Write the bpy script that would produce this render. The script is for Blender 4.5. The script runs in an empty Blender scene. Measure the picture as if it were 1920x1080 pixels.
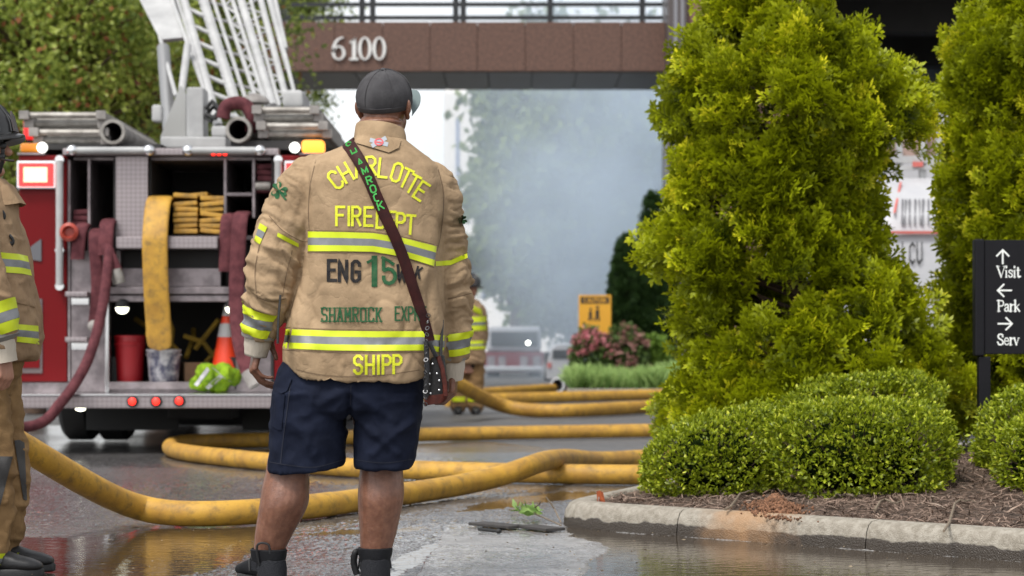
import bpy, bmesh, math, random
import numpy as np
from mathutils import Vector, Matrix
from mathutils.bvhtree import BVHTree
random.seed(7); RNG = np.random.default_rng(11)
SC = bpy.context.scene; COL = SC.collection
# ------------------------------------------------------------------ camera, sky, sun, exposure
F = 4152.0; HZ = 640.0; H = 0.877          # focal length in photo pixels, horizon row, eye height
cam = bpy.data.cameras.new('camera'); camo = bpy.data.objects.new('camera', cam); COL.objects.link(camo)
camo.location = (0, 0, H); camo.rotation_euler = (math.radians(90), 0, 0)
cam.sensor_width = 36; cam.lens = F*36/1920; cam.shift_y = (HZ-540)/1920
cam.clip_start = 0.1; cam.clip_end = 2000
cam.dof.use_dof = True; cam.dof.focus_distance = 8.5; cam.dof.aperture_fstop = 3.8; cam.dof.aperture_blades = 9
SC.camera = camo
W = bpy.data.worlds.new('World'); SC.world = W; W.use_nodes = True
wn = W.node_tree.nodes; wl = W.node_tree.links
SUN_EL, SUN_AZ = math.radians(58), math.radians(215)   # azimuth clockwise from +Y
sky = wn.new('ShaderNodeTexSky'); sky.sky_type = 'NISHITA'; sky.sun_disc = False
sky.sun_elevation = SUN_EL; sky.sun_rotation = SUN_AZ; sky.air_density = 1.0; sky.dust_density = 2.0; sky.ozone_density = 1.0
hs = wn.new('ShaderNodeHueSaturation'); hs.inputs['Saturation'].default_value = 0.15
bg = wn['Background']; bg.inputs['Strength'].default_value = 0.15
wl.new(sky.outputs[0], hs.inputs['Color']); wl.new(hs.outputs[0], bg.inputs['Color'])
sun = bpy.data.lights.new('sun', 'SUN'); suno = bpy.data.objects.new('sun', sun); COL.objects.link(suno)
sun.energy = 1.5; sun.angle = math.radians(14); sun.color = (1, 0.96, 0.9)
sd = Vector((math.sin(SUN_AZ)*math.cos(SUN_EL), math.cos(SUN_AZ)*math.cos(SUN_EL), math.sin(SUN_EL)))
suno.rotation_euler = (-sd).to_track_quat('-Z', 'Y').to_euler(); suno.location = (0, 0, 30)
vs = SC.view_settings; vs.view_transform = 'Standard'; vs.look = 'None'; vs.gamma = 1; vs.use_curve_mapping = False
vs.exposure = 0.8
SC.render.engine = 'CYCLES'; SC.cycles.use_denoising = True
SC.cycles.max_bounces = 8; SC.cycles.volume_bounces = 5; SC.cycles.transparent_max_bounces = 8
# ------------------------------------------------------------------ helpers
def P(px, py, d): return Vector(((px-960)/F*d, d, H+(HZ-py)/F*d))
def G(px, py, z=0.0):
    d = F*(H-z)/(py-HZ); return Vector(((px-960)/F*d, d, z))
def vnoise(p, seed=0):
    p = np.asarray(p, float); i = np.floor(p).astype(np.int64); f = p-i; u = f*f*f*(f*(f*6-15)+10)
    def h(dx, dy, dz):
        n = ((i[:, 0]+dx)*374761393+(i[:, 1]+dy)*668265263+(i[:, 2]+dz)*1440662683+seed*974711) & 0xffffffff
        n = ((n ^ (n >> 13))*1274126177) & 0xffffffff; n = n ^ (n >> 16); return n/2147483647.5-1
    a = h(0, 0, 0)*(1-u[:, 0])+h(1, 0, 0)*u[:, 0]; b = h(0, 1, 0)*(1-u[:, 0])+h(1, 1, 0)*u[:, 0]
    c = h(0, 0, 1)*(1-u[:, 0])+h(1, 0, 1)*u[:, 0]; e = h(0, 1, 1)*(1-u[:, 0])+h(1, 1, 1)*u[:, 0]
    x = a*(1-u[:, 1])+b*u[:, 1]; y = c*(1-u[:, 1])+e*u[:, 1]; return x*(1-u[:, 2])+y*u[:, 2]
def fbm(p, seed=0, o=3):
    r = 0; a = 1.0; p = np.asarray(p, float)
    for k in range(o): r = r+a*vnoise(p*(2**k), seed+k); a *= .5
    return r/1.75
# ---- materials
def pm(name, col, rough=.6, metal=0., var=0., vs_=8., col2=None, bump=0., bs=60., spec=None, coat=0., rvar=0., stretch=None, mix2=None, sheen=0., detail=4., bdist=.004):
    """principled material; colour wanders between col and col2 along noise of scale vs_; fine bump of scale bs"""
    m = bpy.data.materials.new(name); m.use_nodes = True; n = m.node_tree.nodes; l = m.node_tree.links
    b = n['Principled BSDF']; b.inputs['Base Color'].default_value = (*col, 1); b.inputs['Roughness'].default_value = rough; b.inputs['Metallic'].default_value = metal
    if spec is not None: b.inputs['Specular IOR Level'].default_value = spec
    if coat: b.inputs['Coat Weight'].default_value = coat; b.inputs['Coat Roughness'].default_value = .08
    if sheen: b.inputs['Sheen Weight'].default_value = sheen
    tc = n.new('ShaderNodeTexCoord'); src = tc.outputs['Object']
    if stretch:
        mp = n.new('ShaderNodeMapping'); mp.inputs['Scale'].default_value = stretch; l.new(src, mp.inputs['Vector']); src = mp.outputs[0]
    if var:
        t = n.new('ShaderNodeTexNoise'); t.inputs['Scale'].default_value = vs_; t.inputs['Detail'].default_value = detail; t.inputs['Roughness'].default_value = .65; l.new(src, t.inputs['Vector'])
        r = n.new('ShaderNodeValToRGB'); r.color_ramp.elements[0].position = .5-.22/max(var, .05)*.5 if var < 1 else .38; r.color_ramp.elements[1].position = 1-r.color_ramp.elements[0].position
        c2 = col2 or tuple(c*.6 for c in col)
        r.color_ramp.elements[0].color = (*c2, 1); r.color_ramp.elements[1].color = (*col, 1)
        l.new(t.outputs[0], r.inputs[0]); l.new(r.outputs[0], b.inputs['Base Color'])
        if rvar:
            mr = n.new('ShaderNodeMapRange'); mr.inputs['To Min'].default_value = max(0, rough-rvar); mr.inputs['To Max'].default_value = min(1, rough+rvar); l.new(t.outputs[0], mr.inputs[0]); l.new(mr.outputs[0], b.inputs['Roughness'])
    if bump:
        t = n.new('ShaderNodeTexNoise'); t.inputs['Scale'].default_value = bs; t.inputs['Detail'].default_value = 3; l.new(src, t.inputs['Vector'])
        bp = n.new('ShaderNodeBump'); bp.inputs['Strength'].default_value = bump; bp.inputs['Distance'].default_value = bdist; l.new(t.outputs[0], bp.inputs['Height']); l.new(bp.outputs[0], b.inputs['Normal'])
    return m
def emis(name, col, strength, body=(.02, .02, .02)):
    m = pm(name, body, .25); b = m.node_tree.nodes['Principled BSDF']
    b.inputs['Emission Color'].default_value = (*col, 1); b.inputs['Emission Strength'].default_value = strength; return m
# ---- mesh collecting
class MB:
    def __init__(s): s.v = []; s.f = []; s.bev = False
    def add(s, v, f):
        o = len(s.v); s.v += [tuple(p) for p in v]; s.f += [tuple(i+o for i in q) for q in f]; return s
    def box(s, c, size, rot=None, bev=0.):
        x, y, z = (k/2 for k in size); b = min(bev, x*.49, y*.49, z*.49); s.bev |= b > 0
        if b <= 0:
            v = [Vector((i*x, j*y, k*z)) for i in (-1, 1) for j in (-1, 1) for k in (-1, 1)]
            f = [(0, 1, 3, 2), (4, 6, 7, 5), (0, 4, 5, 1), (2, 3, 7, 6), (0, 2, 6, 4), (1, 5, 7, 3)]
        else:
            bm = bmesh.new(); bmesh.ops.create_cube(bm, size=1)
            for q in bm.verts: q.co = Vector((q.co.x*2*x, q.co.y*2*y, q.co.z*2*z))
            bmesh.ops.bevel(bm, geom=bm.edges[:], offset=b, segments=2, affect='EDGES', profile=.5)
            v = [q.co.copy() for q in bm.verts]; bm.verts.index_update(); f = [tuple(w.index for w in q.verts) for q in bm.faces]; bm.free()
        R = rot or Matrix.Identity(3); c = Vector(c); return s.add([R @ p+c for p in v], f)
    def span(s, a, b, bev=0.):
        a = Vector(a); b = Vector(b); return s.box((a+b)/2, [abs(k) for k in (b-a)], None, bev)
    def loft(s, rings, cap=True, close=True):
        n = len(rings[0]); o = len(s.v)
        for r in rings: s.v += [tuple(p) for p in r]
        for i in range(len(rings)-1):
            for j in range(n if close else n-1):
                k = (j+1) % n; s.f.append((o+i*n+j, o+i*n+k, o+(i+1)*n+k, o+(i+1)*n+j))
        if cap:
            s.f.append(tuple(o+j for j in reversed(range(n)))); e = o+(len(rings)-1)*n; s.f.append(tuple(e+j for j in range(n)))
        return s
    def tube(s, pts, r, n=10, cap=True, flat=1.):
        pts = [Vector(p) for p in pts]; m = len(pts); rs = r if hasattr(r, '__len__') else [r]*m
        rings = []; up = None
        for i, p in enumerate(pts):
            t = (pts[min(i+1, m-1)]-pts[max(i-1, 0)]).normalized()
            if up is None: up = Vector((0, 0, 1)) if abs(t.z) < .9 else Vector((0, 1, 0))
            a = t.cross(up).normalized(); b = a.cross(t).normalized(); up = b
            rings.append([p+a*(rs[i]*math.cos(2*math.pi*k/n))+b*(rs[i]*flat*math.sin(2*math.pi*k/n)) for k in range(n)])
        return s.loft(rings, cap)
    def caps(s, a, b, ra, rb, n=14):
        a = Vector(a); b = Vector(b); t = (b-a).normalized(); q = Vector((0, 0, 1)) if abs(t.z) < .9 else Vector((0, 1, 0))
        u = t.cross(q).normalized(); w = t.cross(u); rings = []
        for c, r, sg in ((a, ra, -1), (b, rb, 1)):
            al = [-.98, -.8, -.5, -.2, 0] if sg < 0 else [0, .2, .5, .8, .98]
            for k in al:
                h = k*math.pi/2; rr = r*math.cos(h)
                rings.append([c+t*(r*math.sin(h))+u*(rr*math.cos(2*math.pi*j/n))+w*(rr*math.sin(2*math.pi*j/n)) for j in range(n)])
        return s.loft(rings)
    def ell(s, c, r, n=16, R=None, m=9):
        c = Vector(c); R = R or Matrix.Identity(3); rings = []
        for i in range(m+1):
            h = -math.pi/2*.99+math.pi*.99*i/m
            rings.append([c+R @ Vector((r[0]*math.cos(h)*math.cos(2*math.pi*j/n), r[1]*math.cos(h)*math.sin(2*math.pi*j/n), r[2]*math.sin(h))) for j in range(n)])
        return s.loft(rings)
    def lathe(s, prof, c, n=24, R=None, cap=True):
        c = Vector(c); R = R or Matrix.Identity(3)
        return s.loft([[c+R @ Vector((r*math.cos(2*math.pi*j/n), r*math.sin(2*math.pi*j/n), z)) for j in range(n)] for r, z in prof], cap)
    def prism(s, poly, ax, depth):
        """poly: 3D points of one face; extruded by the vector ax*depth"""
        v = [Vector(p) for p in poly]; d = Vector(ax)*depth; n = len(v)
        return s.add(v+[p+d for p in v], [tuple(range(n)), tuple(reversed(range(n, 2*n)))]+[(i, n+i, n+(i+1) % n, (i+1) % n) for i in range(n)])
def inv(parent):
    return parent.matrix_basis.inverted() if parent.parent is None else Matrix.Identity(4)
def link(name, me, mat, parent=None):
    o = bpy.data.objects.new(name, me); COL.objects.link(o)
    if mat: me.materials.append(mat)
    if parent: o.parent = parent; o.matrix_parent_inverse = inv(parent)
    return o
def shade(me, ang=40):
    me.polygons.foreach_set('use_smooth', [True]*len(me.polygons))
    if ang < 180: me.set_sharp_from_angle(angle=math.radians(ang))
def obj(name, mb, mat, parent=None, ang=40, fix=True):
    me = bpy.data.meshes.new(name); me.from_pydata(mb.v, [], mb.f); me.update()
    if fix:
        bm = bmesh.new(); bm.from_mesh(me); bmesh.ops.recalc_face_normals(bm, faces=bm.faces[:]); bm.to_mesh(me); bm.free()
    shade(me, ang); o = link(name, me, mat, parent)
    if mb.bev: w = o.modifiers.new('weighted normals', 'WEIGHTED_NORMAL'); w.keep_sharp = True; w.weight = 100
    return o
def tag(o, label=None, cat=None, group=None, kind=None):
    for k, v in (('label', label), ('category', cat), ('group', group), ('kind', kind)):
        if v: o[k] = v
    return o
def thing(name, label, cat, loc=(0, 0, 0), group=None, rz=0):
    o = bpy.data.objects.new(name, None); COL.objects.link(o); o.empty_display_size = .1
    o.location = loc; o.rotation_euler = (0, 0, rz); bpy.context.view_layer.update if 0 else None
    o.matrix_basis = Matrix.Translation(Vector(loc)) @ Matrix.Rotation(rz, 4, 'Z')
    return tag(o, label, cat, group)
def kids(o): return [c for c in bpy.data.objects if c.parent == o]
def dup(o, delta=(0, 0, 0), label=None, parent=None):
    c = o.copy(); COL.objects.link(c)
    if parent: c.parent = parent
    else: c.matrix_basis = Matrix.Translation(Vector(delta)) @ o.matrix_basis
    if label: c['label'] = label
    for k in kids(o): dup(k, parent=c)
    return c
def same(o, delta, parent, name=None):
    """an alike piece sharing its mesh"""
    c = o.copy(); COL.objects.link(c); c.location = o.location+Vector(delta); return c
def npmesh(name, V, Q, mat, parent=None, attrs=None, smooth=False, uvs=None):
    V = np.ascontiguousarray(V, dtype=np.float32); Q = np.ascontiguousarray(Q, dtype=np.int32); k = Q.shape[1]
    me = bpy.data.meshes.new(name); me.vertices.add(len(V)); me.vertices.foreach_set('co', V.ravel())
    me.loops.add(Q.size); me.loops.foreach_set('vertex_index', Q.ravel()); me.polygons.add(len(Q))
    me.polygons.foreach_set('loop_start', np.arange(0, Q.size, k, dtype=np.int32)); me.polygons.foreach_set('loop_total', np.full(len(Q), k, dtype=np.int32))
    me.update(calc_edges=True); me.validate()
    for a, d in (attrs or {}).items():
        at = me.attributes.new(a, 'FLOAT', 'POINT'); at.data.foreach_set('value', np.ascontiguousarray(d, dtype=np.float32))
    if smooth: me.polygons.foreach_set('use_smooth', [True]*len(me.polygons))
    return link(name, me, mat, parent)
def remesh(mb, voxel, it=4, disp=None):
    """one closed skin round everything in mb, smoothed; disp(P, N) gives the offset along the normal"""
    me = bpy.data.meshes.new('t'); me.from_pydata(mb.v, [], mb.f); me.update()
    bm = bmesh.new(); bm.from_mesh(me); bmesh.ops.recalc_face_normals(bm, faces=bm.faces[:]); bm.to_mesh(me); bm.free()
    o = bpy.data.objects.new('t', me); COL.objects.link(o)
    r = o.modifiers.new('r', 'REMESH'); r.mode = 'VOXEL'; r.voxel_size = voxel
    if it: s = o.modifiers.new('s', 'SMOOTH'); s.factor = .5; s.iterations = it
    dg = bpy.context.evaluated_depsgraph_get(); out = bpy.data.meshes.new_from_object(o.evaluated_get(dg))
    bpy.data.objects.remove(o); bpy.data.meshes.remove(me)
    if disp:
        n = len(out.vertices); p = np.empty(n*3, np.float32); out.vertices.foreach_get('co', p); p = p.reshape(-1, 3)
        q = np.empty(n*3, np.float32); out.vertex_normals.foreach_get('vector', q); q = q.reshape(-1, 3)
        p = p+q*disp(p.astype(float), q)[:, None]; out.vertices.foreach_set('co', p.astype(np.float32).ravel()); out.update()
    out.polygons.foreach_set('use_smooth', [True]*len(out.polygons)); return out
def bvh(me): return BVHTree.FromPolygons([v.co for v in me.vertices], [tuple(p.vertices) for p in me.polygons])
def leaf_cloud(name, T, TQ, tt, C, R, S, mat, parent=None, extra=None, rnd=None):
    """T (k,3) template, TQ its quads, tt value along the leaf; C centres, R rotations, S sizes"""
    n, k = len(C), len(T)
    V = np.einsum('nij,kj->nki', R, T)*S[:, None, None]+C[:, None, :]
    Q = (TQ[None]+(np.arange(n)*k)[:, None, None]).reshape(-1, TQ.shape[1])
    rnd = RNG.random(n) if rnd is None else rnd
    return npmesh(name, V.reshape(-1, 3), Q, mat, parent, {'along': np.tile(tt, n), 'rnd': np.repeat(rnd, k)})
def frames(D, roll=None):
    """rotation matrices whose +Y is D, rolled at random"""
    D = D/np.linalg.norm(D, axis=1, keepdims=True); r = RNG.normal(size=D.shape)
    X = np.cross(D, r); X /= np.linalg.norm(X, axis=1, keepdims=True); Z = np.cross(X, D); return np.stack([X, D, Z], axis=2)
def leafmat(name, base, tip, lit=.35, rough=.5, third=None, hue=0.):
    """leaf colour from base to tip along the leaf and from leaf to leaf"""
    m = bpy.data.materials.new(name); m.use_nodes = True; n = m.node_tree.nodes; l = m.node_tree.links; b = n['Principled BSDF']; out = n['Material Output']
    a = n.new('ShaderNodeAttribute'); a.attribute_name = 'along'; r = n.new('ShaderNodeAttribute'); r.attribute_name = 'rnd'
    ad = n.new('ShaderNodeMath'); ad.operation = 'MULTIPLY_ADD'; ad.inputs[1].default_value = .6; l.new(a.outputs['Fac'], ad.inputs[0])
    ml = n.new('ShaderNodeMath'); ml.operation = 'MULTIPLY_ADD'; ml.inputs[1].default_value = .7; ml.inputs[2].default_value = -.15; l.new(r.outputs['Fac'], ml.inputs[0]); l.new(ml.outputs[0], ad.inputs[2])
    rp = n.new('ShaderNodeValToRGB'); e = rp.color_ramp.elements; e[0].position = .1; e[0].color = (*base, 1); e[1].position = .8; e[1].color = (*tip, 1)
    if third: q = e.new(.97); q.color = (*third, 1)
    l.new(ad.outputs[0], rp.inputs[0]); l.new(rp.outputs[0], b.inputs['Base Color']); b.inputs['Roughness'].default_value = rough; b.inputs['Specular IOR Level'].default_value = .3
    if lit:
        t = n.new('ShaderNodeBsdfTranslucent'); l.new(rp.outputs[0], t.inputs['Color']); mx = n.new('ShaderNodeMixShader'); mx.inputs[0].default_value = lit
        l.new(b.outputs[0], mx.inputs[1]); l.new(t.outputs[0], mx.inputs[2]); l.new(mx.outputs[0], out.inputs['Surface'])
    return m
# ---- drawn lettering: strokes in a cell one high
def arc(cx, cy, rx, ry, a0, a1, n=8): return [(cx+rx*math.cos(math.radians(a0+(a1-a0)*i/n)), cy+ry*math.sin(math.radians(a0+(a1-a0)*i/n))) for i in range(n+1)]
def font(w, k):
    """block letters w wide with corners cut by k"""
    box = [(w, .8), (w, 1-k), (w-k, 1), (k, 1), (0, 1-k), (0, k), (k, 0), (w-k, 0), (w, k), (w, .2)]
    O = [(k, 0), (0, k), (0, 1-k), (k, 1), (w-k, 1), (w, 1-k), (w, k), (w-k, 0), (k, 0)]
    bowl = [(0, 1), (w-k, 1), (w, 1-k), (w, .5+k), (w-k, .5), (0, .5)]
    return {'C': [box], 'H': [[(0, 0), (0, 1)], [(w, 0), (w, 1)], [(0, .5), (w, .5)]], 'A': [[(0, 0), (w/2, 1), (w, 0)], [(w*.2, .33), (w*.8, .33)]],
        'R': [[(0, 0), (0, 1)], bowl, [(w*.45, .5), (w, 0)]], 'L': [[(0, 1), (0, 0), (w*.95, 0)]], 'O': [O], 'T': [[(0, 1), (w, 1)], [(w/2, 1), (w/2, 0)]],
        'E': [[(w, 1), (0, 1), (0, 0), (w, 0)], [(0, .52), (w*.8, .52)]], 'F': [[(w, 1), (0, 1), (0, 0)], [(0, .55), (w*.8, .55)]], 'I': [[(0, 0), (0, 1)]],
        'D': [[(0, 0), (0, 1), (w-k, 1), (w, 1-k), (w, k), (w-k, 0), (0, 0)]], 'P': [[(0, 0), (0, 1)], bowl], 'N': [[(0, 0), (0, 1), (w, 0), (w, 1)]],
        'G': [box[:-1]+[(w, .46), (w*.55, .46)]], 'S': [[(w, .82), (w, 1-k), (w-k, 1), (k, 1), (0, 1-k), (0, .5+k), (k, .5), (w-k, .5), (w, .5-k), (w, k), (w-k, 0), (k, 0), (0, k), (0, .18)]],
        'M': [[(0, 0), (0, 1), (w/2, .35), (w, 1), (w, 0)]], 'K': [[(0, 0), (0, 1)], [(w, 1), (0, .42)], [(w*.35, .6), (w, 0)]], 'X': [[(0, 0), (w, 1)], [(0, 1), (w, 0)]],
        'Y': [[(0, 1), (w/2, .5), (w, 1)], [(w/2, .5), (w/2, 0)]], 'W': [[(0, 1), (w*.25, 0), (w/2, .7), (w*.75, 0), (w, 1)]], 'U': [[(0, 1), (0, k), (k, 0), (w-k, 0), (w, k), (w, 1)]], ' ': []}
def ribbon(pl, th, step):
    """polyline -> (left, right) point pairs with mitred corners"""
    pts = [np.array(p, float) for p in pl]; q = [pts[0]]
    for a, b in zip(pts, pts[1:]):
        m = max(1, int(np.linalg.norm(b-a)/step))
        q += [a+(b-a)*i/m for i in range(1, m+1)]
    closed = np.allclose(q[0], q[-1]); out = []
    for i, p in enumerate(q):
        a = q[i-1] if i else (q[-2] if closed else None); b = q[i+1] if i < len(q)-1 else (q[1] if closed else None)
        d1 = (p-a)/np.linalg.norm(p-a) if a is not None else None; d2 = (b-p)/np.linalg.norm(b-p) if b is not None else None
        if d1 is None: d1 = d2
        if d2 is None: d2 = d1
        n1 = np.array((-d1[1], d1[0])); n2 = np.array((-d2[1], d2[0])); n = n1+n2; n /= max(np.linalg.norm(n), 1e-6); c = max(.55, float(n @ n1))
        e = np.zeros(2)
        if not closed: e = -d2*th/2*.9 if i == 0 else (d1*th/2*.9 if i == len(q)-1 else e)
        out.append((p+e+n*th/2/c, p+e-n*th/2/c))
    return out
def letter_mesh(mb, strokes, th, put, lift0=0., dl=.0004, step=.15):
    """put(u, v, lift) -> 3D point"""
    for i, pl in enumerate(strokes):
        rb = ribbon(pl, th, step); o = len(mb.v)
        for a, b in rb: mb.v += [tuple(put(a[0], a[1], lift0+i*dl)), tuple(put(b[0], b[1], lift0+i*dl))]
        for k in range(len(rb)-1): mb.f.append((o+2*k, o+2*k+1, o+2*k+3, o+2*k+2))
# ------------------------------------------------------------------ the ground
def nn(m): return m.node_tree.nodes, m.node_tree.links
def ground_mat(name, dark, light, speck, rough0, rough1, bstr, wetscale, grit=170., bd=.004):
    m = bpy.data.materials.new(name); m.use_nodes = True; n, l = nn(m); b = n['Principled BSDF']; tc = n.new('ShaderNodeTexCoord')
    def noise(sc, det=3, w=.6):
        t = n.new('ShaderNodeTexNoise'); t.inputs['Scale'].default_value = sc; t.inputs['Detail'].default_value = det; t.inputs['Roughness'].default_value = w; l.new(tc.outputs['Object'], t.inputs['Vector']); return t
    big = noise(wetscale, 5); fine = noise(grit, 2); mid = noise(9., 5)
    vor = n.new('ShaderNodeTexVoronoi'); vor.inputs['Scale'].default_value = grit*.55; l.new(tc.outputs['Object'], vor.inputs['Vector'])
    r = n.new('ShaderNodeValToRGB'); r.color_ramp.elements[0].position = .35; r.color_ramp.elements[1].position = .68; r.color_ramp.elements[0].color = (*dark, 1); r.color_ramp.elements[1].color = (*light, 1)
    l.new(mid.outputs[0], r.inputs[0])
    mx = n.new('ShaderNodeMix'); mx.data_type = 'RGBA'; mx.blend_type = 'MIX'; mx.inputs['B'].default_value = (*speck, 1)
    q = n.new('ShaderNodeMapRange'); q.inputs['From Min'].default_value = .55; q.inputs['From Max'].default_value = .75; q.inputs['To Max'].default_value = .6; l.new(fine.outputs[0], q.inputs[0]); l.new(q.outputs[0], mx.inputs['Factor']); l.new(r.outputs[0], mx.inputs['A'])
    l.new(mx.outputs['Result'], b.inputs['Base Color'])
    w = n.new('ShaderNodeMapRange'); w.inputs['From Min'].default_value = .4; w.inputs['From Max'].default_value = .62; w.inputs['To Min'].default_value = rough0; w.inputs['To Max'].default_value = rough1; l.new(big.outputs[0], w.inputs[0]); l.new(w.outputs[0], b.inputs['Roughness'])
    bp = n.new('ShaderNodeBump'); bp.inputs['Distance'].default_value = bd
    sm = n.new('ShaderNodeMapRange'); sm.inputs['From Min'].default_value = .38; sm.inputs['From Max'].default_value = .6; sm.inputs['To Min'].default_value = bstr*.35; sm.inputs['To Max'].default_value = bstr; l.new(big.outputs[0], sm.inputs[0]); l.new(sm.outputs[0], bp.inputs['Strength'])
    ad = n.new('ShaderNodeMath'); ad.operation = 'SUBTRACT'; l.new(fine.outputs[0], ad.inputs[0]); l.new(vor.outputs['Distance'], ad.inputs[1]); l.new(ad.outputs[0], bp.inputs['Height']); l.new(bp.outputs[0], b.inputs['Normal'])
    return m
M = {}
M['asphalt'] = ground_mat('wet asphalt', (.055, .052, .052), (.125, .12, .118), (.38, .37, .37), .07, .2, .35, .55, 150., .004)
M['dryroad'] = ground_mat('drying asphalt', (.075, .075, .077), (.12, .118, .115), (.2, .2, .2), .5, .7, .5, .4)
M['concrete'] = ground_mat('wet concrete', (.15, .145, .14), (.29, .28, .27), (.52, .51, .50), .10, .32, .35, 1.6, 140., .003)
M['stain'] = pm('muddy water stain', (.11, .07, .03), .12, var=.8, vs_=9, col2=(.04, .03, .018), bump=.2, bs=80)
def sheet(name, pts, z, mat, kind='structure'):
    bm = bmesh.new(); vs_ = [bm.verts.new((p[0], p[1], z)) for p in pts]; f = bm.faces.new(vs_)
    if f.normal.z < 0: f.normal_flip()
    f.normal_update(); bmesh.ops.triangulate(bm, faces=[f]); bmesh.ops.recalc_face_normals(bm, faces=bm.faces[:])
    me = bpy.data.meshes.new(name); bm.to_mesh(me); bm.free()
    if me.polygons[0].normal.z < 0: me.flip_normals()
    return tag(link(name, me, mat), kind=kind)
sheet('ground', [(-400, -60), (400, -60), (400, 700), (-400, 700)], -.012, M['dryroad'])
sheet('road', [(-14, 2), (14, 2), (14, 15.2), (9, 17.2), (3, 16.6), (.6, 17.6), (-.2, 19.5), (-2, 23), (-14, 24)], -.006, M['asphalt'])
def cat(pts, n=8, closed=False):
    """smooth curve through points"""
    p = [np.array(q, float) for q in pts]; out = []
    m = len(p)
    for i in range(m if closed else m-1):
        a, b, c, d = (p[(i-1) % m], p[i], p[(i+1) % m], p[(i+2) % m]) if closed else (p[max(i-1, 0)], p[i], p[i+1], p[min(i+2, m-1)])
        for k in range(n):
            t = k/n; out.append(.5*((2*b)+(c-a)*t+(2*a-5*b+4*c-d)*t*t+(3*b-a-3*c+d)*t**3))
    if not closed: out.append(p[-1])
    return out
KERB = cat([(5.2, 6.05), (3.4, 7.62), (2.04, 8.86), (1.2, 9.62), (.6, 10.15), (.36, 10.37), (.26, 10.54), (.26, 10.72), (.35, 11.0), (.52, 11.45), (.9, 12.5), (1.5, 14.2), (2.2, 15.6), (3.4, 16.6), (5.5, 17)], 10)
def jag(pts, amp, step=.02, seed=3):
    out = []
    for a, b in zip(pts, pts[1:]+pts[:1]):
        a = np.array(a[:2], float); b = np.array(b[:2], float); L = np.linalg.norm(b-a); m = max(1, int(L/step))
        for i in range(m): out.append(a+(b-a)*i/m)
    out = np.array(out); q = np.c_[out*[3, 1.2], np.zeros(len(out))]
    return np.c_[out[:, 0]+amp*1.6*(fbm(q*1.2, seed, 4)), out[:, 1]+amp*2.2*fbm(q*1.2+50, seed, 4)]
front = [k for k in KERB if k[1] < 10.60 and not (k[0] > .36 and k[1] > 10.6)]
gut = [(-.37, 4.5)]+[(-.37, 6), (-.36, 8.2), (-.33, 9.6), (-.31, 10.62), (.0, 10.72), (.27, 10.6)]+[tuple(k) for k in front[::-1]]+[(5.2, 4.5)]

def inside(x, y, P_):
    r = np.zeros(len(x), bool); j = len(P_)-1
    for i in range(len(P_)):
        xi, yi = P_[i]; xj, yj = P_[j]; c = ((yi > y) != (yj > y)) & (x < (xj-xi)*(y-yi)/(yj-yi+1e-12)+xi); r ^= c; j = i
    return r
# water lying on it
def water_mat():
    m = pm('standing water', (.05, .038, .026), .03, spec=.6); n, l = nn(m); b = n['Principled BSDF']; b.inputs['IOR'].default_value = 1.33
    tc = n.new('ShaderNodeTexCoord'); mp = n.new('ShaderNodeMapping'); mp.inputs['Scale'].default_value = (1.2, 2.6, 1); l.new(tc.outputs['Object'], mp.inputs[0])
    t = n.new('ShaderNodeTexNoise'); t.inputs['Scale'].default_value = 9; t.inputs['Detail'].default_value = 4; l.new(mp.outputs[0], t.inputs[0])
    bp = n.new('ShaderNodeBump'); bp.inputs['Strength'].default_value = .3; bp.inputs['Distance'].default_value = .007; l.new(t.outputs[0], bp.inputs['Height']); l.new(bp.outputs[0], b.inputs['Normal']); return m
M['water'] = water_mat()
g2 = lambda *q: [tuple(G(x, y)[:2]) for x, y in q]
front_line = [tuple(k) for k in front if k[0] > .27 and k[1] < 10.6]
POOLS = [(g2((-120, 1012), (20, 1006), (140, 1010), (240, 994), (300, 980), (400, 984), (480, 981), (525, 988), (500, 1002), (480, 1030), (430, 1052), (350, 1075), (310, 1110), (290, 1150), (-150, 1150)), .05, 3, 'puddle'),
    ([(k[0]-.003, k[1]-.003) for k in front_line]+g2((1075, 1003), (1130, 1016), (1150, 1030), (1110, 1050), (1090, 1075), (1085, 1160), (1200, 1250))+[(3.6, 6.6), (3.6, 7.4)], .03, 7, 'puddle'),
    (g2((830, 962), (930, 936), (1060, 920), (1110, 922), (1130, 928), (1020, 940), (930, 953)), .05, 11, 'puddle'),
    (g2((760, 1036), (800, 1018), (830, 1014), (826, 1024), (800, 1040), (768, 1066), (742, 1090), (715, 1120), (690, 1120), (735, 1065)), .02, 13, 'puddle'),
    (g2((560, 1000), (660, 990), (800, 985), (780, 992), (640, 1002)), .07, 17, 'puddle')]
def hollow(x, y, poly, amp, seed):
    """how far inside a ragged pool outline each point lies"""
    Q = np.array([p[:2] for p in poly], float); d = np.full(len(x), 9.)
    for i in range(len(Q)):
        a, b = Q[i-1], Q[i]; L2 = ((b-a)**2).sum()+1e-9; t = np.clip(((x-a[0])*(b[0]-a[0])+(y-a[1])*(b[1]-a[1]))/L2, 0, 1); d = np.minimum(d, np.hypot(x-a[0]-t*(b[0]-a[0]), (y-a[1]-t*(b[1]-a[1]))*.6))
    return np.where(inside(x, y, Q), d, -d)+amp*(fbm(np.c_[x*7, y*2.6, x*0], seed, 3)*1.1+.3*vnoise(np.c_[x*26, y*9, x*0], seed+9))
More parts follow.
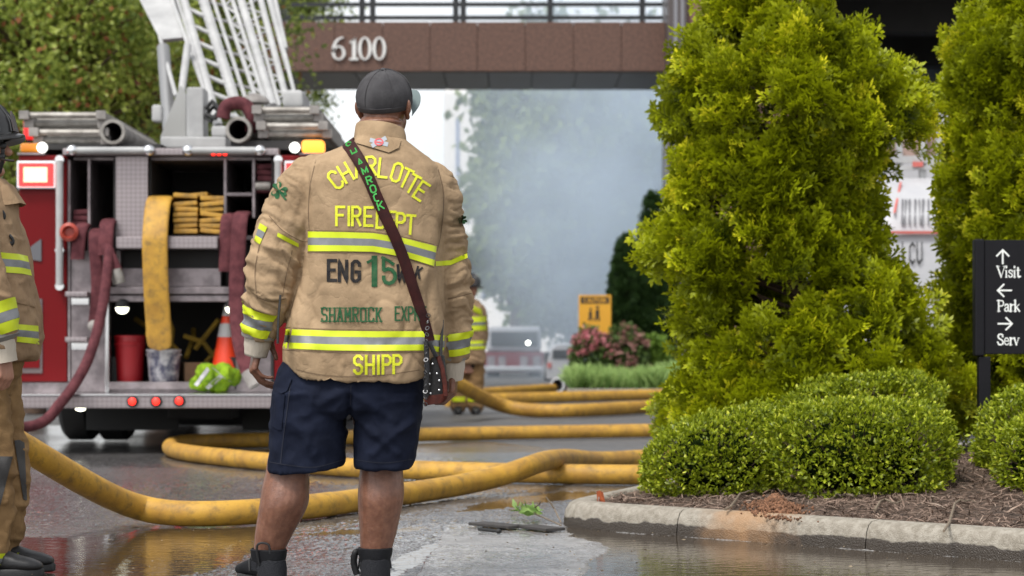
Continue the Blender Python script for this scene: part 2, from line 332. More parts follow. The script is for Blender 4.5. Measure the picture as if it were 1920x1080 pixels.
# the road and the gutter nearby as real grit: stones and hollows a few millimetres high
gxs = np.arange(-3.3, 2.6, .0095); gys = [6.9]
while gys[-1] < 17.5: gys.append(gys[-1]+.0115*(gys[-1]/8)**1.6)
gys = np.array(gys); GX, GY = np.meshgrid(gxs, gys); gx_, gy_ = GX.ravel(), GY.ravel()
conc = inside(gx_, gy_, np.array(gut)); isl = inside(gx_, gy_, np.array([tuple(k) for k in KERB]+[(9, 17), (9, 6)]))
rr_ = RNG.random(len(gx_)); lump = vnoise(np.c_[gx_*95, gy_*55, gx_*0], 3); worn = .5+.5*fbm(np.c_[gx_*1.3, gy_*.8, gx_*0], 8, 3); streak = fbm(np.c_[gx_*1.1, gy_*7, gx_*0], 15, 3)
hz = np.where(conc, -.0035+.0022*lump+.0016*rr_+.0015*streak, -.006+(.0042*np.maximum(lump, -.3)+.0042*rr_)*(.55+.6*worn)+.003*streak)
for poly, amp, seed, nm in POOLS:
    q = np.array([p[:2] for p in poly]); near = (gx_ > q[:, 0].min()-.2) & (gx_ < q[:, 0].max()+.2) & (gy_ > q[:, 1].min()-.3) & (gy_ < q[:, 1].max()+.3)
    hz[near] -= .009*np.clip(hollow(gx_[near], gy_[near], poly, amp, seed)/.05+.25, 0, 1)
V = np.c_[gx_, gy_, hz]; nx, ny = len(gxs), len(gys); ii = (np.arange(ny-1)[:, None]*nx+np.arange(nx-1)[None]).ravel(); Q = np.c_[ii, ii+1, ii+nx+1, ii+nx]
edge = np.c_[gx_, gy_]; keep = ~isl[ii]
for nm, mk, mt in (('road', ~conc[ii] & keep, 'asphalt'), ('gutter', conc[ii] & keep, 'concrete')):
    q = Q[mk]; u_, inv_ = np.unique(q, return_inverse=True); tag(npmesh(nm, V[u_], inv_.reshape(-1, 4), M[mt], smooth=True), kind='structure')
for poly, amp, seed, nm in POOLS:
    q = np.array([p[:2] for p in poly]); X, Y = np.meshgrid(np.arange(q[:, 0].min()-.1, q[:, 0].max()+.1, .02), np.arange(max(5.5, q[:, 1].min()-.1), q[:, 1].max()+.1, .04)); x, y = X.ravel(), Y.ravel()
    k = (hollow(x, y, poly, amp, seed) > -.03) & ~inside(x, y, np.array([tuple(k_) for k_ in KERB]+[(9, 17), (9, 6)])); x, y = x[k], y[k]; h = np.array([(0, 0), (.02, 0), (.02, .04), (0, .04)])
    V = (np.c_[x, y][:, None]+h[None]).reshape(-1, 2); tag(npmesh(nm, np.c_[V, np.full(len(V), -.0052)], np.arange(len(V)).reshape(-1, 4), M['stain' if nm == 'muddy_water' else 'water']), kind='structure')
# kerb
def kerb_mat():
    m = pm('kerb concrete', (.33, .30, .25), .9, var=1, vs_=30, col2=(.22, .195, .155), bump=.8, bs=150, bdist=.006); n, l = nn(m); b = n['Principled BSDF']
    old = b.inputs['Base Color'].links[0].from_socket; tc = n.new('ShaderNodeTexCoord'); sp = n.new('ShaderNodeSeparateXYZ'); l.new(tc.outputs['Object'], sp.inputs[0])
    t = n.new('ShaderNodeTexNoise'); t.inputs['Scale'].default_value = 11; t.inputs['Detail'].default_value = 5; l.new(tc.outputs['Object'], t.inputs[0])
    a = n.new('ShaderNodeMath'); a.operation = 'MULTIPLY_ADD'; a.inputs[1].default_value = .055; a.inputs[2].default_value = .018; l.new(t.outputs[0], a.inputs[0])
    s = n.new('ShaderNodeMath'); s.operation = 'SUBTRACT'; l.new(a.outputs[0], s.inputs[0]); l.new(sp.outputs[2], s.inputs[1])
    mr = n.new('ShaderNodeMapRange'); mr.inputs['From Min'].default_value = -.003; mr.inputs['From Max'].default_value = .004; l.new(s.outputs[0], mr.inputs[0])
    mx = n.new('ShaderNodeMix'); mx.data_type = 'RGBA'; mx.inputs['B'].default_value = (.042, .032, .023, 1); l.new(mr.outputs[0], mx.inputs['Factor']); l.new(old, mx.inputs['A'])
    # red clay washed over the kerb
    d = n.new('ShaderNodeVectorMath'); d.operation = 'DISTANCE'; d.inputs[1].default_value = (1.08, 9.85, .11); l.new(tc.outputs['Object'], d.inputs[0])
    c = n.new('ShaderNodeMath'); c.operation = 'MULTIPLY_ADD'; c.inputs[1].default_value = .25; l.new(t.outputs[0], c.inputs[0]); l.new(d.outputs['Value'], c.inputs[2])
    m2 = n.new('ShaderNodeMapRange'); m2.inputs['From Min'].default_value = .42; m2.inputs['From Max'].default_value = .2; m2.inputs['To Max'].default_value = .75; l.new(c.outputs[0], m2.inputs[0])
    m3 = n.new('ShaderNodeMix'); m3.data_type = 'RGBA'; m3.inputs['B'].default_value = (.36, .2, .09, 1); l.new(m2.outputs[0], m3.inputs['Factor']); l.new(mx.outputs['Result'], m3.inputs['A'])
    l.new(m3.outputs['Result'], b.inputs['Base Color'])
    ro = n.new('ShaderNodeMapRange'); ro.inputs['To Min'].default_value = .85; ro.inputs['To Max'].default_value = .25; l.new(mr.outputs[0], ro.inputs[0]); l.new(ro.outputs[0], b.inputs['Roughness']); return m
M['kerb'] = kerb_mat()
KP = np.array(KERB); KT = np.gradient(KP, axis=0); KT /= np.linalg.norm(KT, axis=1, keepdims=True); KN = np.c_[KT[:, 1], -KT[:, 0]]   # towards the bed
PROF = [(-.004, -.06), (0, .02), (.008, .07), (.025, .1), (.05, .114), (.1, .118), (.135, .116), (.15, .105), (.155, 0)]
def kerb_run(i0, i1):
    mb = MB(); mb.loft([[(KP[i][0]+KN[i][0]*o+KT[i][0]*(.0025 if i == i0 else (-.0025 if i == i1 else 0)), KP[i][1]+KN[i][1]*o+KT[i][1]*(.0025 if i == i0 else (-.0025 if i == i1 else 0)), z) for o, z in PROF] for i in range(i0, i1+1)], True); return mb
kroot = thing('kerb', 'pale concrete kerb round the mulch bed with a wet dark foot', 'kerb', (KP[20][0], KP[20][1], 0)); kroot['kind'] = 'structure'; del kroot['category']
KERB_CUTS = [0, 13, 26, 37, 62, 88, len(KP)-1]
for a, b in zip(KERB_CUTS, KERB_CUTS[1:]):
    o = obj('kerb_stone', kerb_run(a, b), M['kerb'], kroot, 60)
# planting bed
def bed_z(x, y):
    p = np.c_[np.atleast_1d(x), np.atleast_1d(y)]; d = np.full(len(p), 9.)
    for k in KP[::2]: d = np.minimum(d, np.hypot(p[:, 0]-k[0], p[:, 1]-k[1]))
    d = np.clip(d-.13, 0, 2.6); return .10+.25*(d/2.4)**1.25+.02*fbm(np.c_[p*3, np.zeros(len(p))], 5)
inner = [(KP[i][0]+KN[i][0]*.13, KP[i][1]+KN[i][1]*.13) for i in range(len(KP))]
poly = [Vector((a, b)) for a, b in inner]
BEDP = np.array(inner+[(9, 17), (9, 6)])
M['mulch'] = pm('bark mulch bed', (.12, .075, .05), .9, var=1, vs_=26, col2=(.045, .03, .022), bump=.9, bs=70, bdist=.02)
rows = []; NU = 14
sidepts = [(9, 6.2), (9, 17)]
cx0 = np.array((4.5, 12.5))
bm = MB(); rings = []
for t in np.linspace(0, 1, NU)**1.3:
    q = np.array(inner)*(1-t)+np.array([(6.2, 12.2)])*t; z = bed_z(q[:, 0], q[:, 1]); rings.append(np.c_[q, z])
bm.loft([[tuple(p) for p in r] for r in rings], False, False)
tag(obj('mulch_ground', bm, M['mulch'], None, 180), kind='structure')
def scatter(n, x0, x1, y0, y1):
    x = RNG.uniform(x0, x1, n); y = RNG.uniform(y0, y1, n); k = inside(x, y, BEDP)
    clay = np.hypot(x-1.2, (y-10.0)*.8) < .2; k &= ~(clay & (RNG.random(n) < .85)); x, y = x[k], y[k]; return x, y, bed_z(x, y)
T = np.array([(-.5, -.06, 0), (.5, -.05, .0), (.5, .05, 0), (-.5, .06, 0), (0, -.08, .06), (0, .08, .06)]); TQ = np.array([(0, 4, 5, 3), (4, 1, 2, 5)])
x, y, z = scatter(30000, .35, 3.1, 8.3, 12.6)
n = len(x); D = np.c_[RNG.normal(size=n), RNG.normal(size=n), RNG.normal(size=n)*.28]; D /= np.linalg.norm(D, axis=1, keepdims=True)
Z = np.c_[RNG.normal(size=n)*.3, RNG.normal(size=n)*.3, np.ones(n)]; Y = np.cross(Z, D); Y /= np.linalg.norm(Y, axis=1, keepdims=True); R = np.stack([D, Y, np.cross(D, Y)], axis=2)
S = RNG.uniform(.016, .06, n)*np.where(RNG.random(n) < .08, 1.8, 1); M['chips'] = leafmat('bark chips', (.05, .032, .024), (.27, .19, .145), 0, .9, (.46, .38, .30))
o = leaf_cloud('mulch', T*np.array([1, .62, 1]), TQ, np.array([.42, .42, .42, .42, .6, .6]), np.c_[x, y, z+RNG.uniform(.0, .018, n)], R, S, M['chips']); tag(o, kind='stuff')
# red clay washed out between the bushes
M['clay'] = pm('red clay', (.28, .12, .055), .95, var=1, vs_=40, col2=(.15, .065, .03), bump=.7, bs=60, bdist=.01)
n = 2600; t = np.abs(RNG.normal(size=n)); an = RNG.uniform(0, 2*math.pi, n); x = 1.19+.06*t*np.cos(an); y = 9.98+.17*t*np.sin(an)
oc = np.array([(1, 0, 0), (0, 1, 0), (-1, 0, 0), (0, -1, 0), (0, 0, .7), (0, 0, -.7)]); oq = np.array([(0, 1, 4), (1, 2, 4), (2, 3, 4), (3, 0, 4), (1, 0, 5), (2, 1, 5), (3, 2, 5), (0, 3, 5)])
S = RNG.uniform(.004, .014, n)*np.where(RNG.random(n) < .03, 1.8, 1)*.8; tag(leaf_cloud('clay_crumbs', oc, oq, np.full(6, .4), np.c_[x, y, bed_z(x, y)+.012+.05*np.exp(-t*t*1.2)+RNG.uniform(-.006, .004, n)], frames(RNG.normal(size=(n, 3))), S, leafmat('red clay crumbs', (.10, .05, .028), (.27, .135, .075), 0, .95)), kind='stuff')
mb = MB(); rr = []
for k in range(8):
    r = k/7; ring = []
    for j in range(30):
        a = j/30*2*math.pi; q = r*(1+.2*math.sin(3*a+1)+.1*math.sin(7*a)); px_, py_ = 1.19+.1*q*math.cos(a), 9.99+.25*q*math.sin(a); ring.append((px_, py_, float(bed_z(px_, py_)[0])+.05*math.exp(-r*r*3.)-.012*r))
    rr.append(ring)
mb.loft(rr, False); tag(obj('clay_ground', mb, M['clay'], None, 180), kind='structure')
# twigs lying on the mulch
M['twig'] = pm('dry twig', (.22, .17, .12), .85, var=.7, vs_=30)
for i, (a, b) in enumerate((((1360, 955), (1415, 925)), ((1770, 985), (1830, 925)), ((1600, 925), (1555, 950)), ((1640, 960), (1700, 948)))):
    pts = []
    for t in np.linspace(0, 1, 7):
        px_ = a[0]+(b[0]-a[0])*t; py_ = a[1]+(b[1]-a[1])*t+4*math.sin(t*7+i); q = G(px_, py_, .16); zz = float(bed_z(q.x, q.y)[0])+.02; q = G(px_, py_, zz); q.z = float(bed_z(q.x, q.y)[0])+.02+.01*math.sin(t*3); pts.append(q)
    o = obj('twig', MB().tube(pts, [.006, .006, .005, .005, .004, .003, .002], 6), M['twig'])
    tag(o, ['bent dry twig on the mulch beside the red clay', 'long forked dry twig on mulch below the low bush by the sign', 'dry twig sticking out under the middle boxwood bush', 'short dry twig on open mulch near the kerb edge'][i], 'twig', 'twigs lying on the mulch')
# ------------------------------------------------------------------ office building with its bridge
def granite():
    m = pm('brown granite', (.15, .075, .05), .7, var=1, vs_=24, col2=(.06, .03, .022), detail=6); return m
M['granite'] = granite(); M['granite'].node_tree.nodes['Principled BSDF'].inputs['Roughness'].default_value = .6; M['pier'] = pm('rose granite', (.26, .135, .105), .6, var=.8, vs_=30, col2=(.17, .085, .07))
M['soffit'] = pm('grey soffit metal', (.17, .155, .135), .55, var=.4, vs_=2, col2=(.14, .13, .115)); M['iron'] = pm('black railing paint', (.012, .013, .015), .4)
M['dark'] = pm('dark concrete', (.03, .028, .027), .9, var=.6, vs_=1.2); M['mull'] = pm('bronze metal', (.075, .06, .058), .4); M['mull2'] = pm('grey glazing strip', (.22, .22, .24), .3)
DB = 40.; B = lambda px, py: P(px, py, DB)
bld = thing('office_building', 'brown granite office building with a footbridge numbered 6100', 'building', (B(1400, 640).x, DB, 0))
def face(name, px0, px1, py0, py1, y0, y1, mat, bev=.0):
    a = B(px0, py1); b = B(px1, py0); return obj(name, MB().span((a.x, y0, a.z), (b.x, y1, b.z), bev), mat, bld)
face('bridge_deck', -80, 1246, 46, 132, DB+.09, DB+2.85, M['dark'])
sof = B(0, 133).z
seams = [-88, 2, 92, 181, 271, 360, 449, 538, 627, 717, 806, 895, 985, 1075, 1165, 1247]
for a, b in zip(seams, seams[1:]): face('granite_panel', a+.5, b-.5, 41, 133, DB, DB+.08, M['granite'], .003)
for k in range(16):
    xa = B(-88, 0).x+k*.805; obj('soffit_panel', MB().span((xa+.008, DB+.1, sof-.02), (xa+.797, DB+2.85, sof+.012), .004), M['soffit'], bld)
# numerals 6100, thick and thin strokes
def numeral(kind):
    def ringo(cx, cy, rx, ry, tx, ty, n=24): return [((cx+rx*math.cos(a), cy+ry*math.sin(a)), (cx+(rx-tx)*math.cos(a), cy+(ry-ty)*math.sin(a))) for a in [2*math.pi*i/n for i in range(n+1)]]
    if kind == '0': return [ringo(.36, .5, .34, .5, .15, .06)]
    if kind == '1': return [[((.12, .8), (.12, .72)), ((.3, .9), (.27, .8)), ((.42, 1.0), (.4, .9))], [((.24, 1-.12), (.42, 1.0)), ((.24, .08), (.42, .08))], [((.1, .08), (.1, 0)), ((.56, .08), (.56, 0))]]
    return [ringo(.36, .31, .34, .31, .14, .06), [((.02, .33), (.16, .33)), ((.04, .6), (.18, .56)), ((.16, .82), (.27, .76)), ((.36, .96), (.42, .9)), ((.6, 1.02), (.6, .97))]]
M['alu'] = pm('brushed aluminium letters', (.72, .71, .69), .45, .3)
for ch, u in zip('6100', (622, 652, 671, 698)):
    mb = MB(); hh = 43
    for st in numeral(ch):
        pts = [[B(u+q[0]*hh*.86, 113-q[1]*hh) for q in pr] for pr in st]
        for (a, b), (c, d) in zip(pts, pts[1:]): mb.prism([(p.x, DB-.055, p.z) for p in (a, b, d, c)], (0, 1, 0), .05)
    obj('numeral', mb, M['alu'], bld)['label'] = f'metal numeral {ch}'
face('column', 1247, 1283, -420, 730, DB-.75, DB+.5, M['mull'], .02)
face('column_strip', 1258, 1264, -420, 728, DB-.76, DB-.74, M['mull2']); face('column_strip', 1271, 1276, -420, 728, DB-.755, DB-.74, M['mull2'])
for j in range(9):
    for i in range(3):
        p0, p1 = 1284+i*87, 1284+(i+1)*87; q0, q1 = 735-j*132, 735-(j+1)*132
        face('granite_panel', p0+1, p1-1, q1+1, q0-1, DB-.6, DB-.5, M['pier'], .01)
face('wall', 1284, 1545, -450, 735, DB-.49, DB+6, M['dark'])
ra = obj('railing_post', MB().span((B(522, 0).x, DB+.25, B(0, 42).z-.4), (B(532, 0).x, DB+.31, B(0, -62).z)), M['iron'])
rail = thing('railing', 'black metal railing along the top of the granite footbridge', 'railing', (B(700, 0).x, DB+.28, B(0, 44).z))
bpy.data.objects.remove(ra)
for p in (300, 345, 527, 677, 697, 854, 868, 1032, 1206): obj('post', MB().span((B(p-5.5, 0).x, DB+.25, B(0, 46).z), (B(p+5.5, 0).x, DB+.31, B(0, -62).z)), M['iron'], rail)
for q in (-62, -30, 4, 29): obj('rail', MB().span((B(150, 0).x, DB+.262, B(0, q+4).z), (B(1245, 0).x, DB+.298, B(0, q-4).z)), M['iron'], rail)
# parking deck beside it
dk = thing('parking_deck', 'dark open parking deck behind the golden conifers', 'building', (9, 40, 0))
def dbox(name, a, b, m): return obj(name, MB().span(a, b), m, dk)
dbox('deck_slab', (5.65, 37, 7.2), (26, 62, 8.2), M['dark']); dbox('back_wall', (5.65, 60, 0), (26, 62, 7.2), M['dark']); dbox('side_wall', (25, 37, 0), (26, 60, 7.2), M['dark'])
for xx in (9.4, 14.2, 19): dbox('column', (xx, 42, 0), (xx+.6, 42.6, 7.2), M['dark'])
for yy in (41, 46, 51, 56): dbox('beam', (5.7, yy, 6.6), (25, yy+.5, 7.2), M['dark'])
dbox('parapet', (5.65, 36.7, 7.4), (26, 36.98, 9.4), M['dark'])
# pale building far behind the smoke
M['pale'] = pm('pale render', (.74, .72, .69), .8); M['blueglass'] = pm('blue window strip', (.27, .31, .42), .25)
fb = thing('tower_block', 'pale tall building with narrow blue window strips, far behind the smoke', 'building', (2, 112, 0))
q = lambda x, y: P(x, y, 112)
obj('wall', MB().span((q(832, 0).x, 112, 0), (q(1330, 0).x, 130, q(0, 175).z)), M['pale'], fb)
obj('roof_block', MB().span((q(832, 0).x, 113, q(0, 175).z), (q(1330, 0).x, 130, q(0, 60).z)), M['pale'], fb)
for p in (858, 906, 954, 1002, 1050):
    for r0, r1 in ((222, 330), (336, 446), (452, 560)): obj('window', MB().span((q(p-3.4, 0).x, 111.94, q(0, r1).z), (q(p+3.4, 0).x, 112.05, q(0, r0).z)), M['blueglass'], fb)
# ------------------------------------------------------------------ smoke under the bridge
def smoke_mat(name, dens, col):
    m = bpy.data.materials.new(name); m.use_nodes = True; n, l = nn(m); n.remove(n['Principled BSDF']); v = n.new('ShaderNodeVolumePrincipled')
    v.inputs['Density'].default_value = dens; v.inputs['Color'].default_value = (*col, 1); v.inputs['Anisotropy'].default_value = .1; l.new(v.outputs[0], n['Material Output'].inputs['Volume']); return m
def smoke_cloud(name, lo, hi, dens, col, seed):
    """soft drifting smoke: thicker in its middle, thin and torn towards its edges"""
    lo = Vector(lo); hi = Vector(hi); o = obj(name, MB().span(lo-(lo+hi)/2, hi-(lo+hi)/2), smoke_mat('smoke', dens, col)); o.location = (lo+hi)/2; tag(o, kind='stuff')
    n, l = nn(o.data.materials[0]); v = [k for k in n if k.type == 'PRINCIPLED_VOLUME'][0]; tc = n.new('ShaderNodeTexCoord'); mp = n.new('ShaderNodeMapping'); e = (hi-lo)/2; mp.inputs['Scale'].default_value = (1/e.x, 1/e.y, 1/e.z); l.new(tc.outputs['Object'], mp.inputs[0])
    ln = n.new('ShaderNodeVectorMath'); ln.operation = 'LENGTH'; l.new(mp.outputs[0], ln.inputs[0]); fo = n.new('ShaderNodeMapRange'); fo.interpolation_type = 'SMOOTHSTEP'; fo.inputs['From Min'].default_value = 1.; fo.inputs['From Max'].default_value = .25; l.new(ln.outputs['Value'], fo.inputs[0])
    t = n.new('ShaderNodeTexNoise'); t.inputs['Scale'].default_value = .30; t.inputs['Detail'].default_value = 4; t.inputs['Roughness'].default_value = .6; l.new(tc.outputs['Object'], t.inputs[0]); mr = n.new('ShaderNodeMapRange'); mr.inputs['From Min'].default_value = .36; mr.inputs['From Max'].default_value = .64; mr.inputs['To Min'].default_value = .12; mr.inputs['To Max'].default_value = 1.6; l.new(t.outputs[0], mr.inputs[0])
    m1 = n.new('ShaderNodeMath'); m1.operation = 'MULTIPLY'; l.new(fo.outputs[0], m1.inputs[0]); l.new(mr.outputs[0], m1.inputs[1]); m2 = n.new('ShaderNodeMath'); m2.operation = 'MULTIPLY'; m2.inputs[1].default_value = dens; l.new(m1.outputs[0], m2.inputs[0]); l.new(m2.outputs[0], v.inputs['Density'])
smoke_cloud('smoke', (-4.2, 43.2, -4.5), (12.5, 60.5, 14), .185, (.80, .90, 1.0), 1)
# ------------------------------------------------------------------ fire engine, its tail towards us
DT = 17.74; ST = F/DT
def T_(px, py, dy=0.): return Vector(((px-960)/ST, DT+dy, H+(HZ-py)/ST))
M['red'] = pm('red enamel', (.155, .001, .003), .45, spec=.2, var=.3, vs_=2, col2=(.12, .001, .0025))
M['white'] = pm('white enamel', (.45, .45, .445), .5, var=.7, vs_=3, col2=(.33, .33, .33), spec=.3)
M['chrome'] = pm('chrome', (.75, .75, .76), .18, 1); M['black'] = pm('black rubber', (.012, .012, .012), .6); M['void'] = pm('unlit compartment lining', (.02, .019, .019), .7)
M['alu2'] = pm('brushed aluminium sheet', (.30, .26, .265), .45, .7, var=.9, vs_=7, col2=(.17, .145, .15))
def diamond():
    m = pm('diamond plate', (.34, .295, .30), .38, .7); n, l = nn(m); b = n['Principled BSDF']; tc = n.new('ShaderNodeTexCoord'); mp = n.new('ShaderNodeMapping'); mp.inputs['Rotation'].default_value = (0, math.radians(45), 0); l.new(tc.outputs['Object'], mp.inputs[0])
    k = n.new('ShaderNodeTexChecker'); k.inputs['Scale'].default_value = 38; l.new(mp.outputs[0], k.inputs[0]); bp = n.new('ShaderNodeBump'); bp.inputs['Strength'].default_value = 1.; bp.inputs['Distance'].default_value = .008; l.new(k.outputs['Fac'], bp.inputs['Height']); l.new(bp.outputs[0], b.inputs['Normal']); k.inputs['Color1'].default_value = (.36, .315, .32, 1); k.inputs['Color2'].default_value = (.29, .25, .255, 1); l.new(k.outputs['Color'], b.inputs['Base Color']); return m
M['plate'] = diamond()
L0, R0 = 35, 605
trk = thing('fire_engine', 'red fire engine with open tail lockers full of hose and equipment', 'fire engine', (T_(320, 0).x, DT+.1, 0))
def tb(name, x0, x1, y0, y1, m, d0=0., d1=.06, bev=.004, par=trk):
    return obj(name, MB().span(T_(x0, y1, d0), T_(x1, y0, d1), bev), m, par)
for a, b in ((L0, 126), (514, R0)): tb('corner_panel', a, b, 291, 716, M['red'], 0, .08, .012)
# shell of the body, wheels and cab running forward
tb('body_side', L0, L0+8, 291, 740, M['red'], .085, 6.0); tb('body_side', R0-8, R0, 291, 740, M['red'], .085, 6.0)
tb('body_roof', 134, 506, 293, 299, M['alu2'], .085, 6.0)
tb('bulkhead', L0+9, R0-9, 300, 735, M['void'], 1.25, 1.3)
tb('cab', L0+4, R0-4, 270, 735, M['red'], 6.6, 9.6, .12); tb('pump_panel', L0+6, R0-6, 300, 735, M['alu2'], 6.02, 6.58)
for k in range(5):
    for xx in (L0-1.5, R0-1):
        obj('locker_door', MB().span((T_(xx, 0).x, DT+.4+k*1.1, .75), (T_(xx+2.5, 0).x, DT+1.4+k*1.1, 2.3), .01), M['alu2'], trk)
def wheel(cx, cy, w):
    t = obj('tyre', MB().lathe([(.28, -w/2), (.46, -w/2), (.5, -w/2+.04), (.5, w/2-.04), (.46, w/2), (.28, w/2)], (cx, cy, .5), 36, Matrix.Rotation(math.pi/2, 3, 'Y')), M['black'], trk)
    obj('rim', MB().lathe([(.05, -w/2+.03), (.27, -w/2+.02), (.28, w/2-.02), (.05, w/2-.03)], (cx, cy, .5), 24, Matrix.Rotation(math.pi/2, 3, 'Y')), M['alu2'], t)
for sx in (-1, 1):
    for o in (.78, 1.09): wheel(T_(320, 0).x+sx*o, DT+1.95, .27)
    wheel(T_(320, 0).x+sx*1.0, DT+7.4, .3)
xm = T_(320, 0).x
obj('axle', MB().tube([(xm-1, DT+1.95, .5), (xm+1, DT+1.95, .5)], .09).ell((xm, DT+1.9, .5), (.24, .2, .22)), M['black'], trk)
obj('chassis', MB().span((xm-.5, DT+.15, .5), (xm-.38, DT+9, .75)).span((xm+.38, DT+.15, .5), (xm+.5, DT+9, .75)).span((xm-1.1, DT+.5, .42), (xm-.6, DT+1.35, .7)).span((xm+.6, DT+.5, .36), (xm+1.1, DT+1.35, .7)), M['black'], trk)
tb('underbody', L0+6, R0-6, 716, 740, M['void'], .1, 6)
for a, b in ((108, 292), (420, 512)): obj('shade_flap', MB().span(T_(a, 818, 1.2), T_(b, 764, 1.23), .004), M['black'], trk)  # added black panels that darken the space under the tail
obj('low_bumper_blocker', MB().span((T_(L0, 0).x, DT+9.65, .1), (T_(R0, 0).x, DT+9.95, .6), .05), M['chrome'], trk); obj('under_blocker', MB().span((T_(60, 0).x, DT+3.1, .09), (T_(580, 0).x, DT+4.6, .48), .03), M['void'], trk); obj('gap_blocker', MB().span(T_(293, 792, .6), T_(418, 764, 1.1), .02), M['void'], trk)  # low bumper and boxes added to block light passing beneath the engine
# tail opening: frames, shelves, plates
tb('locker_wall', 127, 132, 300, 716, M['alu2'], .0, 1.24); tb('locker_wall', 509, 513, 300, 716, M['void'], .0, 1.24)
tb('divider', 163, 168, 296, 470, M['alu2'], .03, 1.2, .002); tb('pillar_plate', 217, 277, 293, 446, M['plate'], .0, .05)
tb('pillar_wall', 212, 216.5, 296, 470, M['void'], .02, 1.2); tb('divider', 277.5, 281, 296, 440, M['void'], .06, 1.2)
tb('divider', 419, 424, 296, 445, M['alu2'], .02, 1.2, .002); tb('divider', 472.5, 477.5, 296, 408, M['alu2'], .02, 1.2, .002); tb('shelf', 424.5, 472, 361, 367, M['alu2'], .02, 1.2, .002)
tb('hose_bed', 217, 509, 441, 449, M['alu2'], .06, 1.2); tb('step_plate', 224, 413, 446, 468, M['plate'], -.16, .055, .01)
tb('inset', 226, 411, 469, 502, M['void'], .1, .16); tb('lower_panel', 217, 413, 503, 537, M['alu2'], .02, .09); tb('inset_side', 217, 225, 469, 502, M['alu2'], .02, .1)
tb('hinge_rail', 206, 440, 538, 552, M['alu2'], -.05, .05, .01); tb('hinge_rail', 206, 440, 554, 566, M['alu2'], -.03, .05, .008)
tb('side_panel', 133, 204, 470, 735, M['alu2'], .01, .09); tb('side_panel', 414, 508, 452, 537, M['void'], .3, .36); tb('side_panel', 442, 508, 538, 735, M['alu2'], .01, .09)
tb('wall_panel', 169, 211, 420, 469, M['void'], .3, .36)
tb('locker_floor', 205, 441, 716, 730, M['alu2'], -.02, 1.2, .006); tb('locker_frame', 198, 205, 566, 735, M['chrome'], -.02, .05, .004)
tb('sill_panel', L0+2, R0-2, 717, 738, M['alu2'], .035, .085)
for py in (548, 632):
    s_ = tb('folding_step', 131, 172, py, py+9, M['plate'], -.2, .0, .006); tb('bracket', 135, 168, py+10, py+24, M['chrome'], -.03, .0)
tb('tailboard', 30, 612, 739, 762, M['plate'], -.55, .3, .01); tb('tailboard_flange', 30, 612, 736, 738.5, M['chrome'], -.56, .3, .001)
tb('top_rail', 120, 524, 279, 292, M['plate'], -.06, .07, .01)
rr_ = []
for a, b in ((140, 283), (356, 490)):
    rl = obj('roller', MB().tube([T_(a, 284, -.10), T_(b, 284, -.10)], .028, 12), M['white'], trk)
    for c in (a, b): obj('roller_bracket', MB().ell(T_(c, 284, -.1), (.05, .04, .045), 12), M['chrome'], rl)
for xx in (116, 524):
    gr = obj('grab_rail', MB().tube([T_(xx, 303, -.09), T_(xx, 535, -.09)], .03, 12), M['white'], trk)
    for yy in (301, 470, 537): obj('rail_bracket', MB().tube([T_(xx, yy, -.1), T_(xx, yy, .0)], .035, 10), M['chrome'], gr)
# lamps
M['lamp_red'] = emis('red warning lamp', (1, .012, .012), 2.6); M['lamp_hot'] = emis('lit warning lamp core', (1, .80, .48), 1.1); M['lamp_w'] = emis('white strobe', (1, 1, .93), 2.)
M['lamp_o'] = emis('lit amber lamp', (1, .33, .03), 1.6); M['amber'] = pm('amber lens', (.65, .22, .01), .2); M['led'] = emis('red marker lamp', (1, .02, .01), 2.2); M['flood'] = emis('locker light', (1, 1, .8), 4.)
for cx in (70.5, 570):
    w = obj('warning_light', MB().span(T_(cx-37, 355, -.05), T_(cx+37, 302, -.005), .02), M['chrome'], trk)
    obj('lens_rim', MB().span(T_(cx-32, 350.5, -.075), T_(cx+32, 307, -.051), .012), M['lamp_red'], w); obj('lens', MB().span(T_(cx-22, 343, -.09), T_(cx+22, 315, -.076), .008), M['lamp_hot'], w)
for cx, m_ in ((58, 'amber'), (586, 'lamp_o')):
    w = obj('beacon', MB().span(T_(cx-21, 286, .0), T_(cx+21, 268 if cx < 100 else 262, .14), .025), M[m_], trk)
    xs = cx+22 if cx < 100 else cx-33
    obj('strobe', MB().ell(T_(xs, 277, -.02), (.042, .04, .042), 14), M['lamp_w'], trk); obj('beacon_base', MB().span(T_(cx-25, 291, -.02), T_(cx+27, 287, .2), .005), M['alu2'], trk)
for cx, cy in ((55, 752), (271, 749), (314, 749), (356, 748), (566, 750)):
    c = obj('marker_light', MB().lathe([(.045, 0), (.045, .02), (.033, .025)], T_(cx, cy, -.552), 18, Matrix.Rotation(math.pi/2, 3, 'X')), M['black'], trk)
    obj('lens', MB().ell(T_(cx, cy, -.575), (.03, .012, .03), 14), M['led'], c)
for k in range(3): obj('marker_light', MB().ell(T_(402+k*11, 289, -.065), (.018, .012, .018), 10), M['led'], trk)
for cx in (232, 437):
    fl = obj('work_light', MB().lathe([(.02, .07), (.05, .05), (.056, .0)], T_(cx, 577, -.06), 16), M['black'], trk)
    obj('lens', MB().ell(T_(cx, 578, -.07), (.052, .045, .045), 14), M['flood'], fl)
obj('work_light', MB().ell(T_(160, 765, -.2), (.04, .03, .018), 12), M['flood'], trk)
for cx, cy, c in ((62, 468, (.05, .05, .055)),): obj('latch_plate', MB().prism([T_(48, 485, -.012), T_(78, 490, -.012), T_(78, 448, -.012), T_(64, 458, -.012), (T_(50, 470, -.012))], (0, 1, 0), .011), pm('latch plate', (.14, .14, .15), .4, .6), trk)
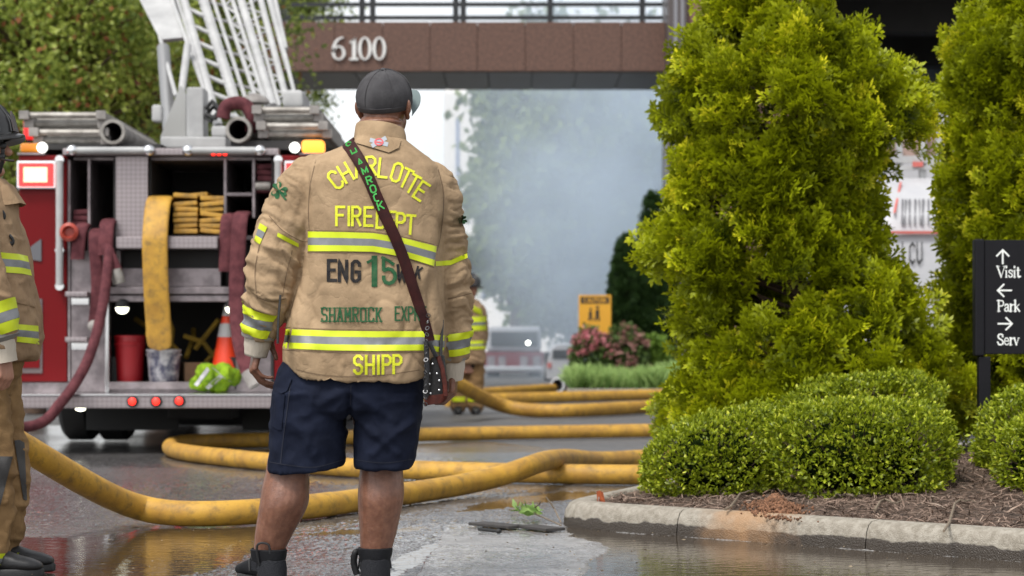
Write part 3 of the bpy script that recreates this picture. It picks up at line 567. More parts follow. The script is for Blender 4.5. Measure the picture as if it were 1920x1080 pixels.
wn_ = obj('door_window', MB().span(T_(40, 700, -.012), T_(80, 560, -.001), .02), pm('grey door seal', (.12, .09, .09), .4), trk); obj('pane', MB().span(T_(43, 690, -.02), T_(75, 566, -.0125), .004), M['red'], wn_)
obj('beacon', MB().span(T_(17, 250, .5), T_(36, 210, .62), .03), emis('red beacon', (1, .02, .02), .5, (.4, .01, .01)), trk); obj('beacon_stand', MB().span(T_(24, 292, .53), T_(30, 251, .59)), M['black'], trk)
# turntable and aerial ladder
ML = M['white']
aer = thing('aerial_ladder', 'white raised aerial ladder rising from the fire engine roof', 'ladder', P(400, 265, 19.4))
def LD(px, py):  # the ladder leans away as it rises
    d = 19.3+max(0, (235-py))/235*2.2; return P(px, py, d)
def member(name, a, b, w, ext=1.9, m=ML, flat=1., n=8):
    """from pixel a (low) to b (high), prolonged upward beyond the frame"""
    A = LD(*a); Bq = LD(*b); C = A+(Bq-A)*ext; s = w/F*20/2
    return obj(name, MB().tube([A, C], s, n, True, flat), m, aer)
member('rail', (410, 238), (345, 0), 17); member('rail', (383, 168), (322, 0), 9); member('rail', (441, 192), (381, 0), 21); member('rail', (482, 190), (418, 0), 9)
member('rail', (512, 200), (452, 0), 17); member('rail', (538, 190), (489, 0), 13); member('rail', (500, 200), (436, 0), 9)
member('rail', (462, 190), (400, 0), 8); member('rail', (524, 200), (470, 0), 8); member('rail', (556, 190), (508, 0), 8); member('rail', (395, 200), (333, 0), 6)
for k in range(-6, 6):   # lattice bracing between the outer rails
    y0 = 12+k*30; f = lambda a, b, y: a[0]+(b[0]-a[0])*(a[1]-y)/(a[1]-b[1])
    for (p, q) in (((512, 200), (452, 0)), ((482, 190), (418, 0))):
        r_ = ((538, 190), (489, 0)) if p[0] == 512 else ((500, 200), (436, 0)); obj('brace', MB().tube([LD(f(p, q, y0), y0), LD(f(*r_, y0+15), y0+15), LD(f(p, q, y0+30), y0+30)], .013, 6), ML, aer)
member('rail', (541, 132), (505, 0), 11); member('rail', (536, 92), (516, 0), 9); member('rail', (330, 180), (300, 70), 8, 1.)
for k in range(-12, 7):
    y0 = 15+k*31.5; f = lambda a, b, y: a[0]+(b[0]-a[0])*(a[1]-y)/(a[1]-b[1])
    xa = f((410, 238), (345, 0), y0); xb = f((441, 192), (381, 0), y0+19)
    obj('rung', MB().tube([LD(xa, y0), LD(xb, y0+19)], .021, 8), ML, aer)
    if y0+20 < 190:
        xc = f((441, 192), (381, 0), y0+6); xd = f((512, 200), (452, 0), y0+22); obj('rung', MB().tube([LD(xc, y0+6)+Vector((0, .5, 0)), LD(xd, y0+22)+Vector((0, .5, 0))], .017, 8), ML, aer)
        for q in (4, 14, 24):
            xc = f((441, 192), (381, 0), y0+q); obj('rung', MB().tube([LD(xc-8, y0+q)+Vector((0, -.06, 0)), LD(xc+13, y0+q+9)+Vector((0, -.06, 0))], .012, 6), ML, aer)
dv = Vector((0, .12, 0))
pl_ = [LD(300, 74), LD(342, 70), LD(327, 0), LD(262, 0)]; e1 = LD(327, 0)-LD(342, 70); e2 = LD(262, 0)-LD(300, 74)
obj('side_guard', MB().prism([pl_[0], pl_[1], pl_[1]+e1*6, pl_[0]+e2*6], (0, 1, 0), .22), ML, aer)
obj('cylinder', MB().tube([P(318, 245, 19.7), P(306, 90, 20.6)], .06, 12), pm('grey ram', (.3, .3, .3), .35, .6), aer); obj('ram_rod', MB().tube([P(332, 240, 19.6), P(352, 85, 20.4)], .035, 10), ML, aer)
def lb(name, x0, x1, y0, y1, d0, d1, m=ML, bev=.02): return obj(name, MB().span(P(x0, y1, d0), P(x1, y0, d0)+Vector((0, d1-d0, 0)), bev), m, aer)
lb('bracket', 349, 382, 163, 258, 18.9, 19.2); lb('turntable', 300, 424, 256, 278, 18.7, 20.4); lb('end_box', 529, 569, 168, 202, 18.6, 19.2, ML, .05); lb('bracket', 396, 425, 236, 256, 18.8, 19.1)
obj('brace', MB().prism([P(300, 258, 19.3), P(348, 258, 19.3), P(348, 175, 19.3), P(338, 160, 19.3)], (0, 1, 0), .06), pm('grey bracket', (.34, .34, .33), .5), aer)
lb('ladder_light', 284, 303, 196, 228, 19.0, 19.12, ML, .03)
obj('cable_bundle', MB().tube([P(385, 205, 18.9), P(398, 190, 18.9), P(412, 205, 18.85), P(404, 222, 18.85), P(388, 215, 18.9), P(400, 200, 18.95), P(420, 215, 18.9)], .022, 6).tube([P(380, 215, 18.95), P(395, 228, 18.9), P(418, 200, 18.9), P(425, 190, 19)], .02, 6), M['black'], aer)
# red gear behind and short hose on the roof
M['maroon'] = pm('maroon hose jacket', (.135, .042, .048), .85, spec=.2, var=1, vs_=14, col2=(.075, .022, .027), bump=.5, bs=140)
M['oldgrey'] = pm('weathered grey hose', (.30, .28, .26), .6, var=.8, vs_=6, col2=(.17, .155, .145)); M['ladder_alu'] = pm('weathered ladder alloy', (.36, .34, .31), .5, .35, var=.9, vs_=9, col2=(.2, .185, .165))
o = obj('hose', MB().tube(cat([P(418, 222, 17.9), P(424, 200, 17.9), P(445, 193, 17.9), P(463, 200, 17.9), P(474, 222, 17.9), P(470, 244, 17.95)], 5), .055, 12), M['maroon']); tag(o, 'short maroon hose arched over a grey suction tube on the engine roof', 'hose')
mb = MB(); mb.lathe([(.13, 0), (.13, .01), (.1, .05), (.04, .08)], P(477, 194, 18.2), 16); tag(obj('roof_vent', mb, M['oldgrey'], trk, 40), None)
# ground ladders and suction tubes lying on the roof
def ground_ladder(x0, x1, py, d, dz, lab):
    a = P(x0, py, d); b = P(x1, py, d); t = thing('ground_ladder', lab, 'ladder', ((a.x+b.x)/2, d, a.z), 'ground ladders stacked on the engine roof')
    for xx in (a.x, b.x): obj('rail', MB().span((xx-.025, d, a.z-.03), (xx+.025, d+2.5, a.z+.03), .006), M['ladder_alu'], t)
    for k in range(8): obj('rung', MB().tube([(a.x+.03, d+.02+k*.34, a.z), (b.x-.03, d+.02+k*.34, a.z)], .027, 8), M['ladder_alu'], t)
    [obj('butt_spur', MB().span((q.x-.04, d-.03, a.z-.035), (q.x+.04, d-.003, a.z+.035), .006), M['oldgrey'], t) for q in (a, b)]
pos = ['topmost', 'second from the top', 'third from the top', 'lowest']
for k in range(4): ground_ladder(46+k*9, 190+k*3, 216+k*16, 17.8+.05*(k % 2), 0, f'weathered ground ladder {pos[k]} of the stack beside the amber beacon')
for k in range(4): ground_ladder(482+k*4, 590+k*8, 206+k*15, 17.8+.04*(k % 2), 0, f'weathered ground ladder {pos[k]} of the stack under the white ladder end box')
for cx, cy, r, lab in ((211, 247, 24, 'grey suction tube with a dark open end beside the stacked ladders and turntable'), (447, 243, 25, 'grey suction tube with a dark open end under the arched maroon hose')):
    c = P(cx, cy, 17.75); R_ = r/ST; t = thing('suction_tube', lab, 'tube', c, 'suction tubes on the engine roof'); RX = Matrix.Rotation(-math.pi/2, 3, 'X')
    obj('pipe', MB().lathe([(R_*.86, .1), (R_*.9, .13), (R_*.9, 2.3), (R_*.1, 2.32)], c, 24, RX, False), M['oldgrey'], t)
    obj('collar', MB().lathe([(R_*.72, .02), (R_*.74, 0), (R_*.97, 0), (R_, .02), (R_, .1), (R_*.9, .12)], c, 28, RX, False), M['ladder_alu'], t)
    obj('lining', MB().lathe([(R_*.71, .01), (R_*.7, .8), (.01, .81)], c, 24, RX, False), M['void'], t)
tb('roof_tray', 40, 300, 268, 279, M['void'], .08, 2.6); tb('roof_tray', 430, 600, 262, 279, M['void'], .08, 2.6)
# ---- hoses and gear carried in the tail
def yellow_hose():
    m = pm('yellow hose jacket', (.54, .30, .036), .6, var=1, vs_=5, col2=(.38, .20, .03), bump=.6, bs=190, bdist=.003); n, l = nn(m); b = n['Principled BSDF']; old = b.inputs['Base Color'].links[0].from_socket
    tc = n.new('ShaderNodeTexCoord'); t = n.new('ShaderNodeTexNoise'); t.inputs['Scale'].default_value = 16; t.inputs['Detail'].default_value = 6; t.inputs['Roughness'].default_value = .75; l.new(tc.outputs['Object'], t.inputs[0])
    mr = n.new('ShaderNodeMapRange'); mr.inputs['From Min'].default_value = .49; mr.inputs['From Max'].default_value = .72; mr.inputs['To Max'].default_value = .85; l.new(t.outputs[0], mr.inputs[0])
    mx = n.new('ShaderNodeMix'); mx.data_type = 'RGBA'; mx.inputs['B'].default_value = (.13, .085, .035, 1); l.new(mr.outputs[0], mx.inputs['Factor']); l.new(old, mx.inputs['A']); l.new(mx.outputs['Result'], b.inputs['Base Color']); return m
M['yellow'] = yellow_hose()
def strip(pts, w, th, m, name, par=None, wdir=Vector((1, 0, 0)), n=8):
    """flat hose: an oval section carried along pts, wide along wdir"""
    pts = [Vector(p) for p in pts]; rings = []
    for i, p in enumerate(pts):
        t = (pts[min(i+1, len(pts)-1)]-pts[max(i-1, 0)]).normalized(); nrm = t.cross(wdir).normalized(); ww = w[i] if hasattr(w, '__len__') else w
        rings.append([p+wdir*(ww/2*math.copysign(abs(math.cos(a))**.5, math.cos(a)))+nrm*(th/2*math.copysign(abs(math.sin(a))**.8, math.sin(a))) for a in [2*math.pi*k/16 for k in range(16)]])
    return obj(name, MB().loft(rings), m, par, 50)
yh = thing('flat_hose', 'flat yellow supply hose folded in the hose bed and hanging down the tail', 'hose', T_(300, 440))
pts = cat([T_(300, 373, .5), T_(300, 371, .15), T_(300, 373, -.02), T_(299, 395, -.12), T_(299, 440, -.22), T_(299, 470, -.23), T_(300, 540, -.2), T_(302, 600, -.15), T_(303, 640, -.12), T_(303, 655, -.09)], 5)
strip(pts, [47/ST]*(len(pts)-8)+[k/ST for k in (48, 47, 46, 45, 43, 38, 28, 10)], .035, M['yellow'], 'hanging_run', yh)
for cidx, (xa, xb) in enumerate(((324, 370), (373, 419))):
    for k in range(7):
        if cidx == 0 and k > 6: continue
        yy = 433-k*10.3-(5 if cidx == 0 and k == 6 else 0); x0 = xa+RNG.uniform(-2, 2); x1 = xb+RNG.uniform(-2, 2); tl = RNG.uniform(-2.5, 4)
        a = T_(x0, yy-tl, .02+RNG.uniform(-.02, .03)); b = T_(x1, yy+tl, .02); mb = MB()
        R = Matrix.Rotation(-math.atan2(b.z-a.z, b.x-a.x), 3, 'Y'); mb.box((a+b)/2+Vector((0, .45, 0)), ((b-a).length, .9, 8.8/ST), R, .016); obj('fold', mb, M['yellow'], yh)
mb = MB(); mb.box(T_(364, 365, .5), (.2, .9, .035), Matrix.Rotation(-.1, 3, 'Y'), .015); obj('fold', mb, M['yellow'], yh)
def hanging(name, lab, runs, group='maroon hoses hanging from the tail'):
    t = thing(name, lab, 'hose', runs[0][0][0], group)
    for pts, w, th in runs: strip(cat(pts, 4), w/ST, th, M['maroon'], 'hose_run', t)
    return t
h1 = hanging('flat_hose', 'bundle of flattened maroon hose spilling from the narrow locker beside the red corner', [([T_(152, 420, .3), T_(156, 424, 0), T_(154, 440, -.1), T_(150, 487, -.1)], 26, .05), ([T_(180, 432, .3), T_(181, 434, -.02), T_(184, 460, -.13), T_(188, 540, -.12), T_(182, 606, -.1)], 24, .04), ([T_(205, 415, .3), T_(205, 417, -.04), T_(206, 440, -.16), T_(205, 480, -.17)], 28, .05), ([T_(206, 460, -.2), T_(216, 480, -.22), T_(228, 508, -.22)], 22, .05)])
obj('coupling', MB().tube([T_(226, 507, -.22), T_(233, 533, -.22)], .05, 12), M['ladder_alu'], h1); obj('coupling', MB().ell(T_(180, 612, -.12), (.045, .045, .05)), M['oldgrey'], h1)
h2 = hanging('flat_hose', 'two lengths of flattened maroon hose hanging beside the small locker light', [([T_(428, 403, .3), T_(428, 405, 0), T_(427, 430, -.1), T_(425, 510, -.1)], 24, .04), ([T_(455, 401, .3), T_(455, 402, -.04), T_(453, 430, -.16), T_(448, 560, -.16), T_(456, 640, -.22), T_(474, 700, -.3)], 29, .04)])
obj('coupling', MB().tube([T_(472, 696, -.3), T_(488, 722, -.33)], .055, 14), M['oldgrey'], h2)
for cidx, (xa, xb, y0, nk, lab) in enumerate(((133, 162, 430, 4, 'maroon hose folded in the narrow locker beside the grab rail'), (479, 509, 355, 5, 'maroon hose rolled on the upper shelf beside the amber beacon'), (480, 512, 440, 3, 'maroon hose folded low behind the tan coat sleeve'))):
    t = thing('folded_hose', lab, 'hose', T_((xa+xb)/2, y0, .3))
    for k in range(nk): obj('fold', MB().box(T_((xa+xb)/2+RNG.uniform(-2, 2), y0-k*11, .35), ((xb-xa)/ST, .6, .042), Matrix.Rotation(RNG.uniform(-.06, .06), 3, 'Y'), .018), M['maroon'], t)
o = obj('nozzle', MB().tube([T_(478, 348, .05), T_(506, 348, .05)], .035, 14), M['ladder_alu']); tag(o, 'metal nozzle lying across the upper locker shelf', 'nozzle')
nz = obj('hose_plug', MB().lathe([(.0, 0), (.07, 0), (.075, .05), (.05, .07), (.035, .02)], T_(137, 437, -.12), 20, Matrix.Rotation(math.pi/2, 3, 'X')), pm('red cap', (.35, .05, .03), .4)); tag(nz, 'round red hose plug with dark centre hanging by the grab rail', 'hose plug')
# charged attack line running down to the road
pts = cat([T_(214, 470, -.2), T_(213, 520, -.3), T_(209, 570, -.36), T_(200, 630, -.46), T_(184, 690, -.6), T_(150, 750, -.75), T_(110, 790, -.95)]+[Vector((G(62, 812, .1).x, 15.9, .22)), Vector((-3.9, 15.2, .06)), Vector((-5.2, 14.8, .06))], 6)
o = obj('attack_hose', MB().tube(pts, .042, 12), M['maroon']); tag(o, 'round charged maroon hose running from the tail down to the wet road', 'hose')
# bucket, paint pail, cone, vest and the rest in the lower locker
def pail(lab, x0, x1, y0, y1, m, dy, bands=True):
    c = T_((x0+x1)/2, y1, dy); R_ = (x1-x0)/2/ST; hh = (y1-y0)/ST; t = thing('bucket', lab, 'bucket', c)
    obj('shell', MB().lathe([(R_*.84, 0), (R_*.86, .01), (R_*.97, hh*.78), (R_*1.02, hh*.79), (R_*1.02, hh*.82), (R_*.97, hh*.83), (R_, hh-.02), (R_*1.04, hh-.015), (R_*1.04, hh), (R_*.95, hh), (R_*.8, .03), (.001, .03)], c, 28, None, False), m, t)
    hd = [c+Vector((R_*1.04*math.cos(a), R_*1.05*abs(math.sin(a))*1.0, hh*.84-R_*.9*math.sin(a)*.9)) for a in np.linspace(0, math.pi, 13)]
    obj('handle', MB().tube(hd, .006, 6), M['chrome'], t); return t
pail('red plastic bucket in the lower tail locker', 206, 264, 629, 716, pm('red plastic', (.25, .004, .008), .45), .2)
wp = pail('white paint pail with blue and dark splashes in the lower locker', 270, 334, 655, 716, pm('spattered pail', (.40, .39, .40), .5, var=1, vs_=14, col2=(.06, .06, .10)), .14)
cn = thing('traffic_cone', 'orange traffic cone with a grey band standing in the lower locker', 'cone', T_(418, 716, .25)); c = T_(418, 716, .25)
M['cone'] = pm('cone orange', (.75, .05, .012), .45); M['band'] = pm('reflective grey band', (.45, .44, .45), .35)
pr = lambda h: .125*(1-h/.62)+.022
obj('body', MB().lathe([(pr(.03), .03), (pr(.36), .36)], c, 24).lathe([(pr(.47), .4701), (pr(.53), .53), (.03, .531)], c, 24), M['cone'], cn); obj('cone_tip', MB().lathe([(pr(.53), .531), (pr(.6), .6), (.022, .62), (.01, .622)], c, 24), M['band'], cn); obj('base', MB().box(c+Vector((0, 0, .015)), (.34, .34, .03), None, .01), M['cone'], cn); obj('reflective_band', MB().lathe([(pr(.36)+.004, .36), (pr(.47)+.004, .47)], c, 24), M['band'], cn)
M['hivis'] = pm('lime vest fabric', (.24, .38, .015), .8, spec=.2, var=1, vs_=12, col2=(.10, .19, .01)); mb = MB()
for k in range(9): mb.ell(T_(402+RNG.uniform(-34, 32), 716+RNG.uniform(-18, 5), -.05+RNG.uniform(-.1, .05)), (.075, .07, .055), 12)
me = remesh(mb, .012, 3, lambda p, n_: .05*(.6-1.6*np.abs(fbm(p*9, 8)))); ve = link('safety_vest', me, M['hivis']); tag(ve, 'crumpled lime safety vest with grey bands over the locker sill', 'vest')
bt = bvh(me); mb = MB()
for s0 in (((372, 722), (398, 690)), ((392, 728), (420, 704)), ((405, 690), (436, 716))):
    rng = []
    for t in np.linspace(0, 1, 14):
        px_, py_ = s0[0][0]+(s0[1][0]-s0[0][0])*t, s0[0][1]+(s0[1][1]-s0[0][1])*t
        for o_ in (-3.2, 3.2):
            w = T_(px_+o_, py_+o_*.6, -1.0); h_ = bt.ray_cast(w, (0, 1, 0)); rng.append(((h_[0] if h_[0] else T_(px_+o_, py_, .02))+Vector((0, -.006, 0))))
    o_ = len(mb.v); mb.v += [tuple(p) for p in rng]; mb.f += [(o_+2*k, o_+2*k+1, o_+2*k+3, o_+2*k+2) for k in range(13)]
obj('reflective_strip', mb, M['band'], ve)
bx = obj('cardboard_box', MB().box(T_(352, 700, .35), (.2, .3, .17), Matrix.Rotation(.3, 3, 'Z'), .006), pm('worn cardboard', (.22, .13, .07), .8, var=.6)); tag(bx, 'small worn brown box behind the paint pail', 'box')
mb = MB()
for k in range(7):
    a = T_(285+k*16+RNG.uniform(-6, 6), 690+RNG.uniform(-40, 0), .6); b = a+Vector((RNG.uniform(-.3, .3), RNG.uniform(-.1, .3), RNG.uniform(.1, .3))); mb.tube([a, (a+b)/2+Vector((.03, 0, .04)), b], .022, 8)
tag(obj('rolled_straps', mb, pm('mustard webbing', (.32, .2, .02), .8, var=.8, vs_=12)), 'tangle of mustard webbing straps at the back of the lower locker', 'straps', kind=None)
# ------------------------------------------------------------------ charged yellow hoses on the road
def GZ(px, py, z): return G(px, py, z)
def hose(lab, pts, r, extra=None):
    c = np.array(cat(pts, 9)); k = 9; cp = np.pad(c, ((k, k), (0, 0)), 'reflect', reflect_type='odd'); c = [Vector(p) for p in np.stack([np.convolve(cp[:, i], np.ones(2*k+1)/(2*k+1), 'valid') for i in range(3)], 1)]
    rv = r*(1+.035*fbm(np.array(c)*1.6, 3, 3)); o = obj('supply_hose', MB().tube(c, list(rv), 20), M['yellow'], None, 60); return tag(o, lab, 'hose', 'yellow supply hoses on the road')
z = .061
A = [P(-300, 700, 9.0), P(-160, 735, 9.2), P(-40, 790, 9.5), P(50, 840, 9.75), P(120, 884, 10.0), P(200, 929, 10.3), P(245, 947, 10.55), GZ(290, 959, z), GZ(350, 965, z), GZ(480, 961, z), GZ(600, 948, z), GZ(700, 934, z), GZ(800, 920, z), GZ(900, 904, .07), GZ(960, 886, .12), GZ(1010, 868, .17), GZ(1045, 857, .155), GZ(1090, 861, .08), GZ(1135, 866, z), GZ(1215, 857, z), GZ(1310, 852, z)]
hose('thick yellow hose swooping from the helmeted person past the bare calves', A, .0605)
Bq = [GZ(1340, 889, z), GZ(1215, 890, z), GZ(1050, 890, z), GZ(900, 884, z), GZ(760, 882, z), GZ(620, 875, z), GZ(500, 866, z), GZ(400, 855, z), GZ(335, 848, z), GZ(310, 839, z), GZ(330, 829, z), GZ(390, 826, z), GZ(500, 826, z), GZ(650, 820, z), GZ(800, 814, z), GZ(1000, 811, z), GZ(1200, 807, z), GZ(1330, 806, z)]
hose('yellow hose doubled back in a loop under the fire engine tail', Bq, .061)
z = .08
hose('yellow hose curving down from behind the hand with the studded case', [GZ(560, 770, z), P(640, 752, 24.5), P(720, 705, 24), P(790, 690, 24), P(862, 720, 24.3), P(900, 745, 25), GZ(950, 766, z), GZ(1010, 772, z), GZ(1100, 769, z), GZ(1180, 765, z), GZ(1260, 760, z), GZ(1400, 757, z)], .079)
hose('yellow hose lying straight along the road behind the curving one', [GZ(840, 752, z), GZ(900, 749, z), GZ(960, 747, z), GZ(1100, 743, z), GZ(1255, 739, z), GZ(1400, 736, z)], .079)
e = hose('short yellow hose ending in an open metal coupling by the grass', [GZ(800, 742, z), GZ(870, 738, z), GZ(960, 733, z), GZ(1037, 728, z)], .079)
c = GZ(1045, 724, .1); R_ = Matrix.Rotation(math.radians(-90), 3, 'X') @ Matrix.Rotation(math.radians(25), 3, 'Y')
obj('coupling', MB().lathe([(.09, .02), (.1, 0), (.14, 0), (.145, .03), (.145, .16), (.1, .2)], c+Vector((0, -.05, .02)), 22, R_, False), M['chrome'], e); obj('coupling_bore', MB().lathe([(.1, .004), (.1, .18), (.01, .19)], c+Vector((0, -.05, .02)), 18, R_, False), M['void'], e)
# ------------------------------------------------------------------ wayfinding sign
DS = 12.0; S_ = lambda px, py, dy=0.: P(px, py, DS)+Vector((0, dy, 0))
M['signblack'] = pm('satin black paint', (.006, .006, .008), .5, var=.5, vs_=3, col2=(.009, .0085, .011), bump=.06, bs=200, spec=.2); M['signtext'] = pm('white vinyl lettering', (.80, .82, .79), .5)
sg = thing('wayfinding_sign', 'black post mounted direction sign with white arrows and words', 'sign', S_(1846, 838))
obj('panel', MB().span(S_(1846.5, 664, 0), S_(2060, 450, .05), .004), M['signblack'], sg); obj('edge_post', MB().span(S_(1827, 668, -.012), S_(1846, 448, .062), .012), M['signblack'], sg)
for p in (1835, 2040): obj('post', MB().span(S_(p, 850, .0), S_(p+23, 668.5, .055), .008), M['signblack'], sg)
def serif(ch):
    t = .13; n_ = .06
    V = {'V': [([(.02, 1), (.36, .02)], t), ([(.36, .02), (.68, 1)], n_), ([(-.08, .985), (.2, .985)], .05), ([(.54, .985), (.8, .985)], .05)],
         'i': [([(.12, 0), (.12, .6)], .12), ([(.0, .02), (.24, .02)], .04), ([(.0, .6), (.12, .6)], .04), ([(.12, .86), (.12, .98)], .13)],
         's': [([(.38, .5), (.34, .6), (.2, .65), (.08, .58), (.07, .46), (.2, .37), (.34, .28), (.37, .14), (.25, .02), (.12, .02), (.04, .16)], .1)],
         't': [([(.14, .85), (.14, .12), (.22, .03), (.34, .08)], .15), ([(0, .63), (.32, .63)], .06)],
         'P': [([(.14, 0), (.14, 1)], t), ([(0, .025), (.3, .025)], .05), ([(0, .975), (.3, .975), (.48, .95), (.56, .82), (.56, .64), (.46, .5), (.25, .47)], .1)],
         'a': [([(.07, .52), (.14, .63), (.28, .64), (.36, .55), (.36, .1), (.46, .03)], .12), ([(.36, .4), (.16, .33), (.06, .2), (.09, .05), (.22, .02), (.34, .12)], .1)],
         'r': [([(.12, 0), (.12, .65)], .15), ([(0, .025), (.27, .025)], .05), ([(0, .64), (.1, .64)], .05), ([(.15, .45), (.25, .6), (.38, .6)], .11)],
         'k': [([(.12, 0), (.12, 1)], .15), ([(0, .025), (.26, .025)], .05), ([(0, .98), (.1, .98)], .05), ([(.46, .63), (.16, .32)], .07), ([(.22, .38), (.5, .02)], .13)],
         'S': [([(.5, .74), (.48, .92), (.32, .98), (.14, .92), (.08, .76), (.16, .6), (.4, .46), (.54, .3), (.5, .1), (.32, .02), (.14, .06), (.05, .26)], .13)],
         'e': [([(.07, .36), (.42, .36), (.4, .52), (.27, .65), (.12, .58), (.05, .38), (.08, .16), (.2, .03), (.34, .05), (.44, .16)], .09)],
         'v': [([(.04, .64), (.24, .02)], .14), ([(.24, .02), (.44, .64)], .06), ([(-.04, .64), (.14, .64)], .05), ([(.36, .64), (.52, .64)], .05)]}
    return V[ch]
ADV = {'V': .7, 'i': .29, 's': .44, 't': .36, 'P': .62, 'a': .47, 'r': .4, 'k': .52, 'S': .6, 'e': .48, 'v': .5}
for wd, y0 in (('Visit', 520), ('Park', 584), ('Serv', 647)):
    mb = MB(); u = 1869.5; hh = 21.; k = 0
    for ch in wd:
        for pl, th in serif(ch):
            letter_mesh(mb, [pl], th, lambda a, b, l: S_(u+a*hh, y0-b*hh, -.002-l), .0003*(k % 4), .0004, .2); k += 1
        u += ADV[ch]*hh
    obj('lettering', mb, M['signtext'], sg, fix=False)['label'] = f'white serif word {wd}'
for (cx, cy), dr in (((1880, 481), 'up'), ((1883, 544.5), 'left'), ((1885, 607), 'right')):
    rot = {'up': lambda a, b: (a, b), 'left': lambda a, b: (-b, a), 'right': lambda a, b: (b, a)}[dr]; mb = MB()
    pt = lambda a, b, l: S_(cx+rot(a, b)[0]*13, cy-rot(a, b)[1]*13, -.002-l)
    letter_mesh(mb, [[(0, -1), (0, .9)], [(-.85, .1), (0, .95), (.85, .1)]], .24, pt, 0, .0005, .5); obj('arrow', mb, M['signtext'], sg, fix=False)['label'] = f'white arrow pointing {dr}'
# ------------------------------------------------------------------ yellow pedestrian sign
DY = 38.4; Y_ = lambda px, py, dy=0.: P(px, py, DY)+Vector((0, dy, 0))
M['signyellow'] = pm('amber sign sheet', (.68, .34, .02), .5, var=.3, vs_=3, col2=(.58, .28, .02)); M['ink'] = pm('black sign ink', (.012, .012, .012), .5)
ps = thing('pedestrian_sign', 'square amber sign with black band and two walking figures above pink flowers', 'sign', Y_(1115, 735))
obj('plate', MB().span(Y_(1085, 632), Y_(1146, 553, .03), .006), M['signyellow'], ps); obj('band', MB().span(Y_(1089, 569, -.006), Y_(1142, 556.5, -.001)), M['ink'], ps); obj('post', MB().span(Y_(1111, 738, .035), Y_(1119, 560, .09)), M['iron'], ps)
mb = MB(); u = 1096.
for ch in 'CAUTION':
    letter_mesh(mb, font(.62, .2)[ch], .2, lambda a, b, l: Y_(u+a*7.6, 566.6-b*7.6, -.009-l), 0, .001, .5); u += 3.4 if ch == 'I' else 6.3
obj('lettering', mb, M['signyellow'], ps, fix=False)['label'] = 'amber word CAUTION on the black band'
for ox, k in ((1107, .85), (1120, 1.)):
    mb = MB(); w = lambda a, b: Y_(ox+a*k, 601-b*k, -.004)
    mb.tube([w(0, 12), w(0, 20)], .032*k, 8, True, .2).ell(w(.4, 25), (.027*k, .006, .03*k), 10, None, 6).tube([w(-.3, 12), w(-2.6, 6), w(-4, 0)], .018*k, 6, True, .3).tube([w(.3, 12), w(2.4, 6), w(3.2, 0)], .018*k, 6, True, .3).tube([w(-.5, 19), w(-3.4, 13)], .013*k, 6, True, .3).tube([w(.5, 19), w(4, 14)], .013*k, 6, True, .3)
    obj('walking_figure', mb, M['ink'], ps)
# ------------------------------------------------------------------ small things near the kerb
M['flag'] = pm('faded orange marker flag', (.48, .11, .035), .7, var=.6, vs_=30)
for (px, py, w_, h_, lab) in ((1122, 925, 15, 26, 'small orange marker flag leaning at the kerb tip by the road'), (1766, 888, 24, 22, 'small folded orange marker flag on mulch below the bushes')):
    zz = .15 if px < 1200 else .2; b = G(px, py, zz); b.z = float(bed_z(b.x, b.y)[0]); k = b.y/F; t = thing('marker_flag', lab, 'flag', b, 'orange marker flags in the mulch'); b = b-Vector((0, 0, .01))
    obj('wire', MB().tube([b, b+Vector((.004, 0, (h_+4)*k))], .0025, 6), M['chrome'], t); vv = []; ff = []
    for j in range(6):
        for i in range(5):
            u = i/4; v = j/5; vv.append(b+Vector((.005+(u-.45)*w_*k*(1-.15*v)+.01*(1-v), .012*math.sin(u*5+v*3)-.004, (4+v*h_+(2*math.sin(u*4)))*k)))
    for j in range(5):
        for i in range(4): ff.append((j*5+i, j*5+i+1, j*5+i+6, j*5+i+5))
    n0 = len(vv); vv += [p+Vector((0, .0025, 0)) for p in vv]; ff += [tuple(q+n0 for q in reversed(f)) for f in list(ff)]
    obj('pennant', MB().add(vv, ff), M['flag'], t)
# broken twig with green leaves on the gutter
M['sprig'] = leafmat('fresh sprig leaves', (.10, .2, .03), (.28, .42, .12), .3)
sp = thing('leafy_twig', 'broken twig with fresh green leaves lying in the wet gutter by the kerb tip', 'twig', GZ(1000, 962, 0))
for a in ([(955, 955, .02), (1000, 962, .03), (1030, 975, .02), (1052, 985, .02)], [(985, 962, .03), (1012, 945, .09), (1014, 940, .1)], [(1024, 932, .12), (1040, 955, .06), (1052, 980, .02)]): obj('stem', MB().tube([GZ(*q) for q in a], .004, 6), M['twig'], sp)
LT = np.array([(0, 0, 0), (-.2, .5, .06), (0, 1, .0), (.2, .5, .06), (0, .5, -.02)]); LQ = np.array([(0, 4, 2, 1), (0, 3, 2, 4)])
for j in range(26):
    c = GZ(968+j*2.1, 957+RNG.uniform(-3, 8), .02+RNG.uniform(0, .04)); Dd = np.array([[RNG.normal(), RNG.normal(), abs(RNG.normal())*.5]]); rr = frames(Dd)
    leaf_cloud('leaf', LT, LQ, np.array([.2, .7, .9, .7, .5]), np.array([c]), rr, np.array([RNG.uniform(.05, .085)]), M['sprig'], sp)
M['bark'] = pm('wet bark piece', (.05, .045, .042), .7, var=.6, vs_=20, bump=.5, bs=90)
for q, w_, lab in (((894, 982), (968, 992), 'long flat piece of dark wet bark lying in the gutter'),) and (((894, 981), (970, 988), 'long flat dark strip of bark lying across the wet gutter'), ((985, 986), (1042, 993), 'flat dark strip of bark lying against the kerb tip')):
    a = GZ(q[0], q[1], .012); b = GZ(w_[0], w_[1], .012); v = b-a; o = obj('bark_piece', MB().box((a+b)/2, (v.length, .11, .014), Matrix.Rotation(math.atan2(v.y, v.x), 3, 'Z'), .005), M['bark']); tag(o, lab, 'bark')
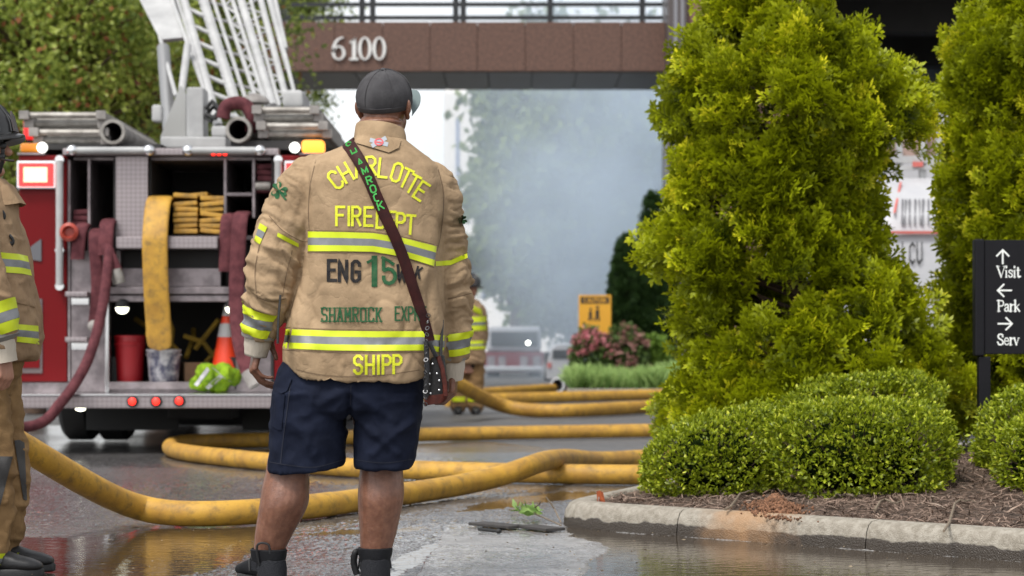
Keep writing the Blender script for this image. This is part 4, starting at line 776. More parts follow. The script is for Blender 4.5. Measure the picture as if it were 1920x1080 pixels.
o = obj('bolt', MB().tube([GZ(898, 992, .012), GZ(934, 996, .012)], .008, 8).ell(GZ(935, 996, .013), (.014, .014, .012), 8), M['black']); tag(o, 'short black bolt lying on the pale wet gutter', 'bolt')
# fallen petals and crumbs floating and lying about
n = 260; x = RNG.uniform(-1.8, 1.6, n); y = RNG.uniform(8.0, 10.9, n); k = ~inside(x, y, BEDP); x, y = x[k], y[k]; n = len(x)
R = frames(np.c_[RNG.normal(size=n), RNG.normal(size=n), RNG.normal(size=n)*.05]); 
tag(leaf_cloud('leaf_litter', LT*np.array([1, 1, .3]), LQ, np.array([.2, .7, .9, .7, .5]), np.c_[x, y, np.full(n, .012)], R, RNG.uniform(.006, .022, n), leafmat('litter crumbs', (.05, .03, .02), (.3, .24, .16), 0, .8)), kind='stuff')
# ------------------------------------------------------------------ white vehicle behind the conifers
M['hull'] = pm('white vehicle wrap', (.46, .46, .47), .4, var=.5, vs_=2, col2=(.38, .38, .40)); M['redline'] = pm('red stripe', (.5, .12, .10), .4); M['tan'] = pm('dusty pink panel', (.48, .33, .28), .6, var=.4)
DVh = 21.0; V_ = lambda px, py, dy=0.: P(px, py, DVh)+Vector((0, dy, 0))
wv = thing('response_truck', 'white truck with rounded lettered nose and red lines, half hidden between the conifers', 'truck', V_(1760, 690, 1.5))
prof = [(700, .0), (560, .0), (470, .02), (400, .12), (360, .3), (335, .55), (320, .95), (312, 1.6)]
mb = MB(); rings = []
for px in (1560, 1600, 1640, 1664, 1700, 1760, 1830, 1910, 1990, 2030):
    e = max(0, (1690-px)/130)**2*.35; rings.append([V_(px, py+(e*150 if py < 400 else 0), dy+e) for py, dy in prof]+[V_(px, 312+e*150, 5.5), V_(px, 700, 5.5)])
mb.loft(rings); obj('body', mb, M['hull'], wv, 50)
bt = None
for (x0, y0), (x1, y1) in (((1676, 400), (1706, 335)), ((1650, 447), (1800, 430)), ((1650, 520), (1800, 512))):
    pass
obj('red_line', MB().span(V_(1600, 438, -.004), V_(1990, 433, .05)), M['redline'], wv); obj('red_line', MB().prism([V_(1678, 398, .10), V_(1682, 398, .10), V_(1708, 334, .5), V_(1704, 334, .5)], (0, -1, 0), .02), M['redline'], wv)
M['faded'] = pm('faded grey print', (.13, .13, .14), .6)
for x0, x1, w_ in ((1692, 1699, 3), (1697, 1706, 2.2), (1706, 1712, 3.2), (1716, 1723, 3), (1727, 1731, 1.6), (1730, 1738, 3.4), (1742, 1748, 2.6)):  # tall letters on the nose, unreadable even in the photograph
    obj('letter_stroke', MB().prism([V_(x0, 420, .075), V_(x0+w_, 420, .075), V_(x1+w_, 370, .24), V_(x1, 370, .24)], (0, -1, 0), .02), M['faded'], wv)
mb = MB()
for k, st in enumerate(([[(.3, 0), (.3, 1)]], [[(.9, .85), (.6, 1), (.2, .8), (.2, .2), (.6, 0), (.9, .15)]], [[(.1, 1), (.1, .2), (.4, 0), (.8, .2), (.8, 1)]])): letter_mesh(mb, st, .16, lambda a, b, l: V_(1688+k*15+a*13, 494-b*38, -.006-l), 0, .001, .6)
obj('lettering', mb, M['ink'], wv, fix=False)
for px in (1690, 1722, 1768, 1800): obj('rack_post', MB().span(V_(px-6, 345, 1.0), V_(px+6, 185 if px > 1750 else 250, 1.1), .01), M['white'], wv)
for a, b, c, d in ((1684, 1806, 276, 290), (1684, 1806, 296, 304)): obj('rack_rail', MB().span(V_(a, d, .97), V_(b, c, .995), .004), M['white'], wv)
obj('rack_panel', MB().prism([V_(1676, 298, 1.12), V_(1800, 276, 1.12), V_(1800, 205, 1.12), V_(1676, 262, 1.12)], (0, 1, 0), .05), M['tan'], wv); obj('cabin', MB().span(V_(1690, 345, 1.7), V_(1990, 180, 4.5), .06), M['hull'], wv); obj('window', MB().span(V_(1700, 330, 1.66), V_(1716, 302, 1.69)), M['void'], wv); obj('red_sign', MB().span(V_(1745, 298, .93), V_(1765, 288, .96)), M['redline'], wv)
for px in (1640, 1950): obj('wheel', MB().lathe([(.2, -.13), (.4, -.13), (.43, -.08), (.43, .08), (.4, .13), (.2, .13)], V_(px, 660, .9)+Vector((0, 0, -.34)), 24, Matrix.Rotation(math.pi/2, 3, 'Y')), M['black'], wv)
# ------------------------------------------------------------------ vehicles lost in the smoke
DF = 55.; Fz = lambda px, py, dy=0.: P(px, py, DF)+Vector((0, dy, 0))
fe = thing('distant_engine', 'red and white fire engine faint in the smoke beyond the bridge', 'fire engine', Fz(965, 706))
gz = 640+H*F/DF
obj('body', MB().span(Fz(905, gz-6), Fz(1022, 660, 3), .05), M['red'], fe); obj('cab', MB().span(Fz(912, 659, .1), Fz(1015, 612, 2.6), .1), M['hull'], fe); obj('windscreen', MB().span(Fz(920, 650, .05), Fz(1008, 622, .09), .01), M['void'], fe)
obj('bumper', MB().span(Fz(903, gz-10, -.25), Fz(1024, gz-20, -.02), .03), M['chrome'], fe)
for px in (925, 1002): obj('wheel', MB().lathe([(.2, -.15), (.46, -.15), (.46, .15), (.2, .15)], Vector((Fz(px, 0).x, DF+.8, .46)), 20, Matrix.Rotation(math.pi/2, 3, 'Y')), M['black'], fe)
for px in (921, 941, 982, 1006): obj('grille', MB().span(Fz(px-7, 688, -.03), Fz(px+7, 668, -.003), .01), M['alu2'], fe)
lamp = obj('headlight', MB().ell(P(990, 643, 47.), (.035, .03, .035), 12), emis('far headlight', (1, 1, .93), 12.)); tag(lamp, 'round white lamp glowing through the smoke', 'lamp')
cr = thing('parked_car', 'white car hazy in the smoke beside the flower bed', 'car', P(1050, 720, 49.)); C_ = lambda px, py, dy=0.: P(px, py, 49.)+Vector((0, dy, 0))
gz = 640+H*F/49
rings = [[C_(px, py, dy) for px, py in ((1026, gz-4), (1024, 690), (1028, 676), (1036, 654), (1044, 648), (1070, 648), (1078, 654), (1086, 676), (1090, 690), (1088, gz-4))] for dy in (0, .05)]+[[C_(px, py, dy) for px, py in ((1024, gz-4), (1022, 690), (1026, 676), (1036, 650), (1044, 644), (1070, 644), (1078, 650), (1088, 676), (1092, 690), (1090, gz-4))] for dy in (.8, 2.6, 4.2)]
obj('body', MB().loft(rings), M['hull'], cr); obj('rear_window', MB().span(C_(1036, 673, -.02), C_(1078, 656, .0), .005), M['void'], cr)
for px in (1030, 1084): obj('tail_light', MB().span(C_(px-4, 690, -.03), C_(px+4, 680, -.001)), M['redline'], cr); obj('wheel', MB().lathe([(.1, -.1), (.32, -.1), (.32, .1), (.1, .1)], Vector((C_(px, 0).x, 49.7, .32)), 18, Matrix.Rotation(math.pi/2, 3, 'Y')), M['black'], cr)
# ------------------------------------------------------------------ golden conifers
def spray_template():
    """a flat branching conifer spray: stem, side shoots and their own short tips"""
    V = []; Q = []; tt = []
    def leaf(b, ang, L, w, t0, t1, z0, z1):
        d = np.array((math.sin(ang), math.cos(ang))); nn_ = np.array((d[1], -d[0])); o = len(V); b = np.array(b)
        for s, ww in ((0, .15), (.62, 1), (1, .1), (.62, -1)):
            p = b+d*L*s+nn_*w*ww; V.append((p[0], p[1], z0+(z1-z0)*s)); tt.append(t0+(t1-t0)*s)
        Q.append((o, o+1, o+2, o+3))
    leaf((0, 0), 0, .7, .022, 0., .5, 0, .06)
    for i, t in enumerate((.1, .26, .42, .58, .72)):
        for sg in (1, -1):
            tb = t+(.07 if sg > 0 else 0); L = (.54-.28*tb)*(1 if i else .8); an = sg*(.95-.25*tb); z1 = (.17 if (i+(sg > 0)) % 2 else -.10)*L*2; d = np.array((math.sin(an), math.cos(an)))
            leaf((0, tb), an, L, .058, .1+.45*tb, .62+.35*tb, .05*tb, z1)
            for q, da in ((.42, -.75), (.6, .6)):
                if i < 4: leaf(np.array((0, tb))+d*L*q, an+sg*da, L*.46, .046, .35+.3*tb, .75+.25*tb, z1*q, z1*q+.05)
    leaf((0, .68), .12, .34, .036, .5, 1, .06, .12); leaf((0, .68), -.3, .26, .03, .5, .95, .06, .0)
    return np.array(V), np.array(Q), np.array(tt)
SV, SQ, St = spray_template()
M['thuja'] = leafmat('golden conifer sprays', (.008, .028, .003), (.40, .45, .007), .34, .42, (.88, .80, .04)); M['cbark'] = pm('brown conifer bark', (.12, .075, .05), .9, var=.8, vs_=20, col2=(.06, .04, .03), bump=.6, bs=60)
def conifer(label, sil, d, dep, n, size, cxbase, zb, mat, seed, clump=170, tilt=.75):
    """sil: (py, px left, px right) outline rows from the top down"""
    global RNG
    RNG = np.random.default_rng(seed); s = F/d; py = np.array([q[0] for q in sil], float); L = np.array([q[1] for q in sil], float); R = np.array([q[2] for q in sil], float); pad = (27 if mat is M['thuja'] else 4)*np.clip((R-L)/260, .25, 1); L = L+pad; R = R-pad
    root = thing('golden_conifer' if mat is M['thuja'] else 'dark_conifer', label, 'tree', ((cxbase-960)/s, d, zb))
    xc = lambda y: (np.interp(y, py, L)+np.interp(y, py, R))/2; hw = lambda y: (np.interp(y, py, R)-np.interp(y, py, L))/2
    ztop = H+(HZ-py[0])/s; tp = [((cxbase-960)/s, d, zb)]+[((xc(y)*.5+cxbase*.5-960)/s, d, H+(HZ-y)/s) for y in py[::-1][1:]]
    obj('trunk', MB().tube(cat(tp, 3), list(np.linspace(.06, .012, 3*(len(tp)-1)+1)), 8), M['cbark'], root)
    # clumps spread over the envelope, area-weighted
    yy = RNG.uniform(py[0], py[-1], 6*clump); yy = yy[RNG.random(len(yy)) < hw(yy)/hw(py).max()][:clump]; k = len(yy); th = RNG.uniform(0, 2*math.pi, k); rf = RNG.uniform(.5, 1, k)**.45
    lob = 1+.26*fbm(np.c_[np.cos(th)*2, np.sin(th)*2, yy/90.], seed, 2); rf = rf*np.minimum(lob, 1.12)*.95
    cx = (xc(yy)+hw(yy)*rf*np.cos(th)-960)/s; cy = d+dep*hw(yy)/hw(py).max()*rf*np.sin(th); cz = H+(HZ-yy)/s
    C0 = np.c_[cx, cy, cz]; out0 = np.c_[np.cos(th), np.sin(th), np.full(k, .1)]
    m = n//k; idx = np.repeat(np.arange(k), m); N = len(idx)
    rad = RNG.normal(size=(N, 3)); rad /= np.linalg.norm(rad, axis=1, keepdims=True); rr = RNG.random(N)**.5*np.repeat(RNG.uniform(.8, 1.25, k), m)
    ext = np.array((.088, .084, .11))*(size/.13 if mat is M['thuja'] else .45); C = C0[idx]+rad*rr[:, None]*ext
    D = out0[idx]*.55+rad*.75+np.array((0, 0, tilt))+RNG.normal(size=(N, 3))*.3
    rnd = np.clip(RNG.random(N)*.55+np.repeat(RNG.random(k), m)*.45, 0, 1)
    # branch limbs from the trunk to every clump that carries sprays
    mb = MB(); tz = np.array([p[2] for p in tp]); tx = np.array([p[0] for p in tp])
    for i in range(0, k, 2):
        z0 = max(zb+.1, cz[i]-.35*np.hypot(cx[i]-np.interp(cz[i], tz, tx), cy[i]-d)-.05); a = Vector((np.interp(z0, tz, tx), d, z0)); b = Vector(C0[i]); mb.tube([a, a.lerp(b, .5)+Vector((0, 0, -.03)), b], [.014, .009, .004], 5)
    obj('limbs', mb, M['cbark'], root)['kind'] = 'stuff'
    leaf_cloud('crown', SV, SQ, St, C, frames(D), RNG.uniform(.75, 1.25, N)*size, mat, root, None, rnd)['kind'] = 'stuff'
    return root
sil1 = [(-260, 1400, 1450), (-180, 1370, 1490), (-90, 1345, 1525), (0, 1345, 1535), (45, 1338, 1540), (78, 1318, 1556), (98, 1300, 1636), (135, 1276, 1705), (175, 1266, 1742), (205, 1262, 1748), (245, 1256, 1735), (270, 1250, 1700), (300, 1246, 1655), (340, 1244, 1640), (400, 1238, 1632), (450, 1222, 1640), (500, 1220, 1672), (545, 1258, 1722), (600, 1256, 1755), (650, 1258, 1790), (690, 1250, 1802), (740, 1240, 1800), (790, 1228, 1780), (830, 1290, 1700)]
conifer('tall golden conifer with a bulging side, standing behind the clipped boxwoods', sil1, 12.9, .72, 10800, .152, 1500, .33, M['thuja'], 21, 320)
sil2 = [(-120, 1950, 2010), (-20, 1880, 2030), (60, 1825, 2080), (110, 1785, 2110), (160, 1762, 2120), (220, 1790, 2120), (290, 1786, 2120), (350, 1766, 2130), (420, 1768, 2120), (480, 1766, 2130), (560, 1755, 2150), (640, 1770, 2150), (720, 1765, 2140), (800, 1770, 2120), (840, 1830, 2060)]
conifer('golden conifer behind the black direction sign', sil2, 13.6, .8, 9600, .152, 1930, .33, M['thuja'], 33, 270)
M['darkcon'] = leafmat('dark conifer sprays', (.008, .022, .008), (.035, .075, .016), .15, .6)
for lab, sil, seed in (('tall dark pointed conifer beside the bridge column', [(366, 1222, 1228), (400, 1210, 1240), (450, 1198, 1252), (520, 1186, 1262), (600, 1182, 1268), (700, 1184, 1266), (730, 1200, 1250)], 5), ('shorter rounded dark conifer just behind the pink flowers', [(446, 1172, 1184), (470, 1158, 1200), (520, 1149, 1212), (600, 1146, 1214), (700, 1150, 1210), (730, 1165, 1200)], 6)):
    conifer(lab, sil, 39.0, .42, 9000, .12, (sil[0][1]+sil[0][2])/2, 0, M['darkcon'], seed, 750, 1.2)
RNG = np.random.default_rng(77)
# ------------------------------------------------------------------ clipped boxwood
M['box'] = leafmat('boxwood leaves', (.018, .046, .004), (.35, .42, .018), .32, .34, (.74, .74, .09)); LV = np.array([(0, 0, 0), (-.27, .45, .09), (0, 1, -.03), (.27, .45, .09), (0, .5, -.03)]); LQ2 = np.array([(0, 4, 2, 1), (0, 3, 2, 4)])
def boxwood(label, c, r, n, flat=2.6, leaf=.0245, slope=0.):
    c = np.array(c, float); r = np.array(r, float); root = thing('boxwood_bush', label, 'bush', (c[0], c[1], c[2]-r[2]), 'clipped boxwood bushes in the mulch bed')
    N = int(n*1.0); v = RNG.normal(size=(N, 3)); v /= np.linalg.norm(v, axis=1, keepdims=True); v = v[v[:, 2] > -.75]; N = len(v)
    q = (np.abs(v)**flat).sum(1)**(-1/flat); sh = RNG.random(N)**.3; pos = v*q[:, None]
    bump = 1+.13*fbm(pos*2.1+c, 3, 3)+.13*fbm(pos*6+c, 9, 2); rr = (.80+.22*sh)*bump; stray = RNG.random(N) < .025; rr = np.where(stray, rr*RNG.uniform(1., 1.16, N), rr); C = c+pos*r*rr[:, None]; C[:, 2] += slope*(C[:, 0]-c[0])*np.clip((C[:, 2]-c[2])/r[2]*.5+.5, 0, 1)
    hole = fbm(pos*7.5+c*3, 17, 2)-.35*np.clip(-pos[:, 2], 0, 1); kp = (hole > -.16) | (RNG.random(N) < .4); C, pos, sh, stray = C[kp], pos[kp], sh[kp], stray[kp]; N = len(C); C[:, 2] = np.maximum(C[:, 2], bed_z(C[:, 0], C[:, 1])+.02)
    nrm = pos/r; nrm /= np.linalg.norm(nrm, axis=1, keepdims=True); D = nrm*.6+RNG.normal(size=(N, 3))*.65+np.array((0, 0, .35))
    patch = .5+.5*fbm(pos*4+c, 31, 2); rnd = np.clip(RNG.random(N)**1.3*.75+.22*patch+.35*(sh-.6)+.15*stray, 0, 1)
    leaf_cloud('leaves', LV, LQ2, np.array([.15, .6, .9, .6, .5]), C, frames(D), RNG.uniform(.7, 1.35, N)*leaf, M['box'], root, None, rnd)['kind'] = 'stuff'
    mb = MB(); b0 = Vector((c[0], c[1], float(bed_z(c[0], c[1])[0])-.02))
    for i in range(90):
        w = RNG.normal(size=3); w[2] = abs(w[2])*.8-.25; w /= np.linalg.norm(w); e = Vector(c+w*r*np.array((.93, .93, .9))); e.z = max(e.z, b0.z+.04); s_ = b0+Vector((w[0]*r[0]*.3, w[1]*r[1]*.3, 0)); mb.tube([s_, s_.lerp(e, .55)+Vector((0, 0, .03)), e], [.007, .005, .002], 4)
    obj('stems', mb, M['cbark'], root)['kind'] = 'stuff'
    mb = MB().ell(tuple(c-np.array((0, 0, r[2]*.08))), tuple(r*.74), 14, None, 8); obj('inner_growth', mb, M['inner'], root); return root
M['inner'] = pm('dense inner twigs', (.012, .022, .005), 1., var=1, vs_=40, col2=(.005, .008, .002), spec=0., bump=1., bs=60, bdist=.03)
def bc(px0, px1, py0, py1, d): s = F/d; return ((((px0+px1)/2-960)/s, d, H+(HZ-(py0+py1)/2)/s), ((px1-px0)/2/s, (px1-px0)/2/s*.9, (py1-py0)/2/s))
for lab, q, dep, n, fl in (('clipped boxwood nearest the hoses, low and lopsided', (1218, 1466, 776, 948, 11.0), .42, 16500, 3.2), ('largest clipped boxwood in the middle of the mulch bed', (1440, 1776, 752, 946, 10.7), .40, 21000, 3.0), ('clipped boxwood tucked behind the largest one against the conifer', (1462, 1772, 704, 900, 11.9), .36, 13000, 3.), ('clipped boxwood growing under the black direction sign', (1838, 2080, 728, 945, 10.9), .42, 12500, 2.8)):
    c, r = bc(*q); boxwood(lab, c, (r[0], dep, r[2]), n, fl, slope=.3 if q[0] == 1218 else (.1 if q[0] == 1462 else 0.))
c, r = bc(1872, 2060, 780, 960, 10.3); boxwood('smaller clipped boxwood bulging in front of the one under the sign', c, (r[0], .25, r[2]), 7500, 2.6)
# ------------------------------------------------------------------ flower bed by the yellow sign
def shrub(name, label, cat_, px0, px1, py0, py1, d, n, size, mat, flowers=None, flat=2.2, group=None):
    c, r = bc(px0, px1, py0, py1, d); c = np.array(c); r = np.array(r); root = thing(name, label, cat_, (c[0], c[1], c[2]-r[2]), group)
    v = RNG.normal(size=(n, 3)); v /= np.linalg.norm(v, axis=1, keepdims=True); q = (np.abs(v)**flat).sum(1)**(-1/flat); C = c+v*q[:, None]*r*((.55+.5*RNG.random(n))*(1+.15*fbm(v*3+c, 4)))[:, None]; C[:, 2] = np.maximum(C[:, 2], .05)
    leaf_cloud('leaves', LV*np.array([1.3, 1, 1]), LQ2, np.array([.15, .6, .9, .6, .5]), C, frames(v+RNG.normal(size=(n, 3))*.7), RNG.uniform(.7, 1.3, n)*size, mat, root)['kind'] = 'stuff'
    obj('stem', MB().tube([(c[0], c[1], 0), tuple(c)], [.04, .02], 6), M['twig'], root)
    if flowers:
        fm, k, up, lo = flowers; v = RNG.normal(size=(k, 3)); v /= np.linalg.norm(v, axis=1, keepdims=True); v[:, 2] = RNG.uniform(lo, up, k); v[:, 1] = -abs(v[:, 1]); v /= np.linalg.norm(v, axis=1, keepdims=True)
        for i in range(k):
            m_ = 14; ce = c+v[i]*r*RNG.uniform(.9, 1.1); Cc = ce+RNG.normal(size=(m_, 3))*.03; leaf_cloud('blossom', LV*np.array([1.6, 1, 1]), LQ2, np.array([.15, .6, .9, .6, .5]), Cc, frames(RNG.normal(size=(m_, 3))), RNG.uniform(.05, .085, m_), fm, root)
    return root
M['leaf'] = leafmat('shrub leaves', (.025, .05, .015), (.12, .19, .05), .25); M['leaf2'] = leafmat('bright shrub leaves', (.05, .10, .015), (.2, .32, .05), .25); M['pink'] = leafmat('pink petals', (.42, .10, .13), (.66, .27, .29), .3, .6); M['dusk'] = leafmat('dusky rose petals', (.24, .09, .08), (.46, .26, .22), .3, .6)
shrub('rose_bush', 'bush with bright pink blossoms just below the amber sign', 'bush', 1072, 1142, 618, 738, 37.6, 2600, .085, M['leaf'], (M['pink'], 46, 1.1, .15))
shrub('rose_bush', 'bush with dusky rose blossoms between the bright pink one and the dark conifers', 'bush', 1132, 1214, 612, 738, 37.9, 3000, .085, M['leaf'], (M['dusk'], 44, 1.0, -.2))
shrub('round_bush', 'round mid green bush at the foot of the bridge column', 'bush', 1192, 1262, 628, 735, 38.3, 2600, .08, M['leaf2'])
n = 5200; gx = RNG.uniform(P(1072, 0, 36).x, P(1300, 0, 36).x, n); gy = RNG.uniform(35.3, 36.9, n); GV = np.array([(-.05, 0, 0), (.05, 0, 0), (.04, .6, .0), (-.04, .6, 0), (.0, 1, .22), (.02, .98, .22)]); GQ = np.array([(0, 1, 2, 3), (3, 2, 5, 4)])
D = np.c_[RNG.normal(size=n)*.4, RNG.normal(size=n)*.4, np.ones(n)]
tag(leaf_cloud('lily_grass', GV, GQ, np.array([.1, .1, .6, .6, 1, 1]), np.c_[gx, gy, np.full(n, .1)], frames(D), RNG.uniform(.25, .42, n)*(1+.5*fbm(np.c_[gx*2.2, gy*2, gx*0], 6, 2)), leafmat('lily grass blades', (.08, .17, .03), (.42, .58, .20), .4)), kind='stuff')
bedm = pm('bed soil', (.06, .045, .035), .9); bx = obj('flower_bed_ground', MB().span((P(1066, 0, 36).x, 35.0, 0), (P(1300, 0, 36).x, 39.6, .1)), bedm); tag(bx, kind='structure')
bk = obj('bed_kerb', MB().span((P(1062, 0, 35).x, 34.8, 0), (P(1300, 0, 36).x, 34.98, .13), .02), M['kerb']); tag(bk, kind='structure')
# ------------------------------------------------------------------ broadleaf trees
def broadleaf(label, c, r, n, size, mats, seed, trunk=True, clumps=90, d2=None):
    global RNG
    RNG = np.random.default_rng(seed); c = np.array(c, float); r = np.array(r, float); root = thing('broadleaf_tree', label, 'tree', (c[0], c[1], 0))
    base = Vector((c[0], c[1], 0)); top = Vector((c[0], c[1], c[2]+r[2]*.5)); obj('trunk', MB().tube([base, base.lerp(top, .5)+Vector((.08, 0, 0)), top], [.2*r[2]/2.5, .14*r[2]/2.5, .04], 10), M['cbark'], root)
    v = RNG.normal(size=(clumps, 3)); v /= np.linalg.norm(v, axis=1, keepdims=True); C0 = c+v*r*(RNG.random(clumps)**.4)[:, None]*.92
    mb = MB()
    for i in range(0, clumps, 2):
        a = base.lerp(top, min(.95, max(.3, (C0[i][2]-r[2]*.5)/top.z))); b = Vector(C0[i]); mb.tube([a, a.lerp(b, .5)+Vector((0, 0, .1)), b], [.05, .03, .01], 5)
    obj('limbs', mb, M['cbark'], root)['kind'] = 'stuff'
    wts = [w for _, w in mats]
    for (mt, w) in mats:
        m = int(n*w); idx = RNG.integers(0, clumps, m); sc = r.min()*.23*(90/clumps)**.33; C = C0[idx]+RNG.normal(size=(m, 3))*sc*.62; D = RNG.normal(size=(m, 3))+np.array((0, 0, .3))
        leaf_cloud('crown', LV*np.array([1.2, 1, 1]), LQ2, np.array([.15, .6, .9, .6, .5]), C, frames(D), RNG.uniform(.7, 1.3, m)*size, mt, root, None, np.clip(RNG.random(m)*.6+RNG.random(clumps)[idx]*.4, 0, 1))['kind'] = 'stuff'
    return root
M['tl'] = leafmat('tree leaves', (.075, .13, .025), (.50, .58, .12), .5, .34, (1., 1., .55)); M['tr'] = leafmat('reddish young leaves', (.20, .06, .03), (.46, .2, .08), .3); M['ts'] = leafmat('grey green leaves', (.05, .085, .025), (.24, .30, .08), .4)
dT = 27.; s_ = F/dT
def at(px, py, d): p = P(px, py, d); return (p.x, p.y, p.z)
broadleaf('bushy green tree with yellow and reddish young leaves behind the beacon', at(60, 100, dT), (2.15, 1.9, 2.3), 34000, .092, [(M['tl'], .93), (M['tr'], .07)], 51, True, 260)
broadleaf('dense dark green tree behind the raised ladder', at(300, 60, 31.), (2.3, 2., 3.0), 28000, .095, [(M['ts'], .5), (M['tl'], .46), (M['tr'], .04)], 52, True, 220)
broadleaf('loose green tree beyond the bridge railing near the ladder', at(555, 70, 47.), (1.25, 1.2, 2.3), 9000, .11, [(M['ts'], .5), (M['tl'], .5)], 53, True, 70)
for lab, p, r, n, sd in (('tall tree dim in the smoke, its crown reaching the bridge', at(1090, 330, 66.), (3.3, 3., 5.6), 26000, 61), ('second smoky tree crown beside the pale tower', at(965, 440, 62.), (1.5, 1.5, 2.7), 9000, 62), ('smoky tree behind the dark conifers', at(1230, 430, 64.), (2.2, 2., 4.4), 12000, 63)):
    broadleaf(lab, p, r, n, .34, [(M['ts'], 1.)], sd, True, 80)
RNG = np.random.default_rng(99)
# ------------------------------------------------------------------ people
CAM = Vector((0, 0, H))
def ring(py, xl, xr, yb, yf, d, e=2.5, n=36, wave=None, dz=None):
    out = []
    for k in range(n):
        a = 2*math.pi*k/n; ca, sa = math.cos(a), math.sin(a); u = math.copysign(abs(ca)**(2/e), ca); w = math.copysign(abs(sa)**(2/e), sa)
        px = (xl+xr)/2+(xr-xl)/2*u; out.append(P(px, py+(dz(px, w) if dz else 0), d)+Vector((0, w*(yf if w > 0 else yb), 0)))
    return out
def cast(bt, px, py, off=0., dy=None):
    v = (P(px, py, 8.)-CAM).normalized(); h = bt.ray_cast(CAM, v)
    return None if h[0] is None else h[0]-v*off
def safe(bt, px, py, off, d):
    h = cast(bt, px, py, off); return h if h is not None else P(px, py, d)
def decal(name, bt, fn, nu, nv, off, mat, par, d, thick=.0025):
    """cloth piece lying on what is seen at photo points fn(u, v)"""
    v = [safe(bt, *fn(i/nu, j/nv), off, d) for j in range(nv+1) for i in range(nu+1)]; w = nu+1; f = [(j*w+i, j*w+i+1, (j+1)*w+i+1, (j+1)*w+i) for j in range(nv) for i in range(nu)]
    n0 = len(v); back = [p+(p-CAM).normalized()*thick for p in v]; rim = []
    b = [i for i in range(w)]+[(j+1)*w-1 for j in range(1, nv+1)]+[nv*w+i for i in range(nu-1, -1, -1)]+[j*w for j in range(nv-1, 0, -1)]
    rim = [(b[k], n0+b[k], n0+b[(k+1) % len(b)], b[(k+1) % len(b)]) for k in range(len(b))]
    return obj(name, MB().add(v+back, f+rim), mat, par, 50, False)
def quad(a, b, c, d_): return lambda u, v: ((a[0]*(1-u)+b[0]*u)*(1-v)+(d_[0]*(1-u)+c[0]*u)*v, (a[1]*(1-u)+b[1]*u)*(1-v)+(d_[1]*(1-u)+c[1]*u)*v)
def rows(tops, bots):
    """tops, bots: polylines of photo points with the same number of points"""
    T1 = np.array(tops, float); B1 = np.array(bots, float); k = np.linspace(0, 1, len(T1))
    return lambda u, v: tuple((np.interp(u, k, T1[:, i])*(1-v)+np.interp(u, k, B1[:, i])*v) for i in (0, 1))
def ringband(name, bt, a, b, t0, t1, a0, a1, R0, mat, par, off=.004, nu=30, nv=3, side=None):
    """band round a limb from a to b between t0 and t1 of its length"""
    a = Vector(a); b = Vector(b); ax = (b-a).normalized(); s = Vector((1, 0, 0)); u = (s-ax*s.dot(ax)).normalized(); w = ax.cross(u)
    g = []
    for j in range(nv+1):
        c = a.lerp(b, t0+(t1-t0)*j/nv)
        for i in range(nu+1):
            an = math.radians(a0+(a1-a0)*i/nu); dr = u*math.cos(an)+w*math.sin(an); h = bt.ray_cast(c+dr*R0, -dr, R0); g.append(h[0]+dr*off if h[0] else None)
    W_ = nu+1; v = [p if p is not None else Vector((0, 0, 0)) for p in g]; f = []
    for j in range(nv):
        for i in range(nu):
            q = (j*W_+i, j*W_+i+1, (j+1)*W_+i+1, (j+1)*W_+i)
            if all(g[k] is not None for k in q) and all((g[q[k]]-g[q[(k+1) % 4]]).length < .12 for k in range(4)): f.append(q)
    return obj(name, MB().add(v, f), mat, par, 180, False)
def limb(mb, pts, rs, n=18, d=8., flat=1., tip=True):
    """rounded tube through photo points (px, py, dy)"""
    p3 = [P(q[0], q[1], d)+Vector((0, q[2], 0)) for q in pts]; c = cat([tuple(p)+(r,) for p, r in zip(p3, rs)], 4)
    mb.tube([q[:3] for q in c], [q[3] for q in c], n, True, flat); tip and mb.ell(tuple(p3[-1]), (rs[-1]*.9,)*3, 12); mb.ell(tuple(p3[0]), (rs[0]*.95,)*3, 12)
def hand(mb, wrist, d, nrm, sgn, curl, k=1., thumb=None, spread=.0):
    """palm, four fingers and a thumb; nrm is the way the fingers close, sgn the thumb side"""
    wrist = Vector(wrist); d = Vector(d).normalized(); nrm = Vector(nrm); nrm = (nrm-d*nrm.dot(d)).normalized(); s = d.cross(nrm)*sgn
    kn = []
    for j, (o, L, r) in enumerate(((.031, .092, .0115), (.0105, .097, .0118), (-.0105, .093, .0112), (-.030, .084, .0102))):
        q = wrist+d*(L*k)+s*(o*k); kn.append(q); mb.caps(wrist+s*(o*.6*k)+d*.005, q, .0175*k, .0125*k, 10); p = q; ang = 0; sp = spread*o*6
        for m, (fl, rr) in enumerate(zip(((.044, .027, .021), (.048, .03, .022), (.045, .028, .021), (.036, .021, .019))[j], (.0102, .0092, .0082))):
            ang += math.radians(curl[m]+j*2.5); dr = (d*math.cos(ang)+nrm*math.sin(ang)+s*sp).normalized(); e = p+dr*(fl*k); mb.caps(p, e, rr*k*(1 if j < 3 else .88), rr*.93*k*(1 if j < 3 else .88), 10); p = e
    if thumb: tp = [Vector(q) for q in thumb]
    else: tp = [wrist+s*.022*k+d*.02*k, wrist+s*.046*k+d*.05*k+nrm*.018*k, wrist+s*.052*k+d*.082*k+nrm*.03*k, wrist+s*.047*k+d*.107*k+nrm*.036*k]
    for i, r in enumerate((.0165, .0128, .0108)): mb.caps(tp[i], tp[i+1], r*k, (.0135, .0112, .0092)[i]*k, 10)
